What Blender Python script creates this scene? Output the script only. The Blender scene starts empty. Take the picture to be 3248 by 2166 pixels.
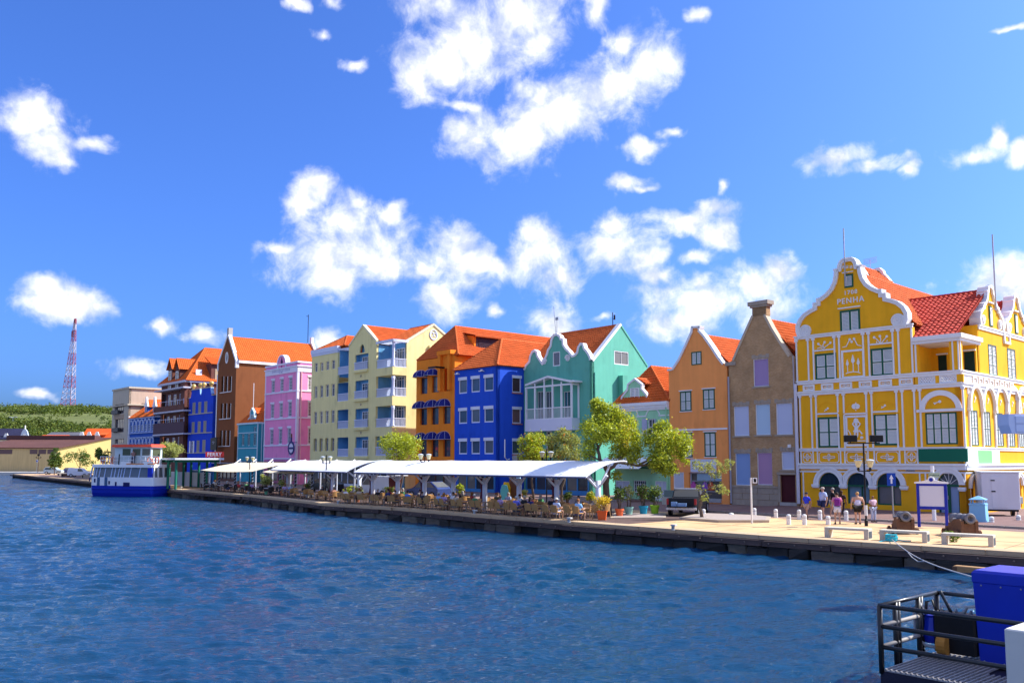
import bpy, math, random, colorsys
from math import sin, cos, pi, radians, sqrt, atan2
from mathutils import Vector as V, Matrix, geometry, noise
random.seed(7)
S = bpy.context.scene
COL = S.collection
# ------------------------------------------------------------------ camera
F, CX, CY, HZ, CAMH, G = 2762., 1624., 1209., 1458., 4.4, 0.9
TH = atan2(HZ - CY, F)
cam = bpy.data.objects.new('camera', bpy.data.cameras.new('camera'))
COL.objects.link(cam)
cam.location = (0, 0, CAMH)
cam.rotation_euler = (pi / 2 + TH, 0, 0)
cam.data.sensor_width = 36
cam.data.lens = 36 * F / 3248
cam.data.shift_y = (CY - 1083) / 3248
cam.data.clip_start = .1
cam.data.clip_end = 6000
S.camera = cam
S.render.resolution_x, S.render.resolution_y = 1024, 682

def ray(px, py):
    u, v = px - CX, CY - py
    return V((u, F * cos(TH) - v * sin(TH), F * sin(TH) + v * cos(TH)))
def gnd(px, py, z=G):
    r = ray(px, py); t = (z - CAMH) / r.z
    return V((r.x * t, r.y * t, z))
def atY(px, py, Y):
    r = ray(px, py); t = Y / r.y
    return V((r.x * t, Y, CAMH + r.z * t))

# ------------------------------------------------------------------ light
SUN_EL, SUN_AZ = radians(42), radians(82)        # azimuth from +Y towards +X
sl = bpy.data.lights.new('sun', 'SUN'); sl.energy = 2.75; sl.angle = radians(.55)
sl.color = (1, .94, .84)
so = bpy.data.objects.new('sun', sl); COL.objects.link(so)
so.rotation_euler = (pi / 2 - SUN_EL, 0, -SUN_AZ + pi)
S.view_settings.view_transform = 'Standard'
S.view_settings.look = 'None'
S.view_settings.exposure = 1.66
S.view_settings.gamma = 1
S.view_settings.use_curve_mapping = False

# ------------------------------------------------------------------ sky with fair weather cumulus
CLOUDS = [(1010,150,110,66),(1100,90,130,74),(1200,40,120,62),(960,190,62,40),(1235,95,60,46),(1000,20,90,30),(1370,20,35,45),
 (1180,305,130,70),(1095,325,70,52),(1280,262,105,62),(1400,205,110,62),(1485,150,76,68),(1430,110,38,38),(1240,232,60,48),(1060,245,50,14),
 (740,590,105,66),(830,570,112,84),(800,515,98,56),(722,428,46,38),(700,468,34,36),(885,612,68,42),(760,645,80,42),(893,500,40,30),(640,570,40,14),
 (1060,612,105,58),(1042,565,60,44),(1020,685,58,48),(1122,602,50,40),(975,620,40,26),
 (1230,592,80,68),(1218,545,48,38),(1292,632,48,40),
 (1420,565,88,46),(1410,522,40,30),(1492,592,60,28),(1520,632,40,22),(1570,510,92,26),(1640,482,48,22),(1652,540,40,30),(1660,432,14,18),
 (1640,692,160,56),(1560,742,90,48),(1742,655,78,42),(1792,618,40,28),(1618,640,28,24),(1765,715,70,58),(1600,590,40,16),
 (1265,740,56,52),(1385,725,36,12),(1130,715,20,16),(745,785,36,26),
 (80,268,68,40),(118,322,60,50),(140,362,32,26),(205,330,55,14),(140,692,96,38),(100,660,50,24),(192,704,56,26),(310,845,56,22),(378,750,26,20),(470,772,42,18),
 (1935,355,72,24),(2000,378,70,18),(2082,390,20,14),(2240,352,50,20),(2288,318,14,26),(2285,645,80,42),(2340,665,44,52),(2350,345,22,24),
 (1470,340,40,18),(1542,306,26,15),(1440,420,46,20),(1475,430,34,10),(815,150,32,15),(745,88,22,14),(1606,30,26,14),(685,12,26,14),(772,12,26,16),(2330,56,34,7),(85,910,40,12)]
w = bpy.data.worlds.new('World'); S.world = w; w.use_nodes = True
nt = w.node_tree; N = nt.nodes; L = nt.links
for n in list(N): N.remove(n)
def nd(tree, typ, **kw):
    n = tree.nodes.new(typ)
    for k, val in kw.items(): setattr(n, k, val)
    return n
def mth(tree, op, a, b=None, c=None, clamp=False):
    n = tree.nodes.new('ShaderNodeMath'); n.operation = op; n.use_clamp = clamp
    for i, x in enumerate((a, b, c)):
        if x is None: continue
        if isinstance(x, (int, float)): n.inputs[i].default_value = x
        else: tree.links.new(x, n.inputs[i])
    return n.outputs[0]
def vmt(tree, op, a, b=None, c=None):
    n = tree.nodes.new('ShaderNodeVectorMath'); n.operation = op
    for i, x in enumerate((a, b, c)):
        if x is None: continue
        if isinstance(x, (tuple, list)): n.inputs[i].default_value = x
        else: tree.links.new(x, n.inputs[i])
    return n.outputs['Value'] if op in ('LENGTH', 'DOT_PRODUCT') else n.outputs[0]
sky = nd(nt, 'ShaderNodeTexSky', sky_type='NISHITA', sun_disc=False, sun_elevation=SUN_EL, sun_rotation=SUN_AZ,
         altitude=0, air_density=.8, dust_density=3.0, ozone_density=2.0)
tint = nd(nt, 'ShaderNodeVectorMath', operation='MULTIPLY'); tint.inputs[1].default_value = (.17, .31, .62)
L.new(sky.outputs[0], tint.inputs[0])
tc = nd(nt, 'ShaderNodeTexCoord')
sep = nd(nt, 'ShaderNodeSeparateXYZ'); L.new(tc.outputs['Generated'], sep.inputs[0])
az = mth(nt, 'ARCTAN2', sep.outputs[0], sep.outputs[1]); el = mth(nt, 'ARCSINE', sep.outputs[2])
cmb = nd(nt, 'ShaderNodeCombineXYZ'); L.new(az, cmb.inputs[0]); L.new(el, cmb.inputs[1])
def fbm(vec, scale, detail, rough=.55, dist=0.):
    n = nd(nt, 'ShaderNodeTexNoise'); L.new(vec, n.inputs['Vector'])
    n.inputs['Scale'].default_value = scale; n.inputs['Detail'].default_value = detail
    n.inputs['Roughness'].default_value = rough; n.inputs['Distortion'].default_value = dist
    return n
wn = fbm(cmb.outputs[0], 26, 3)
wv = vmt(nt, 'MULTIPLY_ADD', wn.outputs['Color'], (.034, .026, 0), (-.017, -.013, 0))
P2 = vmt(nt, 'ADD', cmb.outputs[0], wv)
acc = None
for (cx, cy, rx, ry) in CLOUDS:
    d = ray(cx / .7239, cy / .7239).normalized()
    a0, e0 = atan2(d.x, d.y), math.asin(d.z)
    rx, ry = rx / .7239 / F * 1.12, ry / .7239 / F * 1.12
    ln = vmt(nt, 'LENGTH', vmt(nt, 'MULTIPLY_ADD', P2, (1 / rx, 1 / ry, 0), (-a0 / rx, -e0 / ry, 0)))
    acc = ln if acc is None else mth(nt, 'SMOOTH_MIN', acc, ln, .35)
def cover(dn):
    """cloud layer over the clear sky: returns a Background"""
    mr = nd(nt, 'ShaderNodeMapRange', interpolation_type='SMOOTHSTEP'); L.new(dn, mr.inputs[0])
    mr.inputs[1].default_value = -.3; mr.inputs[2].default_value = 1.0
    mr2 = nd(nt, 'ShaderNodeMapRange'); L.new(mth(nt, 'ADD', mth(nt, 'MULTIPLY', mth(nt, 'SUBTRACT', n4.outputs[0], n3.outputs[0]), 4.5), mth(nt, 'MULTIPLY', mth(nt, 'SUBTRACT', n2.outputs[0], .35), 2.0)), mr2.inputs[0])
    mr2.inputs[1].default_value = -.5; mr2.inputs[2].default_value = .6; mr2.inputs[3].default_value = .0; mr2.inputs[4].default_value = 1.
    cc = nd(nt, 'ShaderNodeMix', data_type='RGBA'); L.new(mr2.outputs[0], cc.inputs[0])
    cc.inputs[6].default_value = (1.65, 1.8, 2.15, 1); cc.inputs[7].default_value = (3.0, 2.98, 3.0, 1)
    mx = nd(nt, 'ShaderNodeMix', data_type='RGBA'); L.new(mr.outputs[0], mx.inputs[0])
    L.new(tint.outputs[0], mx.inputs[6]); L.new(cc.outputs[2], mx.inputs[7])
    bg = nd(nt, 'ShaderNodeBackground'); L.new(mx.outputs[2], bg.inputs[0]); bg.inputs[1].default_value = .15
    return bg.outputs[0]
n2 = fbm(cmb.outputs[0], 9, 3, .55)
n1 = fbm(cmb.outputs[0], 22, 11, .63, .3)
n3 = fbm(vmt(nt, 'ADD', cmb.outputs[0], (.010, .012, 0)), 19, 5, .6, .25)
n4 = fbm(cmb.outputs[0], 19, 5, .6, .25)
dn1 = mth(nt, 'ADD', mth(nt, 'SUBTRACT', 1.0, acc), mth(nt, 'MULTIPLY', mth(nt, 'SUBTRACT', n1.outputs[0], .52), 2.6))
# unseen rest of the sky: cumulus cover made denser to add white fill light
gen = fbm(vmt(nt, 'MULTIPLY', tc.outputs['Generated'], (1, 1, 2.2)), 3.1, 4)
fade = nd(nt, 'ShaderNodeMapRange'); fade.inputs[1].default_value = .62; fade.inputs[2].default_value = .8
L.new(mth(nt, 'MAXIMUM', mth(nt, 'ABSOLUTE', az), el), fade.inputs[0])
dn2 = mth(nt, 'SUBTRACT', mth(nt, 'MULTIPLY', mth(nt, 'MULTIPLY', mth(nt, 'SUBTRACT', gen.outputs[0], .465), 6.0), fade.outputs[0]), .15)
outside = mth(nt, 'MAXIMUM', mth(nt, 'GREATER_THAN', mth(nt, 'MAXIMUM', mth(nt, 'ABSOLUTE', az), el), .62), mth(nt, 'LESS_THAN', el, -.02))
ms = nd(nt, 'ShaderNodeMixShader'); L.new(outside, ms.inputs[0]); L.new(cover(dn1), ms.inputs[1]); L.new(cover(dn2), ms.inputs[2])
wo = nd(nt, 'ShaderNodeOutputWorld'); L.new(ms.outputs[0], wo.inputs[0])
w.cycles.sampling_method = 'MANUAL'; w.cycles.sample_map_resolution = 512
# ------------------------------------------------------------------ helpers
def srgb(*c):
    return tuple(((x / 255) / 12.92 if x / 255 <= .04045 else ((x / 255 + .055) / 1.055) ** 2.4) for x in c)
MATS = {}
def mat(name, col, rough=.8, var=.12, scale=1.2, bump=0., bscale=30., metal=0., streak=0., spec=.18, stretch=None, leaf=False, grain=0., stain=0., curtain=False):
    """plaster/paint/stone: base colour with blotches, rain streaks, fine grain and relief"""
    if name in MATS: return MATS[name]
    m = bpy.data.materials.new(name); m.use_nodes = True; t = m.node_tree
    b = t.nodes['Principled BSDF']; out = t.nodes['Material Output']
    col = tuple(col[:3])
    b.inputs['Roughness'].default_value = rough; b.inputs['Metallic'].default_value = metal
    b.inputs['Specular IOR Level'].default_value = spec
    m.diffuse_color = (*col, 1)
    tcn = nd(t, 'ShaderNodeTexCoord')
    def nz(sc, det, st=None):
        n = nd(t, 'ShaderNodeTexNoise'); n.inputs['Scale'].default_value = sc; n.inputs['Detail'].default_value = det
        if st:
            mp = nd(t, 'ShaderNodeMapping'); mp.inputs['Scale'].default_value = st
            t.links.new(tcn.outputs['Object'], mp.inputs[0]); t.links.new(mp.outputs[0], n.inputs[0])
        else: t.links.new(tcn.outputs['Object'], n.inputs[0])
        return n.outputs[0]
    f = mth(t, 'MULTIPLY_ADD', nz(scale, 6, stretch), 2 * var, 1 - var)
    if streak:
        f = mth(t, 'MULTIPLY', f, mth(t, 'MULTIPLY_ADD', nz(1.0, 4, (2.6, 2.6, .16)), 2 * streak, 1 - streak))
    if grain:
        f = mth(t, 'MULTIPLY', f, mth(t, 'MULTIPLY_ADD', nz(26., 3), 2 * grain, 1 - grain))
    if stain:                                                 # damp and faded patches with a shape of their own
        st = nd(t, 'ShaderNodeMapRange', interpolation_type='SMOOTHSTEP'); t.links.new(nz(.8, 9, (1., 1., .55)), st.inputs[0])
        st.inputs[1].default_value = .53; st.inputs[2].default_value = .70; st.inputs[3].default_value = 1.; st.inputs[4].default_value = 1 - stain
        f = mth(t, 'MULTIPLY', f, st.outputs[0])
    if leaf:
        g = nd(t, 'ShaderNodeNewGeometry')
        f = mth(t, 'MULTIPLY', f, mth(t, 'MULTIPLY_ADD', g.outputs['Random Per Island'], .9, .55))
    vs = nd(t, 'ShaderNodeVectorMath', operation='SCALE'); vs.inputs[0].default_value = col; t.links.new(f, vs.inputs['Scale'])
    if curtain:                                               # some panes show pale blinds behind the glass
        oi = nd(t, 'ShaderNodeObjectInfo'); cm = nd(t, 'ShaderNodeMix', data_type='RGBA'); t.links.new(vs.outputs[0], cm.inputs[6]); cm.inputs[7].default_value = (.20, .19, .17, 1)
        t.links.new(mth(t, 'MULTIPLY', mth(t, 'POWER', oi.outputs['Random'], 2.2), .9), cm.inputs[0]); t.links.new(cm.outputs[2], b.inputs['Base Color'])
    else: t.links.new(vs.outputs[0], b.inputs['Base Color'])
    if bump:
        bn = nd(t, 'ShaderNodeBump'); bn.inputs['Strength'].default_value = bump; bn.inputs['Distance'].default_value = .02
        t.links.new(nz(bscale, 5), bn.inputs['Height']); t.links.new(bn.outputs[0], b.inputs['Normal'])
    if leaf:
        tr = nd(t, 'ShaderNodeBsdfTranslucent'); v2 = nd(t, 'ShaderNodeVectorMath', operation='MULTIPLY')
        v2.inputs[1].default_value = (1.25, 1.15, .5); t.links.new(vs.outputs[0], v2.inputs[0]); t.links.new(v2.outputs[0], tr.inputs[0])
        ms = nd(t, 'ShaderNodeMixShader'); ms.inputs[0].default_value = .38
        t.links.new(b.outputs[0], ms.inputs[1]); t.links.new(tr.outputs[0], ms.inputs[2]); t.links.new(ms.outputs[0], out.inputs[0])
    MATS[name] = m
    return m
def glass(name, col, rough=.06, var=.5, spec=.5):
    return mat(name, col, rough, var, .6, spec=spec, bump=.04, bscale=1.6, curtain=True)

class MB:
    """collects faces; obj() links them as one mesh object"""
    def __init__(s): s.v = []; s.f = []
    def add(s, vs, fs):
        o = len(s.v); s.v += [tuple(v) for v in vs]; s.f += [tuple(i + o for i in f) for f in fs]; return s
    def hexa(s, p):
        return s.add(p, [(0, 1, 2, 3), (7, 6, 5, 4), (0, 4, 5, 1), (1, 5, 6, 2), (2, 6, 7, 3), (3, 7, 4, 0)])
    def box(s, x0, x1, y0, y1, z0, z1):
        return s.hexa([(x0,y0,z0),(x1,y0,z0),(x1,y1,z0),(x0,y1,z0),(x0,y0,z1),(x1,y0,z1),(x1,y1,z1),(x0,y1,z1)])
    def bbox(s, x0, x1, y0, y1, z0, z1, b=.02):
        """box with chamfered vertical and top edges"""
        def ring(i, z): return [(x0+i,y0,z),(x1-i,y0,z),(x1,y0+i,z),(x1,y1-i,z),(x1-i,y1,z),(x0+i,y1,z),(x0,y1-i,z),(x0,y0+i,z)]
        top = [(x0+2*b,y0+b,z1),(x1-2*b,y0+b,z1),(x1-b,y0+2*b,z1),(x1-b,y1-2*b,z1),(x1-2*b,y1-b,z1),(x0+2*b,y1-b,z1),(x0+b,y1-2*b,z1),(x0+b,y0+2*b,z1)]
        return s.loft([ring(b, z0), ring(b, z1 - b), top], True)
    def loft(s, rings, caps=False):
        n = len(rings[0]); o = len(s.v)
        for r in rings: s.v += [tuple(p) for p in r]
        for i in range(len(rings) - 1):
            for j in range(n):
                k = (j + 1) % n
                s.f.append((o+i*n+j, o+i*n+k, o+(i+1)*n+k, o+(i+1)*n+j))
        if caps:
            s.f.append(tuple(o + j for j in range(n))[::-1]); s.f.append(tuple(o + (len(rings)-1)*n + j for j in range(n)))
        return s
    def prism(s, a, b): return s.loft([a, b], True)
    def tube(s, path, r, n=6, caps=True):
        path = [V(p) for p in path]; rings = []
        for i, p in enumerate(path):
            d = (path[min(i+1, len(path)-1)] - path[max(i-1, 0)]).normalized()
            a = d.cross(V((0, 0, 1)) if abs(d.z) < .9 else V((1, 0, 0))).normalized(); b = d.cross(a)
            rr = r[i] if isinstance(r, (list, tuple)) else r
            rings.append([p + (a * cos(2*pi*k/n) + b * sin(2*pi*k/n)) * rr for k in range(n)])
        return s.loft(rings, caps)
    def lathe(s, prof, n=10, c=(0, 0, 0), caps=True):
        return s.loft([[(c[0]+r*cos(2*pi*k/n), c[1]+r*sin(2*pi*k/n), c[2]+z) for k in range(n)] for r, z in prof], caps)
    def ball(s, c, r, n=8, m=5, sq=(1, 1, 1)):
        return s.loft([[(c[0]+sq[0]*r*sin(pi*max(.02,min(.98,i/m)))*cos(2*pi*k/n), c[1]+sq[1]*r*sin(pi*max(.02,min(.98,i/m)))*sin(2*pi*k/n), c[2]-sq[2]*r*cos(pi*i/m)) for k in range(n)] for i in range(m+1)], True)
    def xf(s, M):
        s.v = [tuple(M @ V(p)) for p in s.v]; return s
    def mesh(s, name, smooth=False):
        me = bpy.data.meshes.new(name); me.from_pydata(s.v, [], s.f)
        if smooth: me.polygons.foreach_set('use_smooth', [True] * len(me.polygons))
        me.update(); return me
    def clusters(s):
        """groups of faces that touch each other (bounding boxes within 1 cm)"""
        par = list(range(len(s.v)))
        def fd(i):
            while par[i] != i: par[i] = par[par[i]]; i = par[i]
            return i
        for f in s.f:
            a = fd(f[0])
            for i in f[1:]: par[fd(i)] = a
        comp = {}
        for i, v in enumerate(s.v):
            b = comp.setdefault(fd(i), [9e9]*3 + [-9e9]*3)
            for k in range(3): b[k] = min(b[k], v[k]); b[k+3] = max(b[k+3], v[k])
        keys = list(comp); grp = {k: k for k in keys}
        def gf(k):
            while grp[k] != k: k = grp[k]
            return k
        if len(keys) > 400: return None
        for i, a in enumerate(keys):
            for b in keys[i+1:]:
                A, B = comp[a], comp[b]
                if all(A[k] - .012 < B[k+3] and B[k] - .012 < A[k+3] for k in range(3)): grp[gf(a)] = gf(b)
        out = {}
        for f in s.f: out.setdefault(gf(fd(f[0])), []).append(f)
        return list(out.values())
    def obj(s, name, m, parent=None, smooth=False, split=True, **tags):
        if parent is not None and split and len(s.f) > 6 and 'kind' not in tags:
            cl = s.clusters()
            if cl and 1 < len(cl) <= 60:
                o = None
                for fs in cl:
                    idx = sorted({i for f in fs for i in f}); mp = {i: k for k, i in enumerate(idx)}
                    q = MB(); q.v = [s.v[i] for i in idx]; q.f = [tuple(mp[i] for i in f) for f in fs]
                    o_ = link(name, q.mesh(name, smooth), m, parent, **tags); o = o or o_
                return o
            if cl is None or len(cl) > 60: tags['kind'] = 'stuff'
        return link(name, s.mesh(name, smooth), m, parent, **tags)
CH = {}
def link(name, me, m, parent=None, **tags):
    if m is not None and not me.materials: me.materials.append(m)
    o = bpy.data.objects.new(name, me); COL.objects.link(o)
    if parent: o.parent = parent; CH.setdefault(parent.name, []).append(o)
    for k, v in tags.items(): o[k] = v
    return o
def thing(name, label, cat, loc=(0, 0, 0), rz=0., group=None, scale=1.):
    o = bpy.data.objects.new(name, None); COL.objects.link(o); o.empty_display_size = .2
    o.location = loc; o.rotation_euler = (0, 0, rz); o.scale = (scale,) * 3
    o['label'] = label; o['category'] = cat
    if group: o['group'] = group
    return o
def dup(root, loc, rz=0., label=None, scale=None):
    r = root.copy(); COL.objects.link(r); r.location = loc; r.rotation_euler = (0, 0, rz)
    if label: r['label'] = label
    if scale: r.scale = (scale,) * 3
    for ch in KIDS(root):
        c = ch.copy(); COL.objects.link(c); c.parent = r
        for g in KIDS(ch):
            d = g.copy(); COL.objects.link(d); d.parent = c
    return r
def KIDS(o): return CH.get(o.name, [])

# frame along the waterfront: ex runs to the right along the facades, ey runs inland
EX = V((.6585, -.7526)); EY = V((.7526, .6585)); P0 = V((21.4, 64.4))
ANG = atan2(EX.y, EX.x)
class Bld:
    def __init__(s, name, label, px, py, off=0., ex=EX, p0=P0, cat='building'):
        s.ex = ex; s.ey = V((-ex.y, ex.x)); r = ray(px, py)
        q = p0 + s.ey * off                       # solve (r.xy*t - q).ey = 0
        t = q.dot(s.ey) / V((r.x, r.y)).dot(s.ey)
        s.o = V((r.x * t, r.y * t)); s.root = thing(name, label, cat, (s.o.x, s.o.y, G), atan2(ex.y, ex.x))
    def loc(s, p):
        d = V((p[0], p[1])) - s.o; return V((d.dot(s.ex), d.dot(s.ey), p[2] - G))
class W:
    """a wall plane of a building: a runs along it, h up, c inwards"""
    def __init__(s, b, o=(0, 0), side=False, z=(0, 0, 1)):
        s.b = b; s.o = V(o); s.z = z; s.holes = []
        s.d = V((0, 1)) if side else V((1, 0)); s.i = V((-1, 0)) if side else V((0, 1))
    def p(s, a, h, c=0.):
        q = s.o + s.d * a + s.i * c; return V((q.x, q.y, h))
    def n(s, px, py, c=0.):
        """photo pixel -> (a, h) on this wall"""
        r = ray(px, py); iw = s.b.ex * s.i.x + s.b.ey * s.i.y; dw = s.b.ex * s.d.x + s.b.ey * s.d.y
        ow = s.b.o + s.b.ex * s.o.x + s.b.ey * s.o.y + iw * c
        t = ow.dot(iw) / V((r.x, r.y)).dot(iw)
        return (V((r.x * t, r.y * t)) - ow).dot(dw), CAMH + r.z * t - G
    def q(s, X, Y, c=0.): return s.n(s.z[0] + X / s.z[2], s.z[1] + Y / s.z[2], c)
    def rect(s, X0, Y0, X1, Y1, c=0.):
        xm, ym = (X0 + X1) / 2, (Y0 + Y1) / 2
        return s.q(X0, ym, c)[0], s.q(X1, ym, c)[0], s.q(xm, Y1, c)[1], s.q(xm, Y0, c)[1]
    def box(s, m, a0, a1, h0, h1, c0, c1):
        return m.hexa([s.p(a0,h0,c0), s.p(a1,h0,c0), s.p(a1,h0,c1), s.p(a0,h0,c1), s.p(a0,h1,c0), s.p(a1,h1,c0), s.p(a1,h1,c1), s.p(a0,h1,c1)])
    def poly(s, m, pts, c0, c1): return m.prism([s.p(a, h, c0) for a, h in pts], [s.p(a, h, c1) for a, h in pts])
    def ribbon(s, m, pts, w, c0, c1, one=False, ov=.03):
        """band of width w along a line; one=True keeps it on the left hand side (ov beyond the line)"""
        n = len(pts); L_, R_ = [], []
        for i in range(n):
            d0 = V(pts[i]) - V(pts[max(i-1, 0)]); d1 = V(pts[min(i+1, n-1)]) - V(pts[i])
            if d0.length < 1e-6: d0 = d1
            if d1.length < 1e-6: d1 = d0
            d0.normalize(); d1.normalize(); n0 = V((-d0.y, d0.x)); n1 = V((-d1.y, d1.x)); b = (n0 + n1)
            b = b / max(b.length, .3); k = 1 / max(b.dot(n0), .55)
            p = V(pts[i])
            L_.append(p + b * k * (w if one else w / 2)); R_.append(p - b * k * (ov if one else w / 2))
        for i in range(n - 1):
            s.poly(m, [R_[i], R_[i+1], L_[i+1], L_[i]], c0, c1)
        return m
    def arch(s, m, ac, hc, r0, r1, c0, c1, n=14, ky=1.):
        def pt(r, k): return (ac - r * cos(pi*k/n), hc + (r - r0 + r0 * ky) * sin(pi*k/n))
        for k in range(n): s.poly(m, [pt(r0, k), pt(r1, k), pt(r1, k+1), pt(r0, k+1)], c0, c1)
        return m
    def wall(s, m, outline, thick=.3, holes=None, rev=.18):
        hs_ = s.holes if holes is None else holes
        loops = [[V((a, h, 0)) for a, h in outline]] + [[V((a, h, 0)) for a, h in hl] for hl in hs_]
        flat = [p for l in loops for p in l]
        tri = geometry.tessellate_polygon(loops)
        m.add([s.p(p.x, p.y, 0) for p in flat], tri)
        for k, l in enumerate(loops):
            t = thick if k == 0 else rev
            for i in range(len(l)):
                a, b = l[i], l[(i+1) % len(l)]
                m.add([s.p(a.x,a.y,0), s.p(b.x,b.y,0), s.p(b.x,b.y,t), s.p(a.x,a.y,t)], [(0, 1, 2, 3)])
        return m
    def win(s, r, fm, gm, nx=2, ny=2, rev=.16, fw=.06, mw=.035, name='window', sill=None, lintel=None, glaze=True, hole=True, **tags):
        """window part: frame with glazing bars in a real opening, pane as a sub-part"""
        a0, a1, h0, h1 = r
        if hole: s.holes.append([(a0, h0), (a1, h0), (a1, h1), (a0, h1)])
        m = MB(); c0, c1 = rev - .06, rev + .02
        s.box(m, a0, a0+fw, h0, h1, c0, c1); s.box(m, a1-fw, a1, h0, h1, c0, c1)
        s.box(m, a0+fw, a1-fw, h0, h0+fw, c0, c1); s.box(m, a0+fw, a1-fw, h1-fw, h1, c0, c1)
        for i in range(1, nx):
            x = a0 + (a1-a0) * i / nx; s.box(m, x-mw/2, x+mw/2, h0+fw, h1-fw, c0+.01, c1)
        ys = ny if isinstance(ny, (list, tuple)) else [j / ny for j in range(1, ny)]
        for y in ys:
            y = h0 + (h1-h0) * y; s.box(m, a0+fw, a1-fw, y-mw/2, y+mw/2, c0+.012, c1)
        if sill: s.box(m, a0-.08, a1+.08, h0-sill, h0, -.07, rev)
        if lintel: s.box(m, a0-.08, a1+.08, h1, h1+lintel, -.06, .02)
        o = m.obj(name, fm, s.b.root, **tags)
        if glaze:
            g = MB(); g.add([s.p(a0,h0,rev), s.p(a1,h0,rev), s.p(a1,h1,rev), s.p(a0,h1,rev)], [(0, 1, 2, 3)]); g.obj('pane', gm, o)
        return o
    def shutters(s, r, fm, pm, nx=2, ny=2, fw=.09, rev=.05, slats=9, bk=None, sill=0., name='window', pw=.05):
        """closed louvred shutters in a painted frame"""
        a0, a1, h0, h1 = r
        s.holes.append([(a0, h0), (a1, h0), (a1, h1), (a0, h1)])
        m = MB(); k = MB()
        s.box(m, a0, a0+fw, h0, h1, -.03, rev+.12); s.box(m, a1-fw, a1, h0, h1, -.03, rev+.12)
        s.box(m, a0+fw, a1-fw, h0, h0+fw, -.03, rev+.12); s.box(m, a0+fw, a1-fw, h1-fw, h1, -.03, rev+.12)
        cw = (a1-a0-fw) / nx; ch = (h1-h0-fw) / ny
        for i in range(1, nx): s.box(m, a0+cw*i, a0+cw*i+fw, h0+fw, h1-fw, -.02, rev+.12)
        for j in range(1, ny): s.box(m, a0+fw, a1-fw, h0+ch*j+fw*.25, h0+ch*j+fw*.75, -.018, rev+.12)
        o = m.obj(name, fm, s.b.root)
        for i in range(nx):
            for j in range(ny):
                x0, x1, y0, y1 = a0+cw*i+fw, a0+cw*(i+1), h0+ch*j+fw*.8, h0+ch*(j+1)+fw*.2
                k = MB(); s.box(k, x0, x0+pw, y0, y1, 0, rev); s.box(k, x1-pw, x1, y0, y1, 0, rev)
                s.box(k, x0+pw, x1-pw, y0, y0+pw, 0, rev); s.box(k, x0+pw, x1-pw, y1-pw, y1, 0, rev)
                st = (y1-y0-2*pw) / slats
                for q in range(slats):
                    b = y0+pw+st*q
                    k.add([s.p(x0+pw,b,.005), s.p(x1-pw,b,.005), s.p(x1-pw,b+st*.95,.06), s.p(x0+pw,b+st*.95,.06)], [(0, 1, 2, 3)])
                k.obj('shutter', pm, o)
        g = MB(); g.add([s.p(a0,h0,rev+.09), s.p(a1,h0,rev+.09), s.p(a1,h1,rev+.09), s.p(a0,h1,rev+.09)], [(0, 1, 2, 3)])
        g.obj('backing', bk or DARK, o)
        return o
    def strip(s, name, m_, r, c0, c1, **tags):
        m = MB(); s.box(m, *r, c0, c1); return m.obj(name, m_, s.b.root, **tags)
DARK = mat('dark_interior', (.012, .014, .018), .6)

def tiles(m, poly, w=.28, rs=.36, A=.075, lip=.055):
    """pantiles over a planar convex roof face; poly[0]->poly[1] is the eave (local coordinates)"""
    P = [V(p) for p in poly]; u = (P[1] - P[0]).normalized()
    nrm = V((0, 0, 0))
    for i in range(1, len(P) - 1): nrm += (P[i] - P[0]).cross(P[i+1] - P[0])
    nrm.normalize()
    if nrm.z < 0: nrm = -nrm
    v = nrm.cross(u)
    if v.z < 0: v = -v
    Q = [((p - P[0]).dot(u), (p - P[0]).dot(v)) for p in P]
    vmax = max(q[1] for q in Q); vmin = min(q[1] for q in Q)
    def ext(y):
        xs = []
        for i in range(len(Q)):
            a, b = Q[i], Q[(i+1) % len(Q)]
            if (a[1] - y) * (b[1] - y) <= 0:
                xs.append(a[0] if abs(a[1]-b[1]) < 1e-9 else a[0] + (b[0]-a[0]) * (y-a[1]) / (b[1]-a[1]))
                if abs(a[1]-b[1]) < 1e-9: xs.append(b[0])
        return (min(xs), max(xs)) if xs else (0, 0)
    nr = max(1, round((vmax - vmin) / rs)); st = (vmax - vmin) / nr; q = w / 4
    for r in range(nr):
        y0 = vmin + st*r; y1 = min(y0 + st, vmax - 1e-4); e0 = ext(y0 + 1e-4); e1 = ext(y1)
        lo, hi = min(e0[0], e1[0]), max(e0[1], e1[1])
        k0, k1 = math.floor(lo / q), math.ceil(hi / q); o = len(m.v)
        for k in range(k0, k1 + 1):
            x = k*q; hgt = A * (.5 + .5*cos(2*pi*x/w)); jit = .008 * sin(k*12.9 + r*78.2)
            xa = min(max(x, e0[0]), e0[1]); xb = min(max(x, e1[0]), e1[1])
            pa = P[0] + u*xa + v*(y0 - .03) + nrm*(hgt + lip + jit + .02); pb = P[0] + u*xb + v*y1 + nrm*(hgt + .02); pc = P[0] + u*xa + v*(y0-.03) + nrm*(hgt*.4 - .03)
            m.v += [tuple(pa), tuple(pb), tuple(pc)]
        for k in range(k1 - k0):
            a = o + 3*k; m.f += [(a, a+3, a+4, a+1), (a+2, a+5, a+3, a)]
    m.add(P, [tuple(range(len(P)))])
    return m
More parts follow.
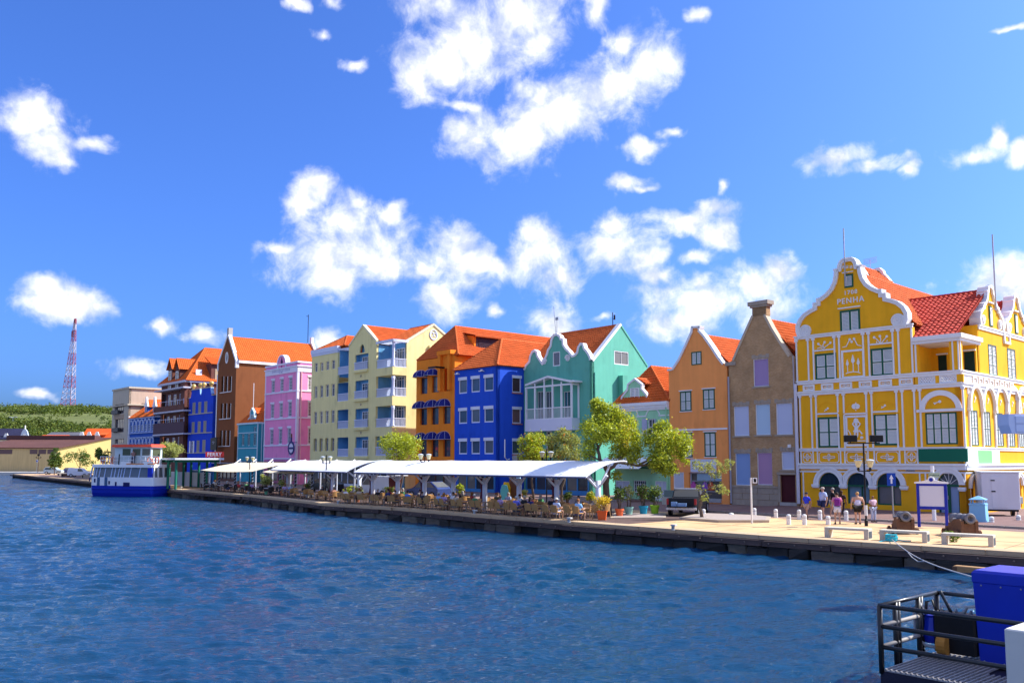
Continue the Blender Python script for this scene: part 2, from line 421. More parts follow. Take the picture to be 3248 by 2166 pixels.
def roof(root, faces, mt, ridges=(), rm=None, w=.28, rs=.36, name='roof', A=.075):
    """roof part with its tiles (too many to pick apart) and ridge caps as sub-parts"""
    base = MB()
    for f in faces: base.add([V(p) - V((0, 0, .05)) for p in f], [tuple(range(len(f)))])
    r = base.obj(name, mt, root)
    t = MB()
    for f in faces: tiles(t, f, w, rs, A)
    t.obj('roof_tiles', mt, r, kind='stuff')
    if ridges:
        for a, b in ridges:
            k = MB(); a, b = V(a), V(b); n = max(2, int((b-a).length / .4))
            for i in range(n):
                p, q = a + (b-a)*i/n, a + (b-a)*(i+1.06)/n
                k.tube([p + V((0, 0, .05)), q + V((0, 0, .05))], [.13, .105], 6)
            k.obj('ridge_tiles', rm or mt, r)
    return r
def text(body, size, m_, parent, M, ext=.012, name='lettering', sx=1., off=0., sp=1.):
    c = bpy.data.curves.new(name, 'FONT'); c.body = body; c.size = size; c.extrude = ext; c.align_x = 'CENTER'; c.align_y = 'CENTER'; c.offset = off; c.space_character = sp
    tmp = bpy.data.objects.new('tmp', c); COL.objects.link(tmp)
    dg = bpy.context.evaluated_depsgraph_get(); me = bpy.data.meshes.new_from_object(tmp.evaluated_get(dg))
    bpy.data.objects.remove(tmp)
    me.transform(M @ Matrix.Diagonal((sx, 1, 1, 1)))
    me.materials.clear()
    return link(name, me, m_, parent)
def wtext(wl, body, a, h, size, m_, parent, c=-.02, **kw):
    x = wl.p(1, 0, 0) - wl.p(0, 0, 0); o = wl.p(a, h, c); i = wl.p(0, 0, -1) - wl.p(0, 0, 0)
    M = Matrix((( x.x, 0, i.x, o.x), (x.y, 0, i.y, o.y), (x.z, 1, i.z, o.z), (0, 0, 0, 1)))
    return text(body, size, m_, parent, M, **kw)

# ------------------------------------------------------------------ shared materials
WHITE = mat('white_trim_paint', (.80, .80, .80), .55, .05, 1.5, .15, 25, streak=.05)
TILE = mat('orange_pantile', (.58, .125, .03), .8, .28, .9, .2, 40, grain=.38)
TILE2 = mat('bright_orange_pantile', (.56, .115, .02), .8, .24, .9, .2, 40, grain=.36)
TILE3 = mat('red_pantile', (.46, .05, .028), .75, .24, .9, .2, 40, grain=.3)
GLS = glass('window_glass', (.025, .035, .05))
GLB = glass('blue_window_glass', (.03, .06, .12))
GREEN = mat('dark_green_paint', (.012, .10, .055), .5, .12)
SHUT = mat('shutter_paint', (.74, .75, .72), .55, .06)
BLACK = mat('black_metal', (.015, .015, .017), .45, .1, metal=.2)
STEEL = mat('grey_steel', (.33, .34, .35), .4, .1, metal=.6)
# ------------------------------------------------------------------ water
import numpy as np
def water():
    rng = np.random.RandomState(4)
    ny, nx = 860, 520
    Y = np.concatenate([[-6, 4], 9.0 * (280 / 9.0) ** (np.arange(ny - 12) / (ny - 13.)), np.linspace(310, 1500, 10)])
    U = np.linspace(-1, 1, nx)
    gx = np.outer(.63 * np.maximum(Y, 5) + 5, U); gy = np.repeat(Y[:, None], nx, 1)
    gy = gy + rng.rand(ny, nx) * .01
    sp = np.maximum(np.gradient(Y)[:, None], (.63 * np.maximum(Y, 5) + 5)[:, None] * 2 / nx)
    z = np.zeros_like(gx)
    for k in range(64):
        lam = .2 * (2.2 / .2) ** (k / 63.); th = rng.normal(1.45, .5); a = .0105 * lam ** .62 * (0.6 + .8 * rng.rand())
        kx, ky = 2*pi/lam*np.cos(th), 2*pi/lam*np.sin(th); ph = rng.rand() * 6.28
        warp = .9 * np.sin(gx * .21 * (1 + .1 * k % 3) + k) + .9 * np.sin(gy * .17 + 1.7 * k)
        s = .5 + .5 * np.sin(kx*gx + ky*gy + ph + warp)
        z += np.clip((lam / sp - 2.) / 2., 0, 1) * a * (2 * s ** 1.35 - .86)
    z *= .85 * (.62 + .38 * np.sin(gx*.11 + gy*.05 + 1.3*np.sin(gy*.09)) * np.sin(gy*.21 - gx*.04 + .8*np.sin(gx*.13)) + .25 * np.sin(gx*.031 + gy*.047))
    vs = np.stack([gx, gy, z], -1).reshape(-1, 3)
    i = np.arange((ny-1) * nx).reshape(ny-1, nx)[:, :-1].ravel()
    fs = np.stack([i, i+1, i+nx+1, i+nx], -1)
    me = bpy.data.meshes.new('water'); me.vertices.add(len(vs)); me.vertices.foreach_set('co', vs.ravel()); me.loops.add(fs.size); me.loops.foreach_set('vertex_index', fs.ravel()); me.polygons.add(len(fs)); me.polygons.foreach_set('loop_start', np.arange(len(fs))*4); me.polygons.foreach_set('loop_total', np.full(len(fs), 4)); me.update(calc_edges=True)
    me.polygons.foreach_set('use_smooth', [True] * len(me.polygons))
    m = bpy.data.materials.new('harbour_water'); m.use_nodes = True; t = m.node_tree; b = t.nodes['Principled BSDF']
    tcn = nd(t, 'ShaderNodeTexCoord'); n0 = nd(t, 'ShaderNodeTexNoise'); n0.inputs['Scale'].default_value = .045; n0.inputs['Detail'].default_value = 3
    t.links.new(tcn.outputs['Object'], n0.inputs[0])
    mxn = nd(t, 'ShaderNodeMix', data_type='RGBA'); t.links.new(n0.outputs[0], mxn.inputs[0])
    mxn.inputs[6].default_value = (.002, .030, .105, 1); mxn.inputs[7].default_value = (.003, .050, .085, 1)
    t.links.new(mxn.outputs[2], b.inputs['Base Color'])
    b.inputs['Roughness'].default_value = .045; b.inputs['IOR'].default_value = 1.333; b.inputs['Specular IOR Level'].default_value = .5
    mp = nd(t, 'ShaderNodeMapping'); mp.inputs['Scale'].default_value = (.45, 1.7, 1); t.links.new(tcn.outputs['Object'], mp.inputs[0])
    n1 = nd(t, 'ShaderNodeTexNoise'); n1.inputs['Scale'].default_value = 6.5; n1.inputs['Detail'].default_value = 6; n1.inputs['Roughness'].default_value = .6
    t.links.new(mp.outputs[0], n1.inputs[0])
    bn = nd(t, 'ShaderNodeBump'); bn.inputs['Strength'].default_value = .8; bn.inputs['Distance'].default_value = .09
    t.links.new(n1.outputs[0], bn.inputs['Height']); t.links.new(bn.outputs[0], b.inputs['Normal'])
    link('water', me, m, None, kind='structure')
water()

# ------------------------------------------------------------------ quay and ground
EDGE_PX = [(3248,1752),(2806,1724),(2450,1700.6),(1950,1664.5),(1550,1634.7),(1262,1611),(1050,1598),(790,1570),(560,1551.7),(280,1525),(40,1503)]
EDGE = [gnd(*p).to_2d() for p in EDGE_PX]
EDGE.insert(0, EDGE[0] + (EDGE[0] - EDGE[1]) * 3.)
CONC = mat('sandy_concrete', (.60, .385, .20), .9, .26, .35, .35, 14, grain=.14, stain=.22)
CONC2 = mat('worn_concrete_edge', (.50, .36, .22), .9, .3, 1.2, .5, 10, grain=.2)
QST = [mat('quay_stone_%d' % i, c, .9, .5, 2.2, .9, 7, grain=.3) for i, c in enumerate([(.055, .05, .045), (.10, .085, .07), (.035, .033, .032), (.15, .13, .10)])]
BEAM = mat('dark_fender_timber', (.085, .06, .055), .85, .45, 1.6, .8, 8, grain=.3)
BRICK = mat('brown_pavers', (.20, .12, .105), .9, .25, .8, .5, 22, grain=.25)
GRASSY = mat('dry_ground', (.28, .24, .13), .95, .3, .05)
INL = EDGE[-1] + V((75, 60))
m = MB()
loop = [(p.x, p.y, G) for p in EDGE] + [(INL.x, INL.y, G), (INL.x + 60, 700, G), (420, 700, G), (420, -30, G)]
m.add(loop, [tuple(range(len(loop)))]); quay = m.obj('quay', CONC, None, kind='structure')
m = MB()                                                   # far ground behind the town, reaching the horizon
m.add([(-1500, 262, .75), (INL.x - 2, 262, .75), (INL.x + 20, 262, .75), (INL.x + 60, 690, .75), (2500, 690, .75), (2500, 3500, .75), (-2500, 3500, .75)], [(0, 1, 2, 3, 4, 5, 6)])
m.add([(-1500, 262, .75), (INL.x + 20, 262, .75), (INL.x + 20, 262.5, -1), (-1500, 262.5, -1)], [(0, 1, 2, 3)])
m.obj('ground', GRASSY, None, kind='structure')
def along(d, L_=None):
    """point and direction at distance d along the quay edge"""
    i = 0
    while i < len(EDGE) - 2 and d > (EDGE[i+1] - EDGE[i]).length: d -= (EDGE[i+1] - EDGE[i]).length; i += 1
    t = (EDGE[i+1] - EDGE[i]).normalized(); return EDGE[i] + t * d, t
TOT = sum((EDGE[i+1] - EDGE[i]).length for i in range(len(EDGE) - 1))
back = MB()
for i in range(len(EDGE) - 1):
    a, b = EDGE[i], EDGE[i+1]; n = V((b.y - a.y, a.x - b.x)).normalized() * .3   # inland
    if n.y < 0: n = -n
    back.add([(a.x+n.x, a.y+n.y, G-.02), (b.x+n.x, b.y+n.y, G-.02), (b.x+n.x, b.y+n.y, -1.5), (a.x+n.x, a.y+n.y, -1.5)], [(0, 1, 2, 3)])
e = EDGE[-1]; back.add([(e.x, e.y, G-.02), (INL.x, INL.y, G-.02), (INL.x, INL.y, -1.5), (e.x, e.y, -1.5)], [(0, 1, 2, 3)])
back.obj('wall_backing', QST[2], quay)
# coping stones, timber fender beams and rough stones below, each its own piece
random.seed(11)
def rough_block(j=.06):
    b = MB(); b.bbox(0, 1, -.22, .3, 0, 1, .05)
    b.v = [(x + random.uniform(-j, j)*.4, y + random.uniform(-j, j), z + random.uniform(-j, j)) for x, y, z in b.v]
    return b
cop = [link_ for link_ in []]
copm = MB().bbox(0, 1, 0, .95, 0, 1, .03).mesh('coping_stone'); copm.materials.append(CONC2)
beamm = []
for k in range(3):
    b_ = rough_block(.035); me = b_.mesh('fender_beam'); me.materials.append(BEAM); beamm.append(me)
stm = []
for k in range(8):
    me = rough_block(.10).mesh('quay_stone'); me.materials.append(QST[[0, 1, 2, 0, 3, 1, 2, 0][k]]); stm.append(me)
boltm = MB().ball((0, -.03, 0), .045, 6, 4).mesh('bolt'); boltm.materials.append(mat('rusty_bolt', (.16, .12, .10), .6))
def place(me, p, t, z, l, h, name, sy=1., out=0.):
    o = bpy.data.objects.new(name, me); COL.objects.link(o); o.parent = quay
    n = V((t.y, -t.x))
    if n.y > 0: n = -n                                     # n points to the water
    o.location = (p.x + n.x*out, p.y + n.y*out, z); o.rotation_euler = (0, 0, atan2(t.y, t.x) + pi)
    o.location.x += t.x * l; o.location.y += t.y * l
    o.scale = (l, sy, h); return o
d = 0.
while d < TOT - 4:
    p, t = along(d); l = 2.4 if d < 150 else 5.
    place(copm, p, t, G - .2 + .02, l - .015, .2, 'coping_stone')
    d += l
d = 0.
while d < TOT - 4:
    p, t = along(d); l = random.uniform(2.6, 4.2) if d < 150 else 7.
    place(random.choice(beamm), p, t, G - .46, l - .05, .27, 'fender_beam', out=.03)
    d += l
for row, z in enumerate((-.05, -.5)):
    d = row * .5
    while d < 150:
        p, t = along(d); l = random.uniform(.9, 2.1)
        if random.random() < .9: place(random.choice(stm), p, t, z + random.uniform(-.03, .03), l - .06, .46 + random.uniform(-.04, .02), 'quay_stone', out=random.uniform(-.14, .02))
        d += l
d = 6.
while d < 130:
    p, t = along(d); place(boltm, p, t, G - .32, 1, 1, 'bolt', out=.27); d += 1.25

# expansion joints in the concrete apron
JM = mat('dark_joint', (.16, .11, .075), .95, .2, 3.)
jm = MB().box(-.012, .012, 0, 1, 0, .006).mesh('expansion_joint'); jm.materials.append(JM); jl = MB().box(0, 1, -.015, .015, 0, .006).mesh('expansion_joint'); jl.materials.append(JM)
d = 2.
while d < 60:
    p, t = along(d); o = bpy.data.objects.new('expansion_joint', jm); COL.objects.link(o); o.parent = quay; n = V((t.y, -t.x)); n = n if n.y > 0 else -n
    o.location = (p.x + n.x, p.y + n.y, G + .001); o.rotation_euler = (0, 0, atan2(n.y, n.x) - pi/2); o.scale = (1, 9.5, 1)
    for k_ in (1.0, 4.4): o = bpy.data.objects.new('expansion_joint', jl); COL.objects.link(o); o.parent = quay; o.location = (p.x + n.x*k_, p.y + n.y*k_, G + .001); o.rotation_euler = (0, 0, atan2(t.y, t.x)); o.scale = (3.6, 1, 1)
    d += 3.6

# raised brick pavement along the facades, road sheet between
def strip_poly(t0, t1, o0, o1, z):
    q = [P0 - EX*t0 + EY*o0, P0 - EX*t1 + EY*o0, P0 - EX*t1 + EY*o1, P0 - EX*t0 + EY*o1]
    return [(p.x, p.y, z) for p in q]
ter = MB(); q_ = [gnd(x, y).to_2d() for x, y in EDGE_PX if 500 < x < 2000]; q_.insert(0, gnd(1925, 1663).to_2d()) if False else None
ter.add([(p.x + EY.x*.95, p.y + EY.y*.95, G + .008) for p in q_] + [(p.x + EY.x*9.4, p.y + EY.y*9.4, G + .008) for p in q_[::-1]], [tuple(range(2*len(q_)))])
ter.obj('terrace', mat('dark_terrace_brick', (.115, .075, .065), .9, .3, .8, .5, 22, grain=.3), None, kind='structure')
road = MB(); road.add(strip_poly(-40, 190, -11.5, 30, G + .004), [(0, 1, 2, 3)])
road.obj('road', mat('street_pavers', (.23, .15, .13), .9, .22, .6, .5, 22, grain=.25), None, kind='structure')
sw = MB()
for (t0, t1, o0, o1, z1) in [(-26, 2.0, -9.6, -.1, .11), (14, 190, -3.0, -.1, .12)]:
    a = strip_poly(t0, t1, o0, o1, G + .01); b = strip_poly(t0, t1, o0 + .03, o1, G + z1); sw.prism(a, b)
pav = sw.obj('pavement', BRICK, None, kind='structure')
kerb = MB().bbox(0, 1, 0, .18, 0, 1, .02).mesh('kerb_stone'); kerb.materials.append(mat('kerb_concrete', (.30, .26, .23), .9, .25, 2., .4))
for t0, t1, off in [(-26, 2, -9.78), (14, 120, -3.18)]:
    x = t0
    while x < t1:
        o = bpy.data.objects.new('kerb_stone', kerb); COL.objects.link(o); o.parent = pav
        q = P0 - EX * (x + .98) + EY * off; o.location = (q.x, q.y, G); o.rotation_euler = (0, 0, ANG); o.scale = (.97, 1, .125)
        x += 1.
# ------------------------------------------------------------------ yellow corner building with the curly gable
YEL = mat('ochre_yellow_plaster', (.88, .43, .016), .85, .10, .7, .35, 18, streak=.09, grain=.05, stain=.10)
TRIM = mat('white_relief_paint', (.78, .79, .80), .6, .06, 1.2, .2, 22, streak=.06)
GREENSIGN = mat('green_sign_board', (.006, .13, .075), .5, .12, .5)
LGREEN = mat('pale_green_sign', (.22, .55, .22), .5, .06)
def penha():
    px = V((.679, -.734))
    b = Bld('gabled_corner_building', 'ochre yellow corner building with white relief trim and curly gable', 2543, 1612, 0, px, V((21.4, 64.4)))
    R = b.root
    Zt, Zb, Zg, Zs = (2448, 700, 2.614), (2448, 1200, 2.614), (2480, 800, 4.9), (2850, 880, 2.613)
    f = W(b, (0, 0), False, Zb); ft = W(b, (0, 0), False, Zt); fg = W(b, (0, 0), False, Zg)
    Wd = f.q(1618, 1130)[0]                                     # width to the street corner
    s = W(b, (Wd, 0), True, Zs); s1 = W(b, (Wd, 0), True, (3000, 1120, 7.84)); s2 = W(b, (Wd, 0), True, (3000, 1300, 7.84)); s3 = W(b, (Wd, 0), True, (3000, 1460, 7.84)); s4 = W(b, (Wd, 0), True, (3000, 880, 6.53))
    DEP = 16.
    hg = ft.q(700, 928)[1]                                     # gable cornice
    hb1, hb0 = ft.q(900, 1290)[1], ft.q(900, 1395)[1]          # balcony band top / bottom
    hs = f.q(900, 575)[1]; hc = f.q(900, 708)[1]
    U2 = ft.q(1168, 1000)[0]
    # ---- windows with shutters
    top = ft
    for r in [ft.rect(362, 1100, 538, 1316), ft.rect(822, 1055, 1016, 1285)]: top.shutters(r, GREEN, SHUT, 2, 2, fw=.13)
    for r in [f.rect(385, 320, 567, 572), f.rect(850, 290, 1054, 555)]: f.shutters(r, GREEN, SHUT, 2, 2, fw=.13)
    f.shutters(f.rect(1278, 282, 1538, 546), GREEN, SHUT, 4, 2, fw=.09)
    fg.shutters(fg.rect(905, 893, 1220, 1258), GREEN, SHUT, 2, 1, slats=14, fw=.14)
    fg.shutters(fg.rect(972, 340, 1112, 550), GREEN, SHUT, 1, 1, slats=8, fw=.12)
    # ---- ground floor arched windows and door
    def archwin(x0, x1, ytop, ybot, yspring, kind):
        xm = (x0 + x1) / 2; a0, a1 = f.q(x0, 950)[0], f.q(x1, 950)[0]; ac = (a0 + a1) / 2; r = (a1 - a0) / 2
        h0, hsp = f.q(xm, ybot)[1], f.q(xm, yspring)[1]; ky = (f.q(xm, ytop)[1] - hsp) / r
        pts = [(a0, h0), (a1, h0)] + [(ac + r*cos(pi*k/12), hsp + ky*r*sin(pi*k/12)) for k in range(13)]
        f.holes.append(pts)
        m = MB(); f.ribbon(m, pts[1:] + pts[:1] , .09, .02, .2); f.box(m, a0, a1, h0, h0+.1, .02, .2); f.box(m, a0, a1, hsp-.12, hsp, .0, .2)
        if kind == 'door': f.box(m, ac-.08, ac+.08, h0, hsp, .02, .2); 
        else: f.box(m, a0 + (a1-a0)*.62, a0 + (a1-a0)*.62+.06, h0, hsp, .04, .2)
        o = m.obj('door' if kind == 'door' else 'window', GREEN, R)
        if kind != 'door':
            q = MB(); n = 17
            for i in range(1, n):
                x = a0 + (a1-a0)*i/n; hh = hsp + ky*sqrt(max(0, r*r - (x-ac)**2)); f.box(q, x-.025, x+.025, hsp, hh, .08, .14)
            q.obj('grille', mat('navy_bars', (.02, .05, .09), .5), o, split=False)
        else:
            q = MB()
            for ang in (.55, 1.1, 1.57, 2.05, 2.6): f.ribbon(q, [(ac + .1*cos(ang), hsp + .1*sin(ang)), (ac + r*.95*cos(ang), hsp + ky*r*.95*sin(ang))], .035, .09, .13)
            q.obj('fanlight_bar', SHUT, o)
            q = MB(); f.box(q, ac-.06, ac-.02, h0+1.0, h0+1.25, -.05, .02); q.obj('handle', STEEL, o)
        g = MB(); f.poly(g, pts, .17, .19); g.obj('pane', kind if not isinstance(kind, str) else GLB, o)
        if kind == 'door':
            q = MB(); f.box(q, a0+.1, ac-.08, h0+.15, hsp-.1, .12, .16); f.box(q, ac+.08, a1-.1, h0+.15, hsp-.1, .12, .16)
            q.obj('door_leaf', mat('blue_grey_door', (.25, .34, .52), .5, .06), o)
        m = MB(); f.arch(m, ac, hsp, r + .02, r + .38, -.13, .0, 16, (ky*r + .02)/(r + .02)); f.arch(m, ac, hsp, r + .26, r + .40, -.17, -.05, 16, (ky*r+.26)/(r+.26))
        m.obj('archivolt', TRIM, R)
        return a0, a1, hsp
    g2 = glass('grey_display_glass', (.12, .12, .14), .15); g1 = glass('pale_display_glass', (.14, .24, .32), .15); g0 = glass('dark_display_glass', (.07, .08, .09), .12)
    ends = [archwin(397, 570, 780, 1035, 880, g0), archwin(630, 812, 783, 1038, 882, g1), archwin(876, 1072, 785, 1050, 884, g2), archwin(1382, 1556, 780, 1132, 880, 'door')]
    m = MB()
    imp = [(ends[0][0]-.5, ends[0][0]), (ends[0][1], ends[1][0]), (ends[1][1], ends[2][0]), (ends[2][1], ends[2][1]+.5), (ends[3][0]-.42, ends[3][0]), (ends[3][1], Wd+.02)]
    for x0, x1 in imp: f.box(m, x0-.02, x1+.02, ends[0][2]-.16, ends[0][2]+.02, -.19, .0); f.box(m, x0+.02, x1-.02, ends[0][2]-.24, ends[0][2]-.16, -.14, 0)
    m.obj('impost', TRIM, R)
    # ---- front walls
    m = MB(); f.wall(m, [(0, 0), (Wd, 0), (Wd, hb0), (0, hb0)], .4); m.obj('front_wall', YEL, R)
    m = MB(); ft.wall(m, [(0, hb0), (U2, hb0), (U2, hg), (0, hg)], .4); m.obj('upper_front_wall', YEL, R)
    uc = fg.q(1045, 700)[0]
    left = [(275,1340),(238,1240),(236,1150),(275,1050),(350,960),(440,900),(500,868),(500,796),(553,786),(553,728),(610,710),(690,650),(760,570),(808,470),(828,370),(830,300),(815,276),(880,258),(885,210),(908,152),(955,108),(1020,93)]
    lp = [fg.q(*p) for p in left]; lp[0] = (lp[0][0], hg)
    lp = [p for p in lp if p[0] < uc - .05] + [(uc, fg.q(1030, 92)[1])]
    oc = lp + [(2*uc - a, h) for a, h in lp[-2::-1]]
    m = MB(); fg.wall(m, [(oc[0][0], hg-.02)] + oc + [(oc[-1][0], hg-.02)], .42); m.obj('gable', YEL, R)
    m = MB(); fg.ribbon(m, oc[::-1], .26, -.14, .5, True); fg.ribbon(m, oc[::-1], .10, -.2, -.1, True); m.obj('gable_coping', TRIM, R)
    for X, Y in ((370, 1225), (1805, 1035)):                     # volutes
        a, h = fg.q(X, Y); a = a if X < 1000 else 2*uc - fg.q(370, 1225)[0]; m = MB(); r = .46
        h = fg.q(370, 1225)[1]
        fg.poly(m, [(a + r*cos(2*pi*k/22), h + r*sin(2*pi*k/22)) for k in range(22)], -.1, .02)
        sgn = 1 if X < 1000 else -1
        fg.ribbon(m, [(a + sgn*(r*.93 - .0105*k)*cos(.42*k), h + (r*.93 - .0105*k)*sin(.42*k)) for k in range(40)], .06, -.16, -.08)
        m.obj('volute', TRIM, R)
    wtext(fg, '1708', fg.q(1070, 625)[0], fg.q(1070, 625)[1], .42, TRIM, R, off=.004, sp=1.25, ext=.03)
    wtext(fg, 'PENHA', fg.q(1068, 752)[0], fg.q(1068, 752)[1], .56, TRIM, R, off=.006, sp=1.2, ext=.03)
    m = MB()
    for X in (950, 1015, 1078):
        a, h = fg.q(X, 230)
        for k in range(3): fg.ribbon(m, [(a-.13*cos(pi*k/3+.4), h-.13*sin(pi*k/3+.4)), (a+.13*cos(pi*k/3+.4), h+.13*sin(pi*k/3+.4))], .04, -.03, 0)
    m.obj('star', TRIM, R)
    m = MB(); r = fg.rect(875, 850, 1222, 868); fg.box(m, *r, -.09, 0); r = fg.rect(940, 305, 1110, 318); fg.box(m, *r, -.08, 0); m.obj('hood_mould', TRIM, R)
    # ---- horizontal bands
    def band(name, h0, h1, c, a0=-.05, a1=Wd):
        m = MB(); f.box(m, a0 - c*.3, a1 + c*.6, (h0+h1*2)/3, h1, -c, .05); f.box(m, a0, a1 + c*.3, h0, (h0+h1*2)/3, -c*.6, .05); m.obj(name, TRIM, R)
    cg = .16
    band('gable_cornice', hg-.06, hg+.2, cg, -.15, U2)
    band('balcony_rail', hb1-.22, hb1+.06, .16); band('balcony_cornice', hb0-.16, hb0+.14, .18)
    band('sill_band', hs-.2, hs+.02, .12); band('storefront_cornice', hc-.38, hc+.03, .24); band('storefront_band', hc-.62, hc-.5, .06)
    # ---- pilaster strips
    m = MB()
    for X in (207, 303, 347, 523, 562, 762, 808, 1008, 1055):
        a = ft.q(X, 1100)[0]; f.box(m, a-.055, a+.055, hb1, hg-.06, -.06, .02); f.box(m, a-.13, a+.13, hg-.22, hg-.06, -.09, .02)
    f.box(m, U2-.11, U2, hb1, hg-.06, -.06, .02)
    for X in (240, 333, 372, 553, 603, 790, 835, 1042, 1090, 1190, 1238, 1596):
        a = f.q(X, 350)[0]; f.box(m, a-.055, a+.055, hs, hb0-.15, -.06, .02); f.box(m, a-.12, a+.12, hb0-.3, hb0-.15, -.09, .02)
    for X in (245, 345, 382, 572, 608, 800, 852, 1062, 1107, 1212):
        a = f.q(X, 650)[0]; f.box(m, a-.045, a+.045, hc, hs-.2, -.05, .02)
    for X, y1 in ((262, 1020), (1228, 880), (1275, 900), (1600, 860)):
        a = f.q(X, 800)[0]; f.box(m, a-.045, a+.045, f.q(X, y1)[1], hc-.6, -.05, .02)
    m.obj('pilaster_strip', TRIM, R)
    # ---- relief panels
    def flower(m, wl, a, h, r, k=1.5):
        for t in range(4):
            an = pi/2*t; rr = r*k if t % 2 == 0 else r
            pts = [(a + (rr*.5 + rr*.5*cos(q))*cos(an) - .28*r*sin(q)*sin(an), h + (rr*.5 + rr*.5*cos(q))*sin(an) + .28*r*sin(q)*cos(an)) for q in [2*pi*i/10 for i in range(11)]]
            wl.ribbon(m, pts, .045, -.05, 0)
    for x0, x1 in ((258, 335), (390, 562), (617, 792), (863, 1057), (1115, 1205)):
        m = MB(); a0, a1 = f.q(x0, 650)[0]+.05, f.q(x1, 650)[0]-.05; h0, h1 = hc+.09, hs-.27; k = .13
        f.ribbon(m, [(a0+k,h0),(a1-k,h0),(a1,h0+k),(a1,h1-k),(a1-k,h1),(a0+k,h1),(a0,h1-k),(a0,h0+k),(a0+k,h0)], .04, -.04, 0)
        flower(m, f, (a0+a1)/2, (h0+h1)/2, min(.24, (a1-a0)*.4), 1.0 if a1-a0 < .9 else 1.9); m.obj('relief_panel', TRIM, R)
    for X in (310, 463, 617, 780, 945, 1117):                   # balcony parapet panels
        a = ft.q(X, 1370)[0]; h0, h1 = hb0+.16, hb1-.26; w_ = .46; m = MB()
        for (x0, x1, y0, y1) in ((-w_, -w_+.13, h0, h1), (w_-.13, w_, h0, h1), (-w_+.13, w_-.13, h0, h0+.13), (-w_+.13, w_-.13, h1-.13, h1)): f.box(m, a+x0, a+x1, y0, y1, -.1, .03)
        flower(m, f, a, (h0+h1)/2, .14, 1.9); m.obj('parapet_panel', TRIM, R)
    m = MB(); f.box(m, 0, U2, hb0+.1, hb1-.2, -.03, .02); m.obj('parapet', YEL, R)
    def rframe(wl, x0, y0, x1, y1, th):
        r = wl.rect(x0, y0, x1, y1); m = MB()
        wl.box(m, r[0]-th, r[0], r[2]-th, r[3]+th, -.05, .02); wl.box(m, r[1], r[1]+th, r[2]-th, r[3]+th, -.05, .02)
        wl.box(m, r[0], r[1], r[3], r[3]+th, -.05, .02); wl.box(m, r[0], r[1], r[2]-th, r[2], -.05, .02); return r, m
    r, m = rframe(ft, 595, 1085, 755, 1288, .14)                # three slender trees
    for X, Y, sc in ((628, 1180, .8), (674, 1150, 1.05), (718, 1170, .85)):
        a, h = ft.q(X, Y); h0 = ft.q(X, 1255)[1]
        ft.poly(m, [(a, h+.34*sc), (a-.10*sc, h+.0), (a-.12*sc, h-.12*sc), (a-.05*sc, h-.24*sc), (a+.05*sc, h-.24*sc), (a+.12*sc, h-.12*sc), (a+.10*sc, h)], -.05, 0)
        ft.box(m, a-.025, a+.025, h0, h-.2*sc, -.04, 0)
    ft.ribbon(m, [ft.q(X, Y) for X, Y in ((616, 1268), (640, 1258), (675, 1252), (710, 1254), (736, 1262))], .06, -.05, 0); m.obj('relief_panel', TRIM, R)
    r, m = rframe(f, 630, 322, 780, 545, .14)                   # figure with raised arms
    def blob(X, Y, rx, ry):
        a, h = f.q(X, Y); f.poly(m, [(a + rx*cos(2*pi*k/10), h + ry*sin(2*pi*k/10)) for k in range(10)], -.06, 0)
    blob(700, 352, .17, .2); blob(702, 380, .09, .1)
    f.poly(m, [f.q(*p) for p in ((685, 392), (722, 392), (715, 420), (720, 445), (682, 445), (688, 420))], -.055, 0)
    f.ribbon(m, [f.q(*p) for p in ((688, 400), (672, 378), (686, 356))], .07, -.05, 0); f.ribbon(m, [f.q(*p) for p in ((718, 400), (735, 378), (716, 356))], .07, -.05, 0)
    f.ribbon(m, [f.q(*p) for p in ((692, 440), (690, 465), (696, 488))], .09, -.05, 0); f.ribbon(m, [f.q(*p) for p in ((712, 440), (714, 465), (708, 488))], .09, -.05, 0)
    f.ribbon(m, [f.q(*p) for p in ((678, 435), (700, 446), (728, 432), (752, 462))], .08, -.058, 0); f.ribbon(m, [f.q(*p) for p in ((634, 430), (648, 448), (664, 488))], .05, -.05, 0)
    blob(748, 490, .1, .1); f.box(m, f.q(635, 518)[0], f.q(778, 518)[0], f.q(700, 521)[1], f.q(700, 514)[1], -.04, 0); m.obj('relief_panel', TRIM, R)
    def sprig(wl, pts, balls, br=.085):
        m = MB()
        for l in pts: wl.ribbon(m, [wl.q(*p) for p in l], .05, -.045, 0)
        for X, Y in balls:
            a, h = wl.q(X, Y); wl.poly(m, [(a + br*cos(2*pi*k/8), h + br*1.1*sin(2*pi*k/8)) for k in range(8)], -.06, 0)
        m.obj('flower_relief', TRIM, R)
    sprig(ft, [[(378,1060),(405,1052),(425,1062),(440,1055),(395,1030),(390,1022)],[(430,1050),(425,1030),(440,1010)],[(440,1050),(460,1035),(490,1012)]], [(388,1022),(440,1008),(488,1012)])
    sprig(ft, [[(588,1050),(620,1042),(632,1015),(645,990)],[(745,1038),(710,1030),(700,1010),(688,985)],[(664,1005),(666,1015)]], [(648,985),(684,980),(664,1003)])
    sprig(ft, [[(848,968),(875,985),(895,1010),(910,1015),(930,990),(955,962)],[(900,958),(905,985),(900,1010)],[(870,1000),(875,1015)],[(960,990),(955,1005)]], [(850,968),(898,958),(955,960)])
    sprig(f, [[(437,272),(450,262),(468,248)],[(445,255),(460,265)]], [(466,248)], .07)
    sprig(f, [[(910,232),(925,240),(940,225)],[(910,246),(925,240)]], [(940,224)], .07)
    sprig(f, [[(1342,205),(1365,202),(1390,192)],[(1350,215),(1365,202)]], [(1394,192)], .09)
    sprig(f, [[(690,210),(698,220),(706,210)],[(698,198),(698,240)],[(698,255),(698,268)]], [(684,232),(712,232)], .17)
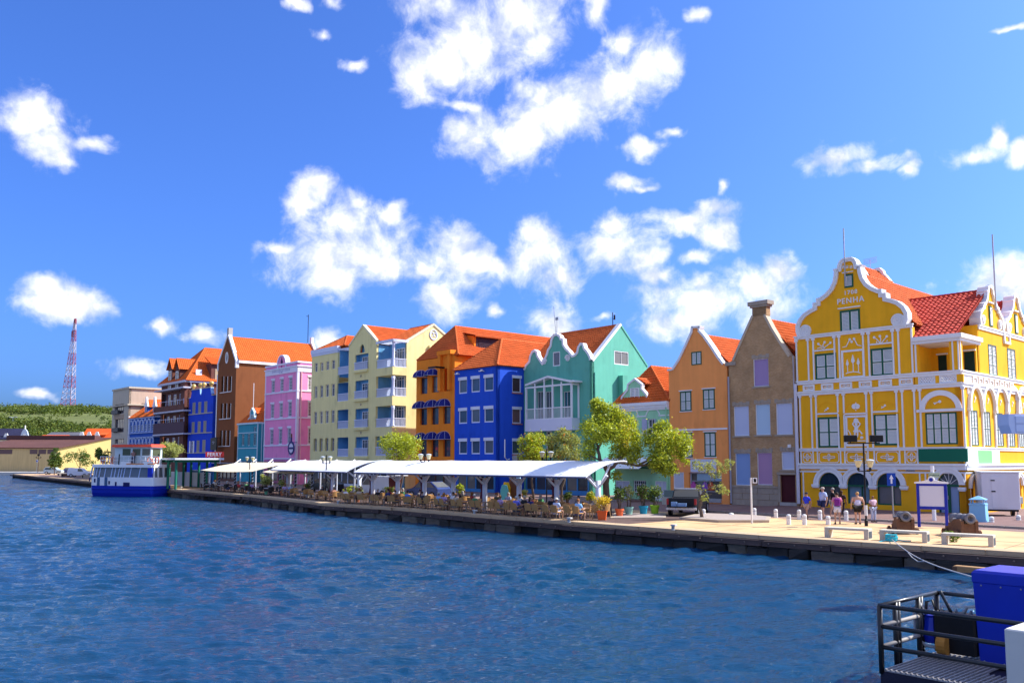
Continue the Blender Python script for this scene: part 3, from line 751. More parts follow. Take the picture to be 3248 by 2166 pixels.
    for X in (465, 692, 943):                                   # shallow blind arches over the mid windows
        a, h = f.q(X, 278); m = MB(); f.arch(m, a, h, .74, .80, -.03, .01, 14, .95); f.box(m, a-.85, a+.85, h-.16, h-.05, -.07, .01); m.obj('blind_arch', YEL if X != 0 else TRIM, R)
    m = MB()
    for x0, x1, y in ((372, 553, 297), (605, 790, 297), (835, 1045, 280)): f.box(m, f.q(x0, y)[0], f.q(x1, y)[0], f.q(x0, y)[1]-.04, f.q(x0, y)[1]+.06, -.08, 0)
    for x0, x1, y in ((350, 525, 1082), (815, 1010, 1030)): ft.box(m, ft.q(x0, y)[0], ft.q(x1, y)[0], ft.q(x0, y)[1]-.04, ft.q(x0, y)[1]+.06, -.08, 0)
    m.obj('window_hood', TRIM, R)
    a, hsp = f.q(1400, 255); m = MB(); r = f.q(1545, 250)[0] - a - .1                # big blind arch right
    f.arch(m, a, hsp, r, r+.34, -.12, .02, 20, .92); f.box(m, f.q(1205, 270)[0], Wd+.05, hsp-.16, hsp+.02, -.12, .02); m.obj('blind_arch_trim', TRIM, R)
    r = f.rect(1222, 583, 1628, 690); m = MB(); f.box(m, *r, -.12, .0); m.obj('sign_board', GREENSIGN, R)
    r = f.rect(1114, 752, 1187, 768); m = MB(); f.box(m, *r, -.04, .0); o = m.obj('street_sign', mat('navy_enamel', (.015, .018, .08), .4), R)
    wtext(f, 'Handelskade', (r[0]+r[1])/2, (r[2]+r[3])/2, .135, TRIM, o, c=-.05, ext=.002, sx=.95)
    # ---- loggia at the corner (third storey)
    Ld = 2.9
    m = MB()
    hl1 = ft.q(1380, 972)[1] - .0
    m.box(U2, Wd, .0, Ld, hb0-.1, hb0+.02); m.obj('loggia_floor', mat('loggia_tiles', (.35, .2, .12), .8), R)
    lw = MB(); lb = W(b, (U2, Ld), False, Zt)
    lb.wall(lw, [(0, hb0), (Wd-U2, hb0), (Wd-U2, hl1), (0, hl1)], .2, []); lw.box(U2-.02, U2+.02, .4, Ld, hb0, hl1); lw.obj('loggia_wall', YEL, R)
    m = MB(); lb.box(m, .5, 1.05, hb0+.3, hb0+2.3, -.04, .05); lb.box(m, 2.2, 2.85, hb0+.4, hb0+2.4, -.04, .05); m.obj('loggia_door', mat('dark_green_door', (.01, .03, .02), .5), R)
    m = MB(); lb.box(m, .4, 1.15, hb0+2.34, hb0+2.44, -.1, 0); lb.box(m, 2.1, 2.95, hb0+2.44, hb0+2.54, -.1, 0); m.obj('door_hood', TRIM, R)
    m = MB(); f.box(m, Wd-.62, Wd-.0, hb1, hl1-.1, .0, .55); m.box(U2, U2+.3, .0, .4, hb1, hl1); m.obj('corner_pier', YEL, R)
    m = MB(); 
    for a in (Wd-.45, Wd-.1): f.box(m, a, a+.09, hb1, hl1-.1, -.05, .0)
    s.box(m, .1, .19, hb1, hl1-.1, -.05, 0); f.box(m, U2+.12, U2+.22, hb1, hl1-.1, -.05, .0); m.obj('pier_strip', TRIM, R)
    m = MB(); m.box(U2, Wd+.25, -.25, 3.6, hl1-.1, hl1+.18); m.box(U2, Wd+.12, -.12, 3.5, hl1-.3, hl1-.1); m.obj('loggia_cornice', TRIM, R)
    def lattice(wl, a0, a1, h0, h1):
        m = MB(); n = 6; st = (a1-a0)/n
        for k in range(-n, 2*n):
            for sg in (1, -1):
                pts = []
                x0 = a0 + k*st; hh = h1-h0
                p, q = (x0, h0) if sg > 0 else (x0, h1), (x0 + hh*.8, h1) if sg > 0 else (x0 + hh*.8, h0)
                t0 = max(0, (a0-p[0])/(q[0]-p[0])); t1 = min(1, (a1-p[0])/(q[0]-p[0]))
                if t1 - t0 > .05: wl.ribbon(m, [(p[0]+(q[0]-p[0])*t, p[1]+(q[1]-p[1])*t) for t in (t0, t1)], .065, -.03 + .01*(sg > 0), .05)
        for r in ((a0-.06, a0, h0, h1), (a1, a1+.06, h0, h1), (a0-.06, a1+.06, h0-.06, h0), (a0-.06, a1+.06, h1, h1+.06)): wl.box(m, *r, -.05, .08)
        m.obj('lattice_panel', TRIM, R)
    for x0, x1 in ((1224, 1350), (1397, 1528)): lattice(f, ft.q(x0, 1320)[0], ft.q(x1, 1310)[0], hb0+.2, hb1-.28)
    m = MB()
    for x0, x1 in ((1190, 1215), (1358, 1390), (1536, 1590)): f.box(m, ft.q(x0, 1310)[0], ft.q(x1, 1310)[0], hb0+.14, hb1-.22, -.06, .12)
    m.obj('parapet_pier', YEL, R)
    # ---- street side
    sh = []
    for X0, X1 in ((575, 795), (925, 1105), (1240, 1415), (1535, 1700), (1820, 1980)):       # tall narrow louvred windows
        a0, a1 = s2.q(X0, 450)[0], s2.q(X1, 450)[0]; s.shutters((a0, a1, hs+.12, s1.q(660, 1400)[1]-.05), GREEN, SHUT, 3, 2, fw=.05, slats=12, pw=.03)
    hub = []
    for k, X in enumerate((735, 1060, 1370, 1665, 1930)):
        a0, a1 = s1.q(X-185, 1300)[0], s1.q(X+150, 1300)[0]; ac, r = (a0+a1)/2, (a1-a0)/2
        h = s1.q(600, 1360)[1]; m = MB(); s.arch(m, ac, h, r-.18, r+.06, -.2, .03, 14, 1.35); s.box(m, a0-.12, a0+.14, h-.2, h, -.24, .03); m.obj('side_arch_trim', TRIM, R)
        m = MB(); s.box(m, a0-.03, a0+.03, hs, h-.2, -.1, .02); s.box(m, a0+.12, a0+.17, hs, h-.2, -.06, .02); s.box(m, a0-.06, a0+.0, h+.9, hb0-.15, -.06, .02); s.box(m, a0+.12, a0+.18, h+.9, hb0-.15, -.06, .02); m.obj('pilaster_strip', TRIM, R)
        m = MB(); a, h = ac, h + .55; s.ribbon(m, [(a-.1, h-.15), (a, h), (a+.06, h+.12)], .05, -.04, 0); s.poly(m, [(a+.08+.08*cos(q*.8), h+.16+.1*sin(q*.8)) for q in range(8)], -.05, 0); m.obj('flower_relief', TRIM, R)
    for k in range(8):                                         # shop arcade at street level
        a0 = .55 + k*1.45; m = MB(); h = ends[0][2]; s.arch(m, a0+.72, h-.05, .5, .78, -.16, .05, 14, 1.25); s.arch(m, a0+.72, h-.05, .66, .8, -.2, -.05, 14, 1.2); m.obj('arcade_arch', TRIM, R)
        pts = [(a0+.22, .1), (a0+1.22, .1)] + [(a0+.72+.5*cos(pi*q/10), h-.05+.62*sin(pi*q/10)) for q in range(11)]; s.holes.append(pts)
        g = MB(); s.poly(g, pts, .3, .32); g.obj('arcade_recess', mat('beige_recess', (.48, .40, .28), .8), R)
    hgs = s4.q(660, 975)[1]; d2 = s4.q(668, 1100)[0]
    for x0, x1, y0, y1 in ((875, 1040, 1400, 1568+330), (1265, 1425, 1480, 1568+420)):
        a0, a1 = s4.q(x0, 1500)[0], s4.q(x1, 1500)[0]; s.shutters((a0, a1, hb1+.1, s4.q((x0+x1)/2, y0)[1]), GREEN, SHUT, 2, 3, fw=.05, slats=6)
    m = MB(); s.wall(m, [(0, 0), (DEP, 0), (DEP, hg+.0), (d2, hg+.0), (d2, hb0), (0, hb0)], .4); m.obj('side_wall', YEL, R)
    m = MB(); m.box(Wd-.3, Wd-.02, d2-.02, d2+.3, hb0, hgs); m.box(Wd-3., Wd-.02, d2-.1, d2+.1, hb0, hgs-.02); m.obj('side_return_wall', YEL, R)
    def sband(name, h0, h1, c, a0=0., hh=DEP):
        m = MB(); s.box(m, a0, hh, (h0+h1*2)/3, h1, -c, .05); s.box(m, a0, hh, h0, (h0+h1*2)/3, -c*.6, .05); m.obj(name, TRIM, R)
    sband('balcony_rail', hb1-.22, hb1+.06, .16); sband('balcony_cornice', hb0-.16, hb0+.14, .18); sband('sill_band', hs-.2, hs+.02, .12)
    sband('storefront_cornice', hc-.38, hc+.03, .24); sband('storefront_band', hc-.62, hc-.5, .06); sband('gable_cornice', hgs-.3, hgs, .12, d2)
    for a0, a1 in ((.25, .95), (1.15, 1.75)): lattice(s, a0, a1, hb0+.2, hb1-.28)
    for k in range(8):
        a = 2.3 + k*1.0; m = MB(); h0, h1 = hb0+.16, hb1-.26; w_ = .38
        for (x0, x1, y0, y1) in ((-w_, -w_+.1, h0, h1), (w_-.1, w_, h0, h1), (-w_+.1, w_-.1, h0, h0+.1), (-w_+.1, w_-.1, h1-.1, h1)): s.box(m, a+x0, a+x1, y0, y1, -.1, .03)
        flower(m, s, a, (h0+h1)/2, .13, 1.4); m.obj('parapet_panel', TRIM, R)
    m = MB(); s.box(m, 1.9, DEP, hb0+.1, hb1-.2, -.03, .3); m.obj('parapet', YEL, R)
    m = MB(); s.box(m, .1, s2.q(760, 1100)[0], hc+.02, hs-.2, -.1, 0); s.box(m, s2.q(1110, 1100)[0], s2.q(1300, 1100)[0], hc+.02, hs-.2, -.1, 0); m.obj('blank_sign', mat('white_sign', (.75, .75, .76), .5, .03), R)
    m = MB(); s.box(m, s2.q(765, 1100)[0], s2.q(1108, 1100)[0], hc+.02, hs-.2, -.1, 0); m.obj('green_sign', LGREEN, R)
    # side gables with transverse roofs
    def sgable(dc, hw, htop, name='street_gable', win=True):
        prof = [(1, 0), (1.03, .16), (.97, .3), (.75, .42), (.75, .46), (.66, .46), (.66, .52), (.52, .55), (.36, .68), (.3, .8), (.32, .84), (.24, .86), (.22, .94), (.12, .99), (0, 1)]
        H = htop - hgs
        o = [(dc - hw*x, hgs + H*y) for x, y in prof] + [(dc + hw*x, hgs + H*y) for x, y in prof[-2::-1]]
        m = MB(); s.wall(m, o, .45, []); m.obj(name, YEL, R)
        m = MB(); s.ribbon(m, o[::-1], .2, -.14, .6, True)
        for sg in (-1, 1):
            a, h = dc + sg*hw*.72, hgs + .42; s.poly(m, [(a + .3*cos(q*.5), h + .36*sin(q*.5)) for q in range(13)], -.1, .02)
            s.ribbon(m, [(a + (.27-.009*k)*cos(.45*k), h + (.32-.01*k)*sin(.45*k)) for k in range(28)], .05, -.15, -.08)
        m.obj('gable_coping', TRIM, R)
        if win:
            m = MB(); s.box(m, dc-.3, dc+.3, hgs+.12, hgs+1.55, -.05, .02); o_ = m.obj('window', GREEN, R)
            m = MB(); s.box(m, dc-.2, dc+.2, hgs+.2, hgs+1.45, -.07, -.04); m.obj('shutter', SHUT, o_)
            m = MB(); s.box(m, dc-.45, dc+.45, hgs+1.75, hgs+1.85, -.12, 0); m.obj('hood_mould', TRIM, R)
    hw = (s4.q(1165, 1000)[0] - s4.q(690, 1000)[0]) / 2; d1 = s4.q(690, 980)[0] + hw
    htop = s4.q(850, 150)[1]
    sgable(d1, hw, htop); d3 = d1 + 5.2; sgable(d3, hw, htop)
    o = [(d1+hw+.05, hgs-.7), (d1+hw+.05, hgs+.2), (d1+hw+.55, hgs+.9), (d1+hw+.75, hgs+.9), (d1+hw+1.25, hgs+.2), (d1+hw+1.25, hgs-.7)]
    m = MB(); s.poly(m, o, -.03, .3); m.obj('small_gable', YEL, R); m = MB(); s.ribbon(m, o[::-1], .16, -.12, .6, True); s.box(m, o[0][0], o[-1][0], hgs-.86, hgs-.7, -.14, .02); m.obj('small_gable_trim', TRIM, R)
    # ---- roofs
    hr = oc[len(oc)//2][1] - .95; he = hg + .15; hr2 = s4.q(800, 300, .4)[1] ; de = .05
    Dr = 15.
    faces = [[(U2+.05, .42, he), (U2+.05, Dr, he), (uc, Dr, hr), (uc, .42, hr)], [(-.02, Dr, he), (-.02, .42, he), (uc, .42, hr), (uc, Dr, hr)]]
    roof(R, faces, TILE, [((uc, .42, hr), (uc, Dr, hr))], w=.3, rs=.36)
    hl = hl1 + .15
    faces = [[(U2+.12, de, hl), (Wd-.1, de, hl), (Wd-.1, d1, hr2), (uc+.6, d1, hr2)], [(Wd-.1, d1+3.0, hl+.5), (uc+.3, d1+3.0, hl+.5), (uc+.3, d1, hr2), (Wd-.1, d1, hr2)],
             [(uc+.3, d1+2.4, hl+.4), (Wd-.1, d1+2.4, hl+.4), (Wd-.1, d3, hr2), (uc+.3, d3, hr2)], [(Wd-.1, d3+3.0, hl), (uc+.3, d3+3.0, hl), (uc+.3, d3, hr2), (Wd-.1, d3, hr2)]]
    roof(R, faces, TILE3, [((uc+1, d1, hr2), (Wd-.1, d1, hr2))], w=.34, rs=.42)
    # taller rear roof beyond the ridge, between two curly parapets
    zt = (2487, 762, 3.087); rp = W(b, (uc, 0), True, zt); ya, yb = rp.q(866, 318)[0], rp.q(1102, 388)[0]; zr = hr + 1.3
    roof(R, [[(uc-.1, ya+.2, hr+.05), (uc-.1, yb, hr+.05), (uc-1.5, yb, zr), (uc-1.5, ya+.2, zr)]], TILE, [((uc-1.5, ya+.2, zr), (uc-1.5, yb, zr))], w=.3, rs=.36, name='rear_roof')
    for dy, k in ((ya, 1.), (yb, 1.)):
        wl = W(b, (uc, dy), False, zt); o = [(0, -.1), (0, .12), (-.2, .16), (-.45, .45), (-.8, 1.0), (-1.0, 1.25), (-1.05, 1.5), (-1.3, 1.78), (-1.65, 1.78), (-1.9, 1.5), (-2.1, -.1)]
        o = [(x, hr + y*.93) for x, y in o]
        m = MB(); wl.poly(m, o, 0, .3); m.obj('rear_parapet', YEL, R); m = MB(); wl.ribbon(m, o, .2, -.08, .38, True); m.obj('parapet_coping', TRIM, R)
    yb -= 3.2; zr -= .1; uc_ = uc - 1.5
    # flag poles and aerial
    POLE = mat('grey_pole', (.42, .42, .46), .5, .05, metal=.3)
    x = fg.q(1022, 480)[0]; m = MB(); m.tube([(x, -.35, fg.q(1030, 540)[1]), (x, -.35, ft.q(600, 75)[1])], .045, 6); m.box(x-.03, x+.03, -.36, .0, fg.q(1030, 330)[1], fg.q(1030, 330)[1]+.06); m.obj('flag_pole', POLE, R)
    a, h = s4.q(930, 700); m = MB(); m.tube([(Wd+.35, a, h), (Wd+.35, a, h+5.4)], .05, 6); m.box(Wd-.1, Wd+.36, a-.03, a+.03, h+.1, h+.16); m.obj('flag_pole', POLE, R)
    m = MB(); c = (uc_, yb+2.0, zr+.1); m.tube([c, (c[0], c[1], c[2]+.9)], .025, 5)
    for k in range(5): m.tube([(c[0]-.55, c[1], c[2]+.55+.1*k), (c[0]+.55, c[1], c[2]+.6+.1*k)], .012, 4)
    m.obj('roof_aerial', POLE, R)
    # camera and cable bracket on the corner
    m = MB(); a, h = f.q(990, 672); f.box(m, a-.12, a+.12, h-.07, h+.07, -.3, -.02); m.obj('security_camera', SHUT, R)
    m = MB(); m.box(0, .4, .4, DEP, 0, hg); m.box(.4, Wd-.4, DEP-.3, DEP, 0, hgs); m.obj('rear_wall', YEL, R)
    return b
PEN = penha()
# ------------------------------------------------------------------ the row of old merchants' houses
def plaster(name, c, v=.08): return mat(name, c, .88, v*1.5, .6, .4, 16, streak=.11, grain=.06, stain=.14)
def brick_mat(name, c1, c2, mc, sc=6.5):
    m = bpy.data.materials.new(name); m.use_nodes = True; t = m.node_tree; b = t.nodes['Principled BSDF']; b.inputs['Roughness'].default_value = .9
    tcn = nd(t, 'ShaderNodeTexCoord'); sp = nd(t, 'ShaderNodeSeparateXYZ'); t.links.new(tcn.outputs['Object'], sp.inputs[0])
    cb = nd(t, 'ShaderNodeCombineXYZ'); t.links.new(mth(t, 'ADD', sp.outputs[0], sp.outputs[1]), cb.inputs[0]); t.links.new(sp.outputs[2], cb.inputs[1])
    br = nd(t, 'ShaderNodeTexBrick'); t.links.new(cb.outputs[0], br.inputs[0]); br.inputs['Scale'].default_value = sc
    br.inputs['Color1'].default_value = (*c1, 1); br.inputs['Color2'].default_value = (*c2, 1); br.inputs['Mortar'].default_value = (*mc, 1)
    br.inputs['Mortar Size'].default_value = .03; br.inputs['Row Height'].default_value = .42; br.inputs['Brick Width'].default_value = 1.1
    nz = nd(t, 'ShaderNodeTexNoise'); nz.inputs['Scale'].default_value = .9; nz.inputs['Detail'].default_value = 6; t.links.new(tcn.outputs['Object'], nz.inputs[0])
    vs = nd(t, 'ShaderNodeVectorMath', operation='SCALE'); t.links.new(br.outputs[0], vs.inputs[0]); t.links.new(mth(t, 'MULTIPLY_ADD', nz.outputs[0], .9, .52), vs.inputs['Scale'])
    t.links.new(vs.outputs[0], b.inputs['Base Color'])
    bn = nd(t, 'ShaderNodeBump'); bn.inputs['Strength'].default_value = .4; bn.inputs['Distance'].default_value = .02
    t.links.new(mth(t, 'SUBTRACT', nz.outputs[0], br.outputs['Fac']), bn.inputs['Height']); t.links.new(bn.outputs[0], b.inputs['Normal'])
    return m
def balus(wl, a0, a1, h0, h1, c, mt, parent=None, pitch=.17, t=.06):
    m = MB(); wl.box(m, a0, a1, h1-.09, h1, c-.07, c+.07); wl.box(m, a0, a1, h0, h0+.07, c-.06, c+.06)
    n = max(2, int((a1-a0)/pitch))
    for i in range(n):
        a = a0 + (a1-a0)*(i+.5)/n; wl.box(m, a-t/2, a+t/2, h0+.05, h1-.07, c-t/2, c+t/2)
    return m.obj('balustrade', mt, parent or wl.b.root, split=False)
def body(b, wd, dep, h, mt, name='wall', front=True):
    """the three other walls of a house behind its front"""
    m = MB(); m.box(0, .25, .3, dep, 0, h); m.obj('party_wall', mt, b.root)
    m = MB(); m.box(.25, wd-.25, dep-.25, dep, 0, h); m.obj('rear_wall', mt, b.root)
def hip_back(wd, d0, d1, he, hr, dh, uc=None, ov=.25):
    """hipped front, ridge running inland"""
    u = wd/2 if uc is None else uc
    return [[(-ov, d0-ov, he), (wd+ov, d0-ov, he), (u, d0+dh, hr)], [(wd+ov, d0-ov, he), (wd+ov, d1, he), (u, d1, hr), (u, d0+dh, hr)], [(-ov, d1, he), (-ov, d0-ov, he), (u, d0+dh, hr), (u, d1, hr)]], \
           [((-ov, d0-ov, he), (u, d0+dh, hr)), ((wd+ov, d0-ov, he), (u, d0+dh, hr)), ((u, d0+dh, hr), (u, d1, hr))]
def gable_back(a0, a1, d0, d1, he, hr, ov=.0):
    u = (a0+a1)/2
    return [[(a1+ov, d0, he), (a1+ov, d1, he), (u, d1, hr), (u, d0, hr)], [(a0-ov, d1, he), (a0-ov, d0, he), (u, d0, hr), (u, d1, hr)]], [((u, d0, hr), (u, d1, hr))]
def gable_along(a0, a1, d0, d1, he, hr, ov=.2):
    d = (d0+d1)/2
    return [[(a0, d0-ov, he), (a1, d0-ov, he), (a1, d, hr), (a0, d, hr)], [(a1, d1+ov, he), (a0, d1+ov, he), (a0, d, hr), (a1, d, hr)]], [((a0, d, hr), (a1, d, hr))]
def apex(b, z, X, Y, u):
    """depth and height of a roof apex seen at X, Y that lies at u along the facade"""
    lo, hi = 0., 25.
    for _ in range(40):
        d = (lo+hi)/2
        if W(b, (0, d), z=z).q(X, Y)[0] > u: lo = d
        else: hi = d
    return d, W(b, (0, d), z=z).q(X, Y)[1]
def pipe(b, x, y, h0, h1, mt, r=.07, name='drainpipe'):
    m = MB(); m.tube([(x, y, h0), (x, y, h1)], r, 8); return m.obj(name, mt, b.root)
Z4, B5, Z6, R4, R5, R7 = (1900, 950, 2.24), (1300, 950, 2.851), (800, 980, 3.015), (500, 1090, 4.239), (340, 1210, 6.27), (1640, 1240, 3.92)

# ---- brown brick house
def brown():
    b = Bld('brick_house', 'brown brick gabled house with boarded pastel windows and chimney top', 2319, 1500); R = b.root; f = W(b, z=Z4)
    BR = brick_mat('brown_brick', (.44, .255, .115), (.52, .33, .165), (.30, .20, .12)); ST = mat('dressed_stone', (.36, .30, .24), .9, .2, 1.5, .4, 12, streak=.15)
    wd = f.q(1402, 800)[0]
    he = f.q(1385, 402)[1]
    pts = [(0, 0), (wd, 0), (wd, he), f.q(1358, 400), f.q(1285, 290), f.q(1232, 205), f.q(1180, 105), f.q(1190, 40)]
    pts += [f.q(1088, 46), f.q(1088, 115), f.q(1050, 200), f.q(1005, 300), f.q(950, 430), (0, f.q(905, 450)[1])]
    PAN = [('lilac_board', (.36, .25, .46)), ('pale_blue_board', (.52, .57, .74)), ('cyan_board', (.45, .60, .74)), ('pink_board', (.44, .26, .42)), ('sky_blue_board', (.24, .36, .62))]
    pm = {n: mat(n, c, .5, .03) for n, c in PAN}
    for r, c in [((1096,420,1204,616), 0), ((958,756,1065,968), 1), ((1112,742,1216,961), 2), ((1258,735,1374,958), 1), ((969,1090,1075,1318), 4), ((1124,1085,1230,1316), 3), ((1296,1078,1386,1208), 1)]:
        q = f.rect(*r); f.win(q, WHITE, pm[PAN[c][0]], 1, 1, rev=.12, fw=.045)
        m = MB(); f.box(m, q[0]-.12, q[1]+.12, q[2]-.12, q[2], -.07, .05); m.obj('window_sill', ST, R)
        m = MB()
        for k in range(5):
            a = q[0] - .1 + (q[1]-q[0]+.2)*k/5; f.box(m, a+.01, a+(q[1]-q[0]+.2)/5-.01, q[3]+.02, q[3]+(.34 if k in (0, 2, 4) else .26), -.03, .05)
        m.obj('lintel_stone', ST, R, split=True)
    q = f.rect(1292, 1245, 1396, 1440); f.win(q, mat('maroon_door', (.07, .012, .018), .6, .3, 1.5), MATS['maroon_door'], 1, 1, rev=.14, fw=.04, name='door')
    m = MB(); f.box(m, q[0]-.25, q[1]+.12, q[3]+.02, q[3]+.2, -.12, .05); f.box(m, q[0]-.2, q[0]-.02, q[2], q[3], -.06, .05); m.obj('door_surround', ST, R)
    m = MB(); f.box(m, q[0]-.1, q[1]+.1, 0, q[2], -.05, .2); m.obj('whitewashed_step', mat('whitewash_patch', (.42, .40, .38), .9, .25, 2.), R)
    m = MB(); f.wall(m, pts, .4); m.obj('front_wall', BR, R)
    hp = f.q(1100, 1335)[1]; q0 = q[0] - .2
    for row in range(3):
        x = -.0 - .0; h0 = hp*row/3; k = 0
        while x < q0 - .1:
            l = min(1.05 if (row + k) % 2 else 1.35, q0 - x); m = MB(); f.box(m, x+.012, x+l-.012, h0+.015, h0+hp/3-.012, -.07 + .012*((row+k) % 3), .05); m.obj('plinth_stone', ST, R); x += l; k += 1
    m = MB(); f.box(m, 0, q0, hp, hp+.14, -.11, .05); m.obj('plinth_course', ST, R)
    m = MB(); f.box(m, f.q(1062, 20)[0], f.q(1205, 20)[0], f.q(1130, 40)[1], f.q(1130, 12)[1], -.16, .75); f.box(m, f.q(1075, 40)[0], f.q(1196, 40)[0], f.q(1130, 55)[1], f.q(1130, 40)[1], -.09, .66); m.obj('chimney_cap', ST, R)
    m = MB(); f.box(m, f.q(1089, 60)[0], f.q(1188, 60)[0], f.q(1130, 118)[1], f.q(1130, 55)[1], .0, .55); m.obj('chimney', BR, R)
    cop = mat('sandstone_coping', (.52, .44, .33), .9, .15)
    m = MB(); f.ribbon(m, [pts[3], pts[4], pts[5], pts[6]], .16, -.08, .5, True); m.obj('gable_coping', cop, R)
    m = MB(); f.ribbon(m, [pts[9], pts[10], pts[11], pts[12]], .16, -.08, .5, True); m.obj('gable_coping', cop, R)
    hr = pts[9][1] - .35; fc, rd = gable_back(-.1, wd+.1, .4, 12, he-.1, hr, 0); roof(R, fc, TILE2, rd)
    body(b, wd, 12, he-.2, BR); m = MB(); m.box(wd-.25, wd, .4, 12, 0, he-.2); m.obj('party_wall', BR, R)
    PIP = mat('grey_downpipe', (.36, .36, .42), .6, .15)
    pipe(b, .05, -.15, .1, f.q(915, 550)[1], PIP); x = wd - .05; pipe(b, x-.02, -.12, f.q(1385, 640)[1], he, PIP, .05); pipe(b, x+.12, -.16, .3, f.q(1395, 600)[1], mat('white_downpipe', (.6, .6, .68), .6, .1), .12)
    m = MB(); a, h = f.q(1356, 1040); f.box(m, a-.12, a+.12, h-.12, h+.12, -.12, .02); m.obj('wall_lamp', WHITE, R)
    m = MB(); f.box(m, -.25, .7, f.q(930, 470)[1], f.q(930, 445)[1], -.15, .1); m.obj('gutter', ST, R)
brown()

# ---- light orange house
def lorange():
    b = Bld('gabled_house', 'light orange plaster house with tall plain gable and dark green shutters', 2123, 1300); R = b.root; f = W(b, z=Z4)
    OR = plaster('light_orange_plaster', (.95, .35, .10)); wd = f.q(914, 800)[0] ; he = f.q(890, 462)[1]
    pts = [(0, 0), (wd, 0), (wd, he), f.q(888, 455), f.q(850, 405), f.q(795, 320), f.q(745, 250), f.q(712, 215), f.q(720, 190), f.q(660, 192), f.q(655, 230), f.q(610, 330), f.q(565, 425), f.q(520, 494), (0, he)]
    for r in [(577,652,657,792), (740,636,823,778), (586,946,664,1120), (750,942,831,1116)]:
        q = f.rect(*r); f.shutters(q, GREEN, SHUT, 2, 2, fw=.1, slats=8); m = MB(); f.box(m, q[0]-.1, q[1]+.1, q[3]+.02, q[3]+.1, -.06, .0); m.obj('window_hood', WHITE, R)
        m = MB(); f.box(m, q[0]-.06, q[1]+.06, q[2]-.07, q[2]-.01, -.06, .0); m.obj('window_sill', WHITE, R)
    q = f.rect(657, 370, 729, 464); f.shutters(q, GREEN, SHUT, 2, 1, fw=.09)
    # shop front
    q = f.rect(640, 1228, 872, 1420); f.win(q, mat('pale_shop_frame', (.55, .60, .68), .5), glass('shop_glass', (.05, .06, .07), .1), 2, [.3, .68], rev=.25, fw=.09, name='shop_window')
    m = MB(); f.box(m, q[0]+.75, q[1]-.05, q[2]+(q[3]-q[2])*.7, q[3]-.1, .1, .16); m.obj('roller_blind', mat('pale_blue_blind', (.30, .43, .52), .7), R)
    for x, c in ((.35, (.5, .1, .35)), (1.5, (.25, .08, .5)), (2.1, (.55, .12, .05))):
        m = MB(); f.box(m, q[0]+x-.25, q[0]+x+.25, q[2]+.75, q[2]+1.25, .1, .2); f.box(m, q[0]+x-.12, q[0]+x+.12, q[2]+1.25, q[2]+1.4, .12, .18); m.obj('display_garment', mat('garment_%.1f' % x, c, .8, .3, 6), R)
    q = f.rect(530, 1225, 604, 1440); q = (max(.1, q[0]), q[1], 0.05, q[3]); f.win(q, WHITE, mat('white_door', (.55, .58, .66), .6, .05), 1, 1, rev=.1, fw=.08, name='door')
    m = MB(); f.wall(m, pts, .4); m.obj('front_wall', OR, R)
    m = MB(); f.ribbon(m, pts[3:8], .17, -.1, .5, True); f.ribbon(m, pts[8:10], .14, -.1, .5, True); f.ribbon(m, pts[7:9], .14, -.1, .5, True); m.obj('gable_coping', WHITE, R, split=False)
    m = MB(); f.ribbon(m, pts[9:14], .17, -.1, .5, True); f.box(m, -.1, pts[13][0], he-.08, he+.08, -.1, .5); m.obj('gable_coping', WHITE, R, split=False)
    m = MB(); h = f.q(720, 922)[1]; f.box(m, .2, wd-.03, h-.07, h+.07, -.07, .02); m.obj('string_course', WHITE, R)
    q = f.rect(655, 1133, 836, 1226); m = MB(); f.box(m, *q, -.1, .02); m.obj('sign_board', mat('blank_white_sign', (.62, .66, .76), .5, .04), R)
    m = MB(); q = f.rect(735, 1412, 870, 1480); f.box(m, q[0], q[1], .1, q[3], -.08, .02); m.obj('shop_plinth', mat('pebbledash', (.35, .35, .36), .9, .3, 8), R)
    fc, rd = gable_back(0, wd, .4, 11, he-.05, pts[9][1]-.75, .05); roof(R, fc, TILE, rd, w=.3)
    body(b, wd, 11, he-.1, OR); m = MB(); m.box(wd-.25, wd-.01, .4, 11, 0, he-.1); m.obj('party_wall', OR, R)
lorange()

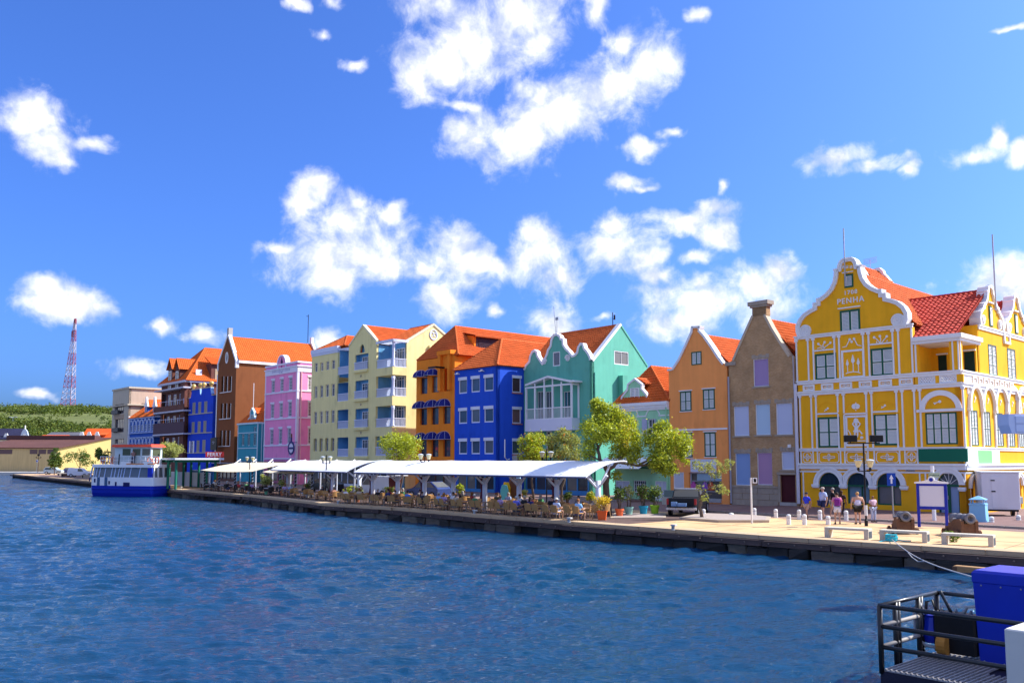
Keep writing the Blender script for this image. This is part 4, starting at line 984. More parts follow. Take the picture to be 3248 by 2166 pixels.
# ---- small mint house
def mint():
    b = Bld('dormer_house', 'small mint green house with white cornice, scrolled dormer and hipped roof', 1948, 1290); R = b.root; f = W(b, z=R7)
    MI = plaster('mint_plaster', (.34, .66, .40)); g = W(b, z=Z4); wd = f.q(1893, 250)[0] - .02
    h1 = f.q(1550, 150)[1]; h0 = f.q(1550, 245)[1]
    for r in [(1410, 350, 1490, 560), (1625, 345, 1715, 545)]: f.win(f.rect(*r), WHITE, GLS, 2, 2, fw=.08)
    for x0, x1 in ((1560, 1622), (1716, 1730)):
        q = f.rect(x0, 345, x1, 560); m = MB(); f.box(m, *q, -.08, -.03); m.obj('shutter', mat('grey_blue_shutter', (.40, .43, .55), .6), R)
    for r, k in [((1720, 1120, 1880, 1350), 'white_gate'), ((1230, 1115, 1400, 1350), 'white_gate')]:
        q = f.rect(*r); q = (q[0], q[1], .1, q[3]); f.win(q, WHITE, mat('pale_door', (.55, .58, .68), .6), 2, 1, rev=.08, name='door')
    q = f.rect(1445, 1110, 1605, 1260); f.win(q, WHITE, GLS, 6, 3, fw=.06, name='shop_window')
    m = MB(); f.wall(m, [(0, 0), (wd, 0), (wd, h0+.05), (0, h0+.05)], .3); m.obj('front_wall', MI, R)
    m = MB()
    for k, (y, c) in enumerate(((0, .10), (.18, .2), (.42, .32))):
        f.box(m, -.1 - c*.3, wd, h0 + y, h0 + [.2, .44, h1-h0+.02][k], -c, .3)
    m.obj('cornice', WHITE, R)
    for X in (1425, 1690):                                      # moulded arches over the windows
        a, h = f.q(X, 320); m = MB(); f.arch(m, a, h, .72, .80, -.05, .01, 14, .95); m.obj('arch_moulding', WHITE, R)
    m = MB(); a0, h = f.q(1490, 318); f.box(m, a0, f.q(1610, 318)[0], h-.05, h+.05, -.05, .01); f.box(m, f.q(1760, 302)[0], wd, h-.05, h+.05, -.05, .01); m.obj('moulding', WHITE, R)
    d = W(b, (0, .45), z=Z4); o = [d.q(*p, ) for p in ((145,742),(163,690),(200,640),(205,600),(255,560),(308,602),(304,632),(340,672),(360,728))]; o[0] = (o[0][0], h1); o[-1] = (o[-1][0], h1)
    q = d.rect(222, 628, 288, 728); d.shutters((q[0], q[1], h1+.05, q[3]), WHITE, SHUT, 2, 1, fw=.06); m = MB(); d.wall(m, o, .25); m.obj('dormer_gable', MI, R)
    m = MB(); d.ribbon(m, o[::-1], .13, -.08, .3, True); m.obj('dormer_coping', WHITE, R, split=False)
    c = (o[0][0]+o[-1][0])/2; fc, rd = gable_back(o[3][0]-.05, o[5][0]+.05, .7, 3., o[3][1]-.1, o[4][1]-.05); roof(R, fc, TILE, rd, name='dormer_roof')
    ap = W(b, (0, 3.4), z=Z4).q(370, 480)
    fc, rd = hip_back(wd, .1, 9, h1+.02, ap[1], 3.3, ap[0], .1); roof(R, fc, TILE2, rd)
    body(b, wd, 9, h1, MI); pipe(b, wd-.25, -.1, 1., h1-.2, MI, .07)
    # curved white canopy over the shop
    m = MB(); n = 8
    for i in range(n):
        p = [(-1.6 + 0, -2.6 + 2.5*sin(pi/2*k/n), 2.75 + .95*(1-cos(pi/2*k/n))*0 + .95*sin(pi/2*k/n)) for k in (i, i+1)]
        m.hexa([(-.9, p[0][1], p[0][2]), (wd-1.2, p[0][1], p[0][2]), (wd-1.2, p[1][1], p[1][2]), (-.9, p[1][1], p[1][2])] + [(-.9, p[0][1], p[0][2]+.03), (wd-1.2, p[0][1], p[0][2]+.03), (wd-1.2, p[1][1], p[1][2]+.03), (-.9, p[1][1], p[1][2]+.03)])
    m.obj('shop_canopy', CANVAS, R, split=False)
    m = MB(); m.add([(wd-1.19, -2.6, 2.75), (wd-1.19, -.1, 2.75), (wd-1.19, -.1, 3.7), (wd-1.19, -.9, 3.5), (wd-1.19, -1.8, 3.2)], [(0, 1, 2, 3, 4)]); m.obj('canopy_end', mat('dark_green_canvas', (.02, .07, .035), .8), R)
CANVAS = mat('white_canvas', (.78, .78, .80), .7, .05, .5, .1, 8)
mint()

# ---- sea green house with triple scrolled gable
def seagreen():
    b = Bld('scrolled_gable_house', 'sea green house with three scrolled white-edged gables and glazed balcony', 1662, 1300, 3.64); R = b.root; f = W(b, z=B5)
    GR = plaster('sea_green_plaster', (.13, .44, .33)); wd = f.q(1646, 700)[0]
    s = W(b, (wd, 0), True, Z4); s5 = W(b, (wd, 0), True, B5)
    he = f.q(1640, 552)[1]
    o = [f.q(*p) for p in [(1038,632),(1050,592),(1080,560),(1088,510),(1108,468),(1130,455),(1153,472),(1160,508),(1183,545),(1200,570),(1222,530),(1240,492),(1248,455),(1272,420),(1280,362),(1302,320),(1330,308),(1360,326),(1370,352),(1388,356),(1394,410),(1416,442),(1442,466),(1472,505),(1490,500),(1512,478),(1522,430),(1545,394),(1570,398),(1583,440),(1600,458),(1622,490),(1648,540)]]
    o[0] = (0, o[0][1]); o[-1] = (wd, o[-1][1])
    q = f.rect(1293, 472, 1358, 602); f.win(q, WHITE, GLB, 1, 1, fw=.1, rev=.08)
    hb = f.q(1250, 1085)[1]; ht = f.q(1250, 800)[1]; a1 = f.q(1462, 1000, -1.1)[0]; dq = 1.1
    for x0, x1 in ((1150, 1195), (1225, 1275), (1390, 1440)):
        q = f.rect(x0, 830, x1, 1070); f.win((q[0], q[1]+.15, hb+.05, q[3]), WHITE, glass('teal_glass', (.02, .10, .12)), 2, 1, name='balcony_door')
    for x0, x1 in ((1068, 1125), (1150, 1200), (1228, 1285), (1390, 1450)):
        q = f.rect(x0, 1190, x1, 1400); f.win(q, WHITE, GLS, 1, [.82], rev=.2, fw=.09)
    m = MB(); f.wall(m, [(0, 0), (wd, 0)] + o[::-1], .35); m.obj('front_wall', GR, R)
    m = MB(); f.ribbon(m, o[::-1], .2, -.1, .42, True, .04); m.obj('gable_coping', WHITE, R, split=False)
    for X, Y in ((1218, 562), (1430, 530)):
        a, h = f.q(X, Y); m = MB(); sg = 1 if X < 1300 else -1
        f.ribbon(m, [(a + sg*(.36-.0085*k)*cos(.4*k), h + (.36-.0085*k)*sin(.4*k)) for k in range(38)], .075, -.11, .0); m.obj('volute', WHITE, R)
    # glazed balcony bay
    fb = W(b, (0, -dq), z=B5); pts = [fb.q(1042, 775), fb.q(1245, 697), fb.q(1465, 742)]
    m = MB(); xs = [fb.q(X, 900)[0] for X in (1048, 1128, 1212, 1287, 1367, 1458)]
    for x in xs: fb.box(m, x-.09, x+.09, hb, ht, 0, .16)
    fb.box(m, xs[0]-.1, xs[-1]+.1, ht, ht+.16, -.02, .18); fb.ribbon(m, pts, .2, -.03, .2)
    for x, k in zip(xs[1:-1], (.45, .95, .8, .4)): fb.box(m, x-.05, x+.05, ht+.1, ht + (max(p[1] for p in pts) - ht)*k, 0, .12)
    m.box(xs[-1]-.09, xs[-1]+.09, -.1, .05, hb, ht+.2); m.box(xs[-1]-.05, xs[-1]+.09, -dq, 0, ht, ht+.16); m.box(xs[-1]-.08, xs[-1]+.5, -dq-.2, 0, pts[2][1]-.05, pts[2][1]+.12); m.obj('balcony_frame', WHITE, R, split=False)
    m = MB(); m.add([(pts[0][0], -dq, pts[0][1]), (pts[1][0], -dq, pts[1][1]), (pts[1][0], .0, pts[1][1]), (pts[0][0], 0, pts[0][1])], [(0, 1, 2, 3)]); m.add([(pts[1][0], -dq, pts[1][1]), (pts[2][0]+.3, -dq, pts[2][1]), (pts[2][0]+.3, .0, pts[2][1]), (pts[1][0], 0, pts[1][1])], [(0, 1, 2, 3)]); m.obj('balcony_roof', WHITE, R)
    m = MB(); fb.box(m, xs[0]-.12, xs[-1]+.1, f.q(1250, 1190)[1], hb, -.02, dq); m.obj('balcony_apron', mat('white_board', (.66, .68, .78), .5, .04), R)
    balus(fb, xs[0], xs[-1], hb, hb + (f.q(1250, 985)[1] - hb), .05, WHITE, pitch=.16, t=.03)
    # right flank with its wide gable
    pk = s.q(150, 172); D = pk[0]*2; hs_ = s5.q(1655, 548)[1]
    q = s.rect(108, 368, 210, 464); s.win(q, WHITE, GLB, 2, 1, fw=.09, rev=.08)
    GRL = GR
    m = MB(); s.wall(m, [(0, 0), (D, 0), (D, hs_), pk, (0, hs_)], .3); m.obj('flank_wall', GRL, R)
    m = MB(); s.ribbon(m, [(0, hs_), pk][::-1], .2, -.12, .4, True, .06); m.obj('verge', WHITE, R); m = MB(); s.ribbon(m, [pk, (D, hs_)][::-1], .12, -.06, .3, True, .05); m.obj('verge', GR, R)
    q = s.rect(138, 542, 172, 705); m = MB(); s.box(m, q[0], q[1], q[2]-1.5, q[3], -.6, 0); m.obj('chimney_breast', GR, R)
    pipe(b, wd+.08, .35, 1, s.q(-270, 1000)[1] + 2.2 if False else hs_-1.2, GR, .06)
    fc, rd = gable_along(.0, wd-.1, .35, D, hs_-.1, pk[1]-.12, 0); roof(R, fc, TILE, rd)
    m = MB(); m.box(-.02, .25, .4, D, 0, hs_-.1); m.obj('party_wall', GR, R)
    m = MB(); m.tube([(.9*wd, D*.5, pk[1]), (.9*wd, D*.5, pk[1]+1.3)], .05, 5); m.tube([(.9*wd+.25, D*.5, pk[1]+.5), (.9*wd+.25, D*.5, pk[1]+1.0)], .09, 6); m.tube([(.9*wd, D*.5, pk[1]+.6), (.9*wd+.25, D*.5, pk[1]+.6)], .03, 4); m.obj('roof_vent', BLACK, R)
    a, h = f.q(1285, 330); hh = f.q(1245, 60)[1]; m = MB(); m.tube([(a, .6, h), (a-.35, .6, hh)], .03, 5); m.tube([(a+.1, .6, h), (a+.15, .6, hh-1.2)], .03, 5); m.box(a-.05, a+.35, .55, .65, hh-1.5, hh-1.2); m.obj('aerial', STEEL, R)
seagreen()

# ---- blue house
def blue():
    b = Bld('hipped_corner_house', 'cobalt blue corner house with white-framed square windows and hipped roof', 1442.5, 1300); R = b.root; f = W(b, z=B5)
    BL = plaster('cobalt_plaster', (.018, .085, .56), .06); wd = f.q(794, 900)[0]; s = W(b, (wd, 0), True, B5); he = f.q(600, 620)[1]; D = 8.4
    FR = mat('blue_grey_frame', (.66, .69, .80), .5, .05)
    for (x0, x1), ys in {(440, 517): [(705, 850), (982, 1122), (1258, 1398)], (553, 633): [(692, 838), (970, 1115), (1255, 1397)], (670, 755): [(680, 828), (963, 1110), (1250, 1397)]}.items():
        for y0, y1 in ys:
            q = f.rect(x0, y0, x1, y1); f.win(q, FR, GLB, 1, 1, rev=.14, fw=.14, lintel=None); m = MB(); f.box(m, q[0]-.02, q[1]+.02, q[3]-.3, q[3]+.04, -.05, .1); m.obj('blind_box', FR, R)
    for y0, y1, g in ((690, 842, (.05, .01, .02)), (972, 1120, (.16, .005, .02)), (1258, 1398, (.04, .09, .1))):
        q = s.rect(926, y0, 1008, y1); s.win(q, FR, glass('side_glass_%d' % y0, g), 1, 1, rev=.14, fw=.12); m = MB(); s.box(m, q[0]-.05, q[1]+.05, q[2]-.12, q[2], -.14, .05); m.obj('window_sill', mat('terracotta_sill', (.45, .16, .12), .8), R); m = MB(); s.box(m, q[0]-.03, q[1]+.03, q[3]-.26, q[3]+.04, -.07, .1); m.obj('blind_box', FR, R)
    m = MB(); f.wall(m, [(0, 0), (wd, 0), (wd, he), (0, he)], .3); m.obj('front_wall', BL, R)
    m = MB(); s.wall(m, [(0, 0), (D, 0), (D, he), (0, he)], .3); m.obj('flank_wall', BL, R)
    dd, hq = apex(b, B5, 832, 362, wd/2); fc, rd = hip_back(wd, 0, max(D, dd)+4, he, hq, dd, None, .18); roof(R, fc, TILE, rd)
    body(b, wd, D, he, BL)
    for X, Y in ((440, 675), (660, 648)):
        m = MB(); a, h = f.q(X, Y); f.box(m, a-.3, a+.25, h-.03, h+.05, -.35, 0); f.box(m, a+.1, a+.3, h+.02, h+.15, -.4, -.25); m.obj('floodlight', WHITE, R)
    m = MB(); a, h = s.q(850, 1265); h2 = s.q(850, 1450)[1]; m.tube([(wd+.5, a-.3, h), (wd+.5, a-.3, h2+.3), (wd+.4, a+.1, h2), (wd+.2, a+.6, h2+.1)], .06, 6); m.obj('bent_pipe', WHITE, R)
    m = MB(); q = s.rect(925, 1408, 992, 1460); s.box(m, *q, -.5, -.02); o_ = m.obj('air_conditioner', mat('beige_unit', (.5, .47, .43), .6), R); m = MB(); s.box(m, q[0]+.3, q[1]-.05, q[2]+.05, q[3]-.05, -.52, -.5); m.obj('fan_grille', mat('brown_grille', (.18, .14, .12), .6), o_)
blue()

# ---- orange house with awnings
NAVY = mat('navy_canvas', (.010, .014, .16), .7, .08, 2)
def orange():
    b = Bld('awning_house', 'deep orange house with navy dome awnings and hoist bay', 1320, 1300); R = b.root; f = W(b, z=B5)
    OR = plaster('deep_orange_plaster', (.86, .24, .02), .06); wd = f.q(405, 900)[0]-.02; he = f.q(160, 545)[1]
    for r in [(97,705,158,852), (200,692,263,838), (93,985,155,1133), (195,975,260,1128), (300,967,367,1122), (93,1268,152,1420), (195,1268,258,1420), (300,1266,367,1418)]:
        q = f.rect(*r); f.win(q, mat('dark_frame', (.03, .04, .06), .5), glass('navy_glass', (.015, .03, .06)), 1, [.34], rev=.28, fw=.05)
    q = f.rect(306, 622, 362, 826); f.win(q, BLACK, DARK, 1, 1, rev=.5, name='hoist_door')
    m = MB(); f.wall(m, [(0, 0), (wd, 0), (wd, he), (0, he)], .6); m.obj('front_wall', OR, R)
    q = f.rect(272, 492, 392, 830); m = MB(); f.box(m, q[0], q[0]+.5, q[2]+.1, q[3], -.35, .0); f.box(m, q[1]-.65, q[1]-.25, q[2]+.1, q[3], -.35, .0); f.box(m, q[0]-.05, q[1]+.05, q[3]-.1, q[3]+.35, -.45, .5); f.box(m, q[0], q[1], he, q[3], .02, .5); m.obj('hoist_bay', OR, R, split=False)
    m = MB(); a, h = f.q(290, 620); f.box(m, a-.9, a+.5, h-.08, h+.1, -1.3, -1.1); f.box(m, a+.3, a+.5, h-.08, h+.1, -1.2, 0); m.obj('hoist_beam', BLACK, R)
    for (x0, x1, yt, yb) in [(60,158,641,704), (160,265,627,690), (54,156,919,985), (158,263,907,975), (262,373,898,966), (64,156,1203,1266), (157,262,1197,1264), (262,373,1191,1264)]:
        q = f.rect(x0, yt, x1, yb); ac, r, h0, hh = (q[0]+q[1])/2, (q[1]-q[0])/2, q[2], q[3]-q[2]; m = MB(); n = 10; k = 5
        rings = [[f.p(ac - r*.96*cos(pi*i/n)*cos(pi/2*min(j/k, .98)), h0 + hh*sin(pi/2*j/k), -r*sin(pi*i/n)*cos(pi/2*min(j/k, .98)) - .02) for i in range(n+1)] for j in range(k+1)]
        for j in range(k):
            for i in range(n): m.add([rings[j][i], rings[j][i+1], rings[j+1][i+1], rings[j+1][i]], [(0, 1, 2, 3)])
        o_ = m.obj('awning', NAVY, R, smooth=True, split=False)
        m = MB()
        for i in range(0, n+1, 2): m.tube([V(rings[j][i]) + V((0, -.015, .01)) for j in range(k+1)], .018, 4)
        m.tube([V(rings[0][i]) + V((0, -.01, 0)) for i in range(n+1)], .02, 4); m.obj('piping', mat('pale_piping', (.5, .52, .65), .6), o_, split=False)
    s = W(b, (wd, 0), True, B5); D = 17.
    m = MB(); m.box(wd-.3, wd, .6, D, 0, he+.5); m.obj('flank_wall', OR, R); m = MB(); m.box(0, .3, .6, D, 0, he); m.obj('party_wall', OR, R)
    m = MB(); m.box(q[1], wd+.02, .5, .8, he, he+.35); m.obj('parapet', OR, R)
    W2 = wd + .2
    dd, hq = apex(b, B5, 412, 247, W2/2); ap = (W2/2, hq); fc, rd = hip_back(W2, .4, D+6, he+.1, hq, dd-.4, None, .2); roof(R, fc, TILE, rd)
    # big louvred dormer on the right hand slope
    uf = wd - .9; wl = W(b, (uf, 0), True, B5); d0, hb = wl.q(598, 462); d1 = wl.q(828, 372)[0]; h1 = wl.q(600, 338)[1]
    m = MB(); m.prism([(uf, d0-.3, hb-.3), (uf, d0-.3, h1+.1), (ap[0]+.1, d0-.3, h1+.5), (ap[0]+.1, d0-.3, hb)], [(uf, d1+.5, hb-.3), (uf, d1+.5, h1+.1), (ap[0]+.1, d1+.5, h1+.5), (ap[0]+.1, d1+.5, hb)]); m.obj('dormer', OR, R)
    PW = mat('purple_brown_wood', (.05, .025, .04), .7); m = MB(); wl.box(m, d0, d1, hb, h1, -.04, .02); o_ = m.obj('louvre', PW, R); m = MB()
    for k in range(9): wl.box(m, d0+.3, d1-.2, hb+.1+k*(h1-hb-.2)/9, hb+.1+(k+.55)*(h1-hb-.2)/9, -.09, -.03)
    m.obj('louvre_slats', PW, o_, split=False)
    roof(R, [[(uf+.45, d0-.5, h1+.02), (uf+.45, d1+.8, h1+.02), (ap[0]+.1, d1+.8, h1+.75), (ap[0]+.1, d0-.5, h1+.75)]], TILE, name='dormer_roof')
    m = MB(); c = V((wd-.9, 1.2, he+.75)); m.lathe([(.02, 0), (.3, .05), (.48, .16), (.5, .17), (.3, .07)], 12); M = Matrix.Translation(c) @ Matrix.Rotation(radians(70), 4, 'X'); m.xf(M); m.tube([c, c - V((0, 0, .7))], .03, 5); m.obj('satellite_dish', mat('dish_white', (.62, .6, .58), .5), R)
orange()
# ---- cream house with blue loggias
def cream():
    b = Bld('loggia_house', 'tall cream house with blue recessed balconies and pale balustrades', 986, 1300); R = b.root; f = W(b, z=Z6)
    CR = plaster('cream_plaster', (.74, .66, .31), .05); BLU = plaster('sky_blue_plaster', (.13, .36, .62), .05); BAL = mat('pale_balustrade', (.58, .64, .80), .6, .05)
    x1, x2, x3, wd = f.q(812, 800)[0], f.q(918, 800)[0], f.q(1183, 800)[0], f.q(1341, 800)[0]
    s = W(b, (wd, 0), True, Z6); hl = f.q(700, 412)[1]; pk = f.q(1062, 152); hee = f.q(1188, 300)[1]; heL = hee
    hr_ = f.q(1330, 300)[1]; sd = s.q(1472, 800)[0]
    rows = [[(517, 600), (738, 852), (983, 1100), (1238, 1360)], [(510, 592), (731, 845), (978, 1095), (1236, 1358)], [(500, 582), (722, 838), (972, 1090), (1234, 1357)], [(489, 572), (715, 832), (966, 1086), (1233, 1356)]]
    for (a, c), ys in zip(((596, 625), (651, 680), (704, 735), (760, 792)), rows):
        for k, (y0, y1) in enumerate(ys): f.win(f.rect(a - 3*k, y0, c - 3*k, y1), WHITE, GLB, 2, [.68], rev=.2 if k < 3 else .35, fw=.06)
    def recess(a0, a1, h0, h1, dep, doors, hole=True):
        if hole: f.holes.append([(a0, h0), (a1, h0), (a1, h1), (a0, h1)])
        m = MB()
        m.add([f.p(a0, h0, .05), f.p(a0, h1, .05), f.p(a0, h1, dep), f.p(a0, h0, dep)], [(0, 1, 2, 3)]); m.add([f.p(a1, h0, .05), f.p(a1, h1, .05), f.p(a1, h1, dep), f.p(a1, h0, dep)], [(0, 1, 2, 3)])
        m.add([f.p(a0, h0, dep), f.p(a1, h0, dep), f.p(a1, h1, dep), f.p(a0, h1, dep)], [(0, 1, 2, 3)]); m.add([f.p(a0, h0, .05), f.p(a1, h0, .05), f.p(a1, h0, dep), f.p(a0, h0, dep)], [(0, 1, 2, 3)]); m.add([f.p(a0, h1, .05), f.p(a1, h1, .05), f.p(a1, h1, dep), f.p(a0, h1, dep)], [(0, 1, 2, 3)])
        m.obj('loggia_recess', BLU, R, split=False)
        wl = W(b, (0, dep), z=Z6)
        for d0, d1, nx in doors: wl.win((a0 + (a1-a0)*d0, a0 + (a1-a0)*d1, h0+.03, h0 + (h1-h0)*.86), WHITE, GLB, nx, [.82], rev=-.02, fw=.08, name='glazed_door', hole=False)
    for y0, y1 in ((705, 880), (962, 1142), (1227, 1410)):
        q = f.rect(812, y0, 918, y1); recess(q[0]+.03, q[1], q[2], q[3], 1.6, []); balus(f, q[0]+.05, q[1]-.02, q[2], q[2]+1.0, .1, BAL)
    for k, (y0, y1) in enumerate(((432, 580), (682, 856), (952, 1130), (1222, 1405))):
        q = f.rect(986, y0, 1110, y1); recess(q[0], q[1], q[2], q[3], .7, [(.2, .98, 4)]); balus(f, q[0]-.02, q[1]+.02, q[2], q[2]+1.0, -.12, BAL)
        m = MB(); f.box(m, q[0]-.1, q[1]+.1, q[2]-.35, q[2], -.28, .02); m.obj('balcony_slab', CR, R)
        if k: m = MB(); a, h = f.q(1040, y0-40); f.poly(m, [(a+.18*cos(i), h+.18*sin(i)) for i in range(6)], -.04, 0); m.obj('roundel', mat('sand_roundel', (.4, .33, .2), .8), R)
    a, h = f.q(1050, 430); r = .62; f.holes.append([(a - r, h+.16), (a+r, h+.16)] + [(a + r*cos(pi*i/10), h + .2 + r*1.7*sin(pi*i/10)) for i in range(11)])
    m = MB(); f.box(m, a-r-.2, a+r+.2, h, h+1.5, .5, .55); m.obj('arch_niche', BLU, R)
    # walls: left bay, bays between, central gable
    m = MB(); f.wall(m, [(0, 0), (x3, 0), (x3, hee), pk, (x2, heL), (x2, f.q(865, 700)[1]), (x1, f.q(865, 705)[1]), (x1, hl), (0, hl)], .3); m.obj('front_wall', CR, R)
    m = MB(); f.box(m, -.12, x1+.06, hl-.05, hl+.55, -.15, .4); f.box(m, -.05, x1+.02, hl-.35, hl-.05, -.07, .3); m.obj('cornice', BAL, R)
    q = f.rect(822, 435, 918, 622); m = MB(); m.box(x1, x2, 1.5, 1.7, q[2]-.3, hl+.3); m.box(x1+.01, x1+.06, .3, 1.6, q[2]-.3, hl); m.box(x2-.05, x2, .3, 1.6, q[2]-.3, hl); m.obj('loggia_recess', BLU, R, split=False); balus(f, x1, x2, q[2], q[2]+1., .1, BAL)
    m = MB()
    for k in range(5): m.box(x1, x2, .1+k*.33, .22+k*.33, hl-.1, hl+.1)
    m.obj('pergola_slat', BAL, R)
    m = MB(); f.ribbon(m, [(x3, hee), pk], .18, -.08, .4, True, .05); m.obj('gable_coping', mat('pale_cream_coping', (.7, .66, .45), .8), R); m = MB(); f.ribbon(m, [pk, (x2, heL)], .18, -.08, .4, True, .05); m.obj('gable_coping', MATS['pale_cream_coping'], R)
    # right hand loggias round the corner column
    lv = [(302, 562), (652, 838), (930, 1126), (1222, 1400)]
    rc = W(b, (0, 1.9), z=Z6)
    m = MB(); m.box(x3, wd-.02, sd, sd+.2, 0, hr_); m.box(x3-.02, x3+.03, .3, sd, 0, hr_-.2); m.obj('loggia_wall', BLU, R, split=False)
    BLF = W(b, (0, sd), z=Z6)
    for k, (y0, y1) in enumerate(lv):
        h0 = f.q(1255, y1)[1]; h1 = f.q(1255, y0)[1]
        m = MB(); m.box(x3-.05, wd+.05, -.05, sd, h0-1.15 if k else h0-1.0, h0-.02); m.obj('balcony_parapet', CR, R)
        balus(f, x3+.1, wd-.3, h0, h0+1.05, .05, BAL); balus(s, .3, sd, h0, h0+1.05, .05, BAL)
        m = MB(); m.lathe([(.24, 0), (.24, .15), (.19, .25), (.17, h1-h0-.5), (.22, h1-h0-.35), (.24, h1-h0)], 12, (wd-.2, .22, h0)); m.obj('corner_column', BAL, R, smooth=True)
        BLF.win((x3+.7, x3+1.8, h0, h0+2.3), WHITE, GLS, 1, [.85], rev=-.03, name='glazed_door', hole=False); BLF.win((wd-2.1, wd-.3, h0, h0+2.5), WHITE, GLB, 3, [.85], rev=-.03, name='glazed_door', hole=False)
    m = MB(); m.box(x3, wd+.1, -.1, .15, hr_-.15, hr_+.15); m.box(wd-.15, wd+.1, -.1, sd+.1, hr_-.16, hr_+.14); m.obj('pergola_beam', BAL, R)
    m = MB()
    for k in range(8): m.box(x3+.2+k*.55, x3+.32+k*.55, .15, sd, hr_-.1, hr_+.1)
    m.obj('pergola_slat', BAL, R)
    # lit flank with gable and medallion
    s2 = W(b, (wd, sd), True, Z6); p2 = s2.q(1735, 142); D = p2[0]*2; h2 = s2.q(1478, 300)[1]
    m = MB(); s2.wall(m, [(0, 0), (D, 0), (D, h2), p2, (0, h2)], .3, []); m.obj('flank_wall', CR, R)
    m = MB(); s2.ribbon(m, [p2, (0, h2)], .2, -.1, .3, True, .05); m.obj('verge', MATS['pale_cream_coping'], R); m = MB(); s2.ribbon(m, [(D, h2), p2], .2, -.1, .3, True, .05); m.obj('verge', MATS['pale_cream_coping'], R)
    a, h = s2.q(1733, 247); m = MB(); s2.ribbon(m, [(a+.55*cos(2*pi*i/16), h+.62*sin(2*pi*i/16)) for i in range(17)], .12, -.08, .02)
    for sg in (-1, 1): s2.ribbon(m, [(a + sg*(.2+.2*cos(i*.7)), h + .05 + .25*sin(i*.7)) for i in range(8)], .07, -.06, .02)
    m.obj('medallion', BAL, R, split=False)
    fc, rd = gable_along(x3-1.5, wd-.05, sd, sd+D, h2-.1, p2[1]-.1, 0); roof(R, fc, TILE, rd, w=.32, rs=.42)
    fc, rd = gable_back(x2, x3, .3, sd+D*.5+1, hee-.05, pk[1]-.12, .05); roof(R, fc, TILE, rd, w=.32, rs=.42)
    dd, hq = apex(b, Z6, 908, 262, (x1+1.2)/2); fc, rd = hip_back(x1+1.2, .3, max(11, dd+3), hl+.5, hq, dd-.3, None, .0); roof(R, fc, TILE, rd, w=.32, rs=.42)
    m = MB(); m.box(0, .3, .3, 11, 0, hl); m.box(.3, wd, 9.5, 9.8, 0, hl); m.obj('rear_wall', CR, R)
    m = MB(); s2.box(m, *s2.rect(1683, 352, 1696, 396), -.3, 0); m.obj('vent_hood', CR, R)
cream()

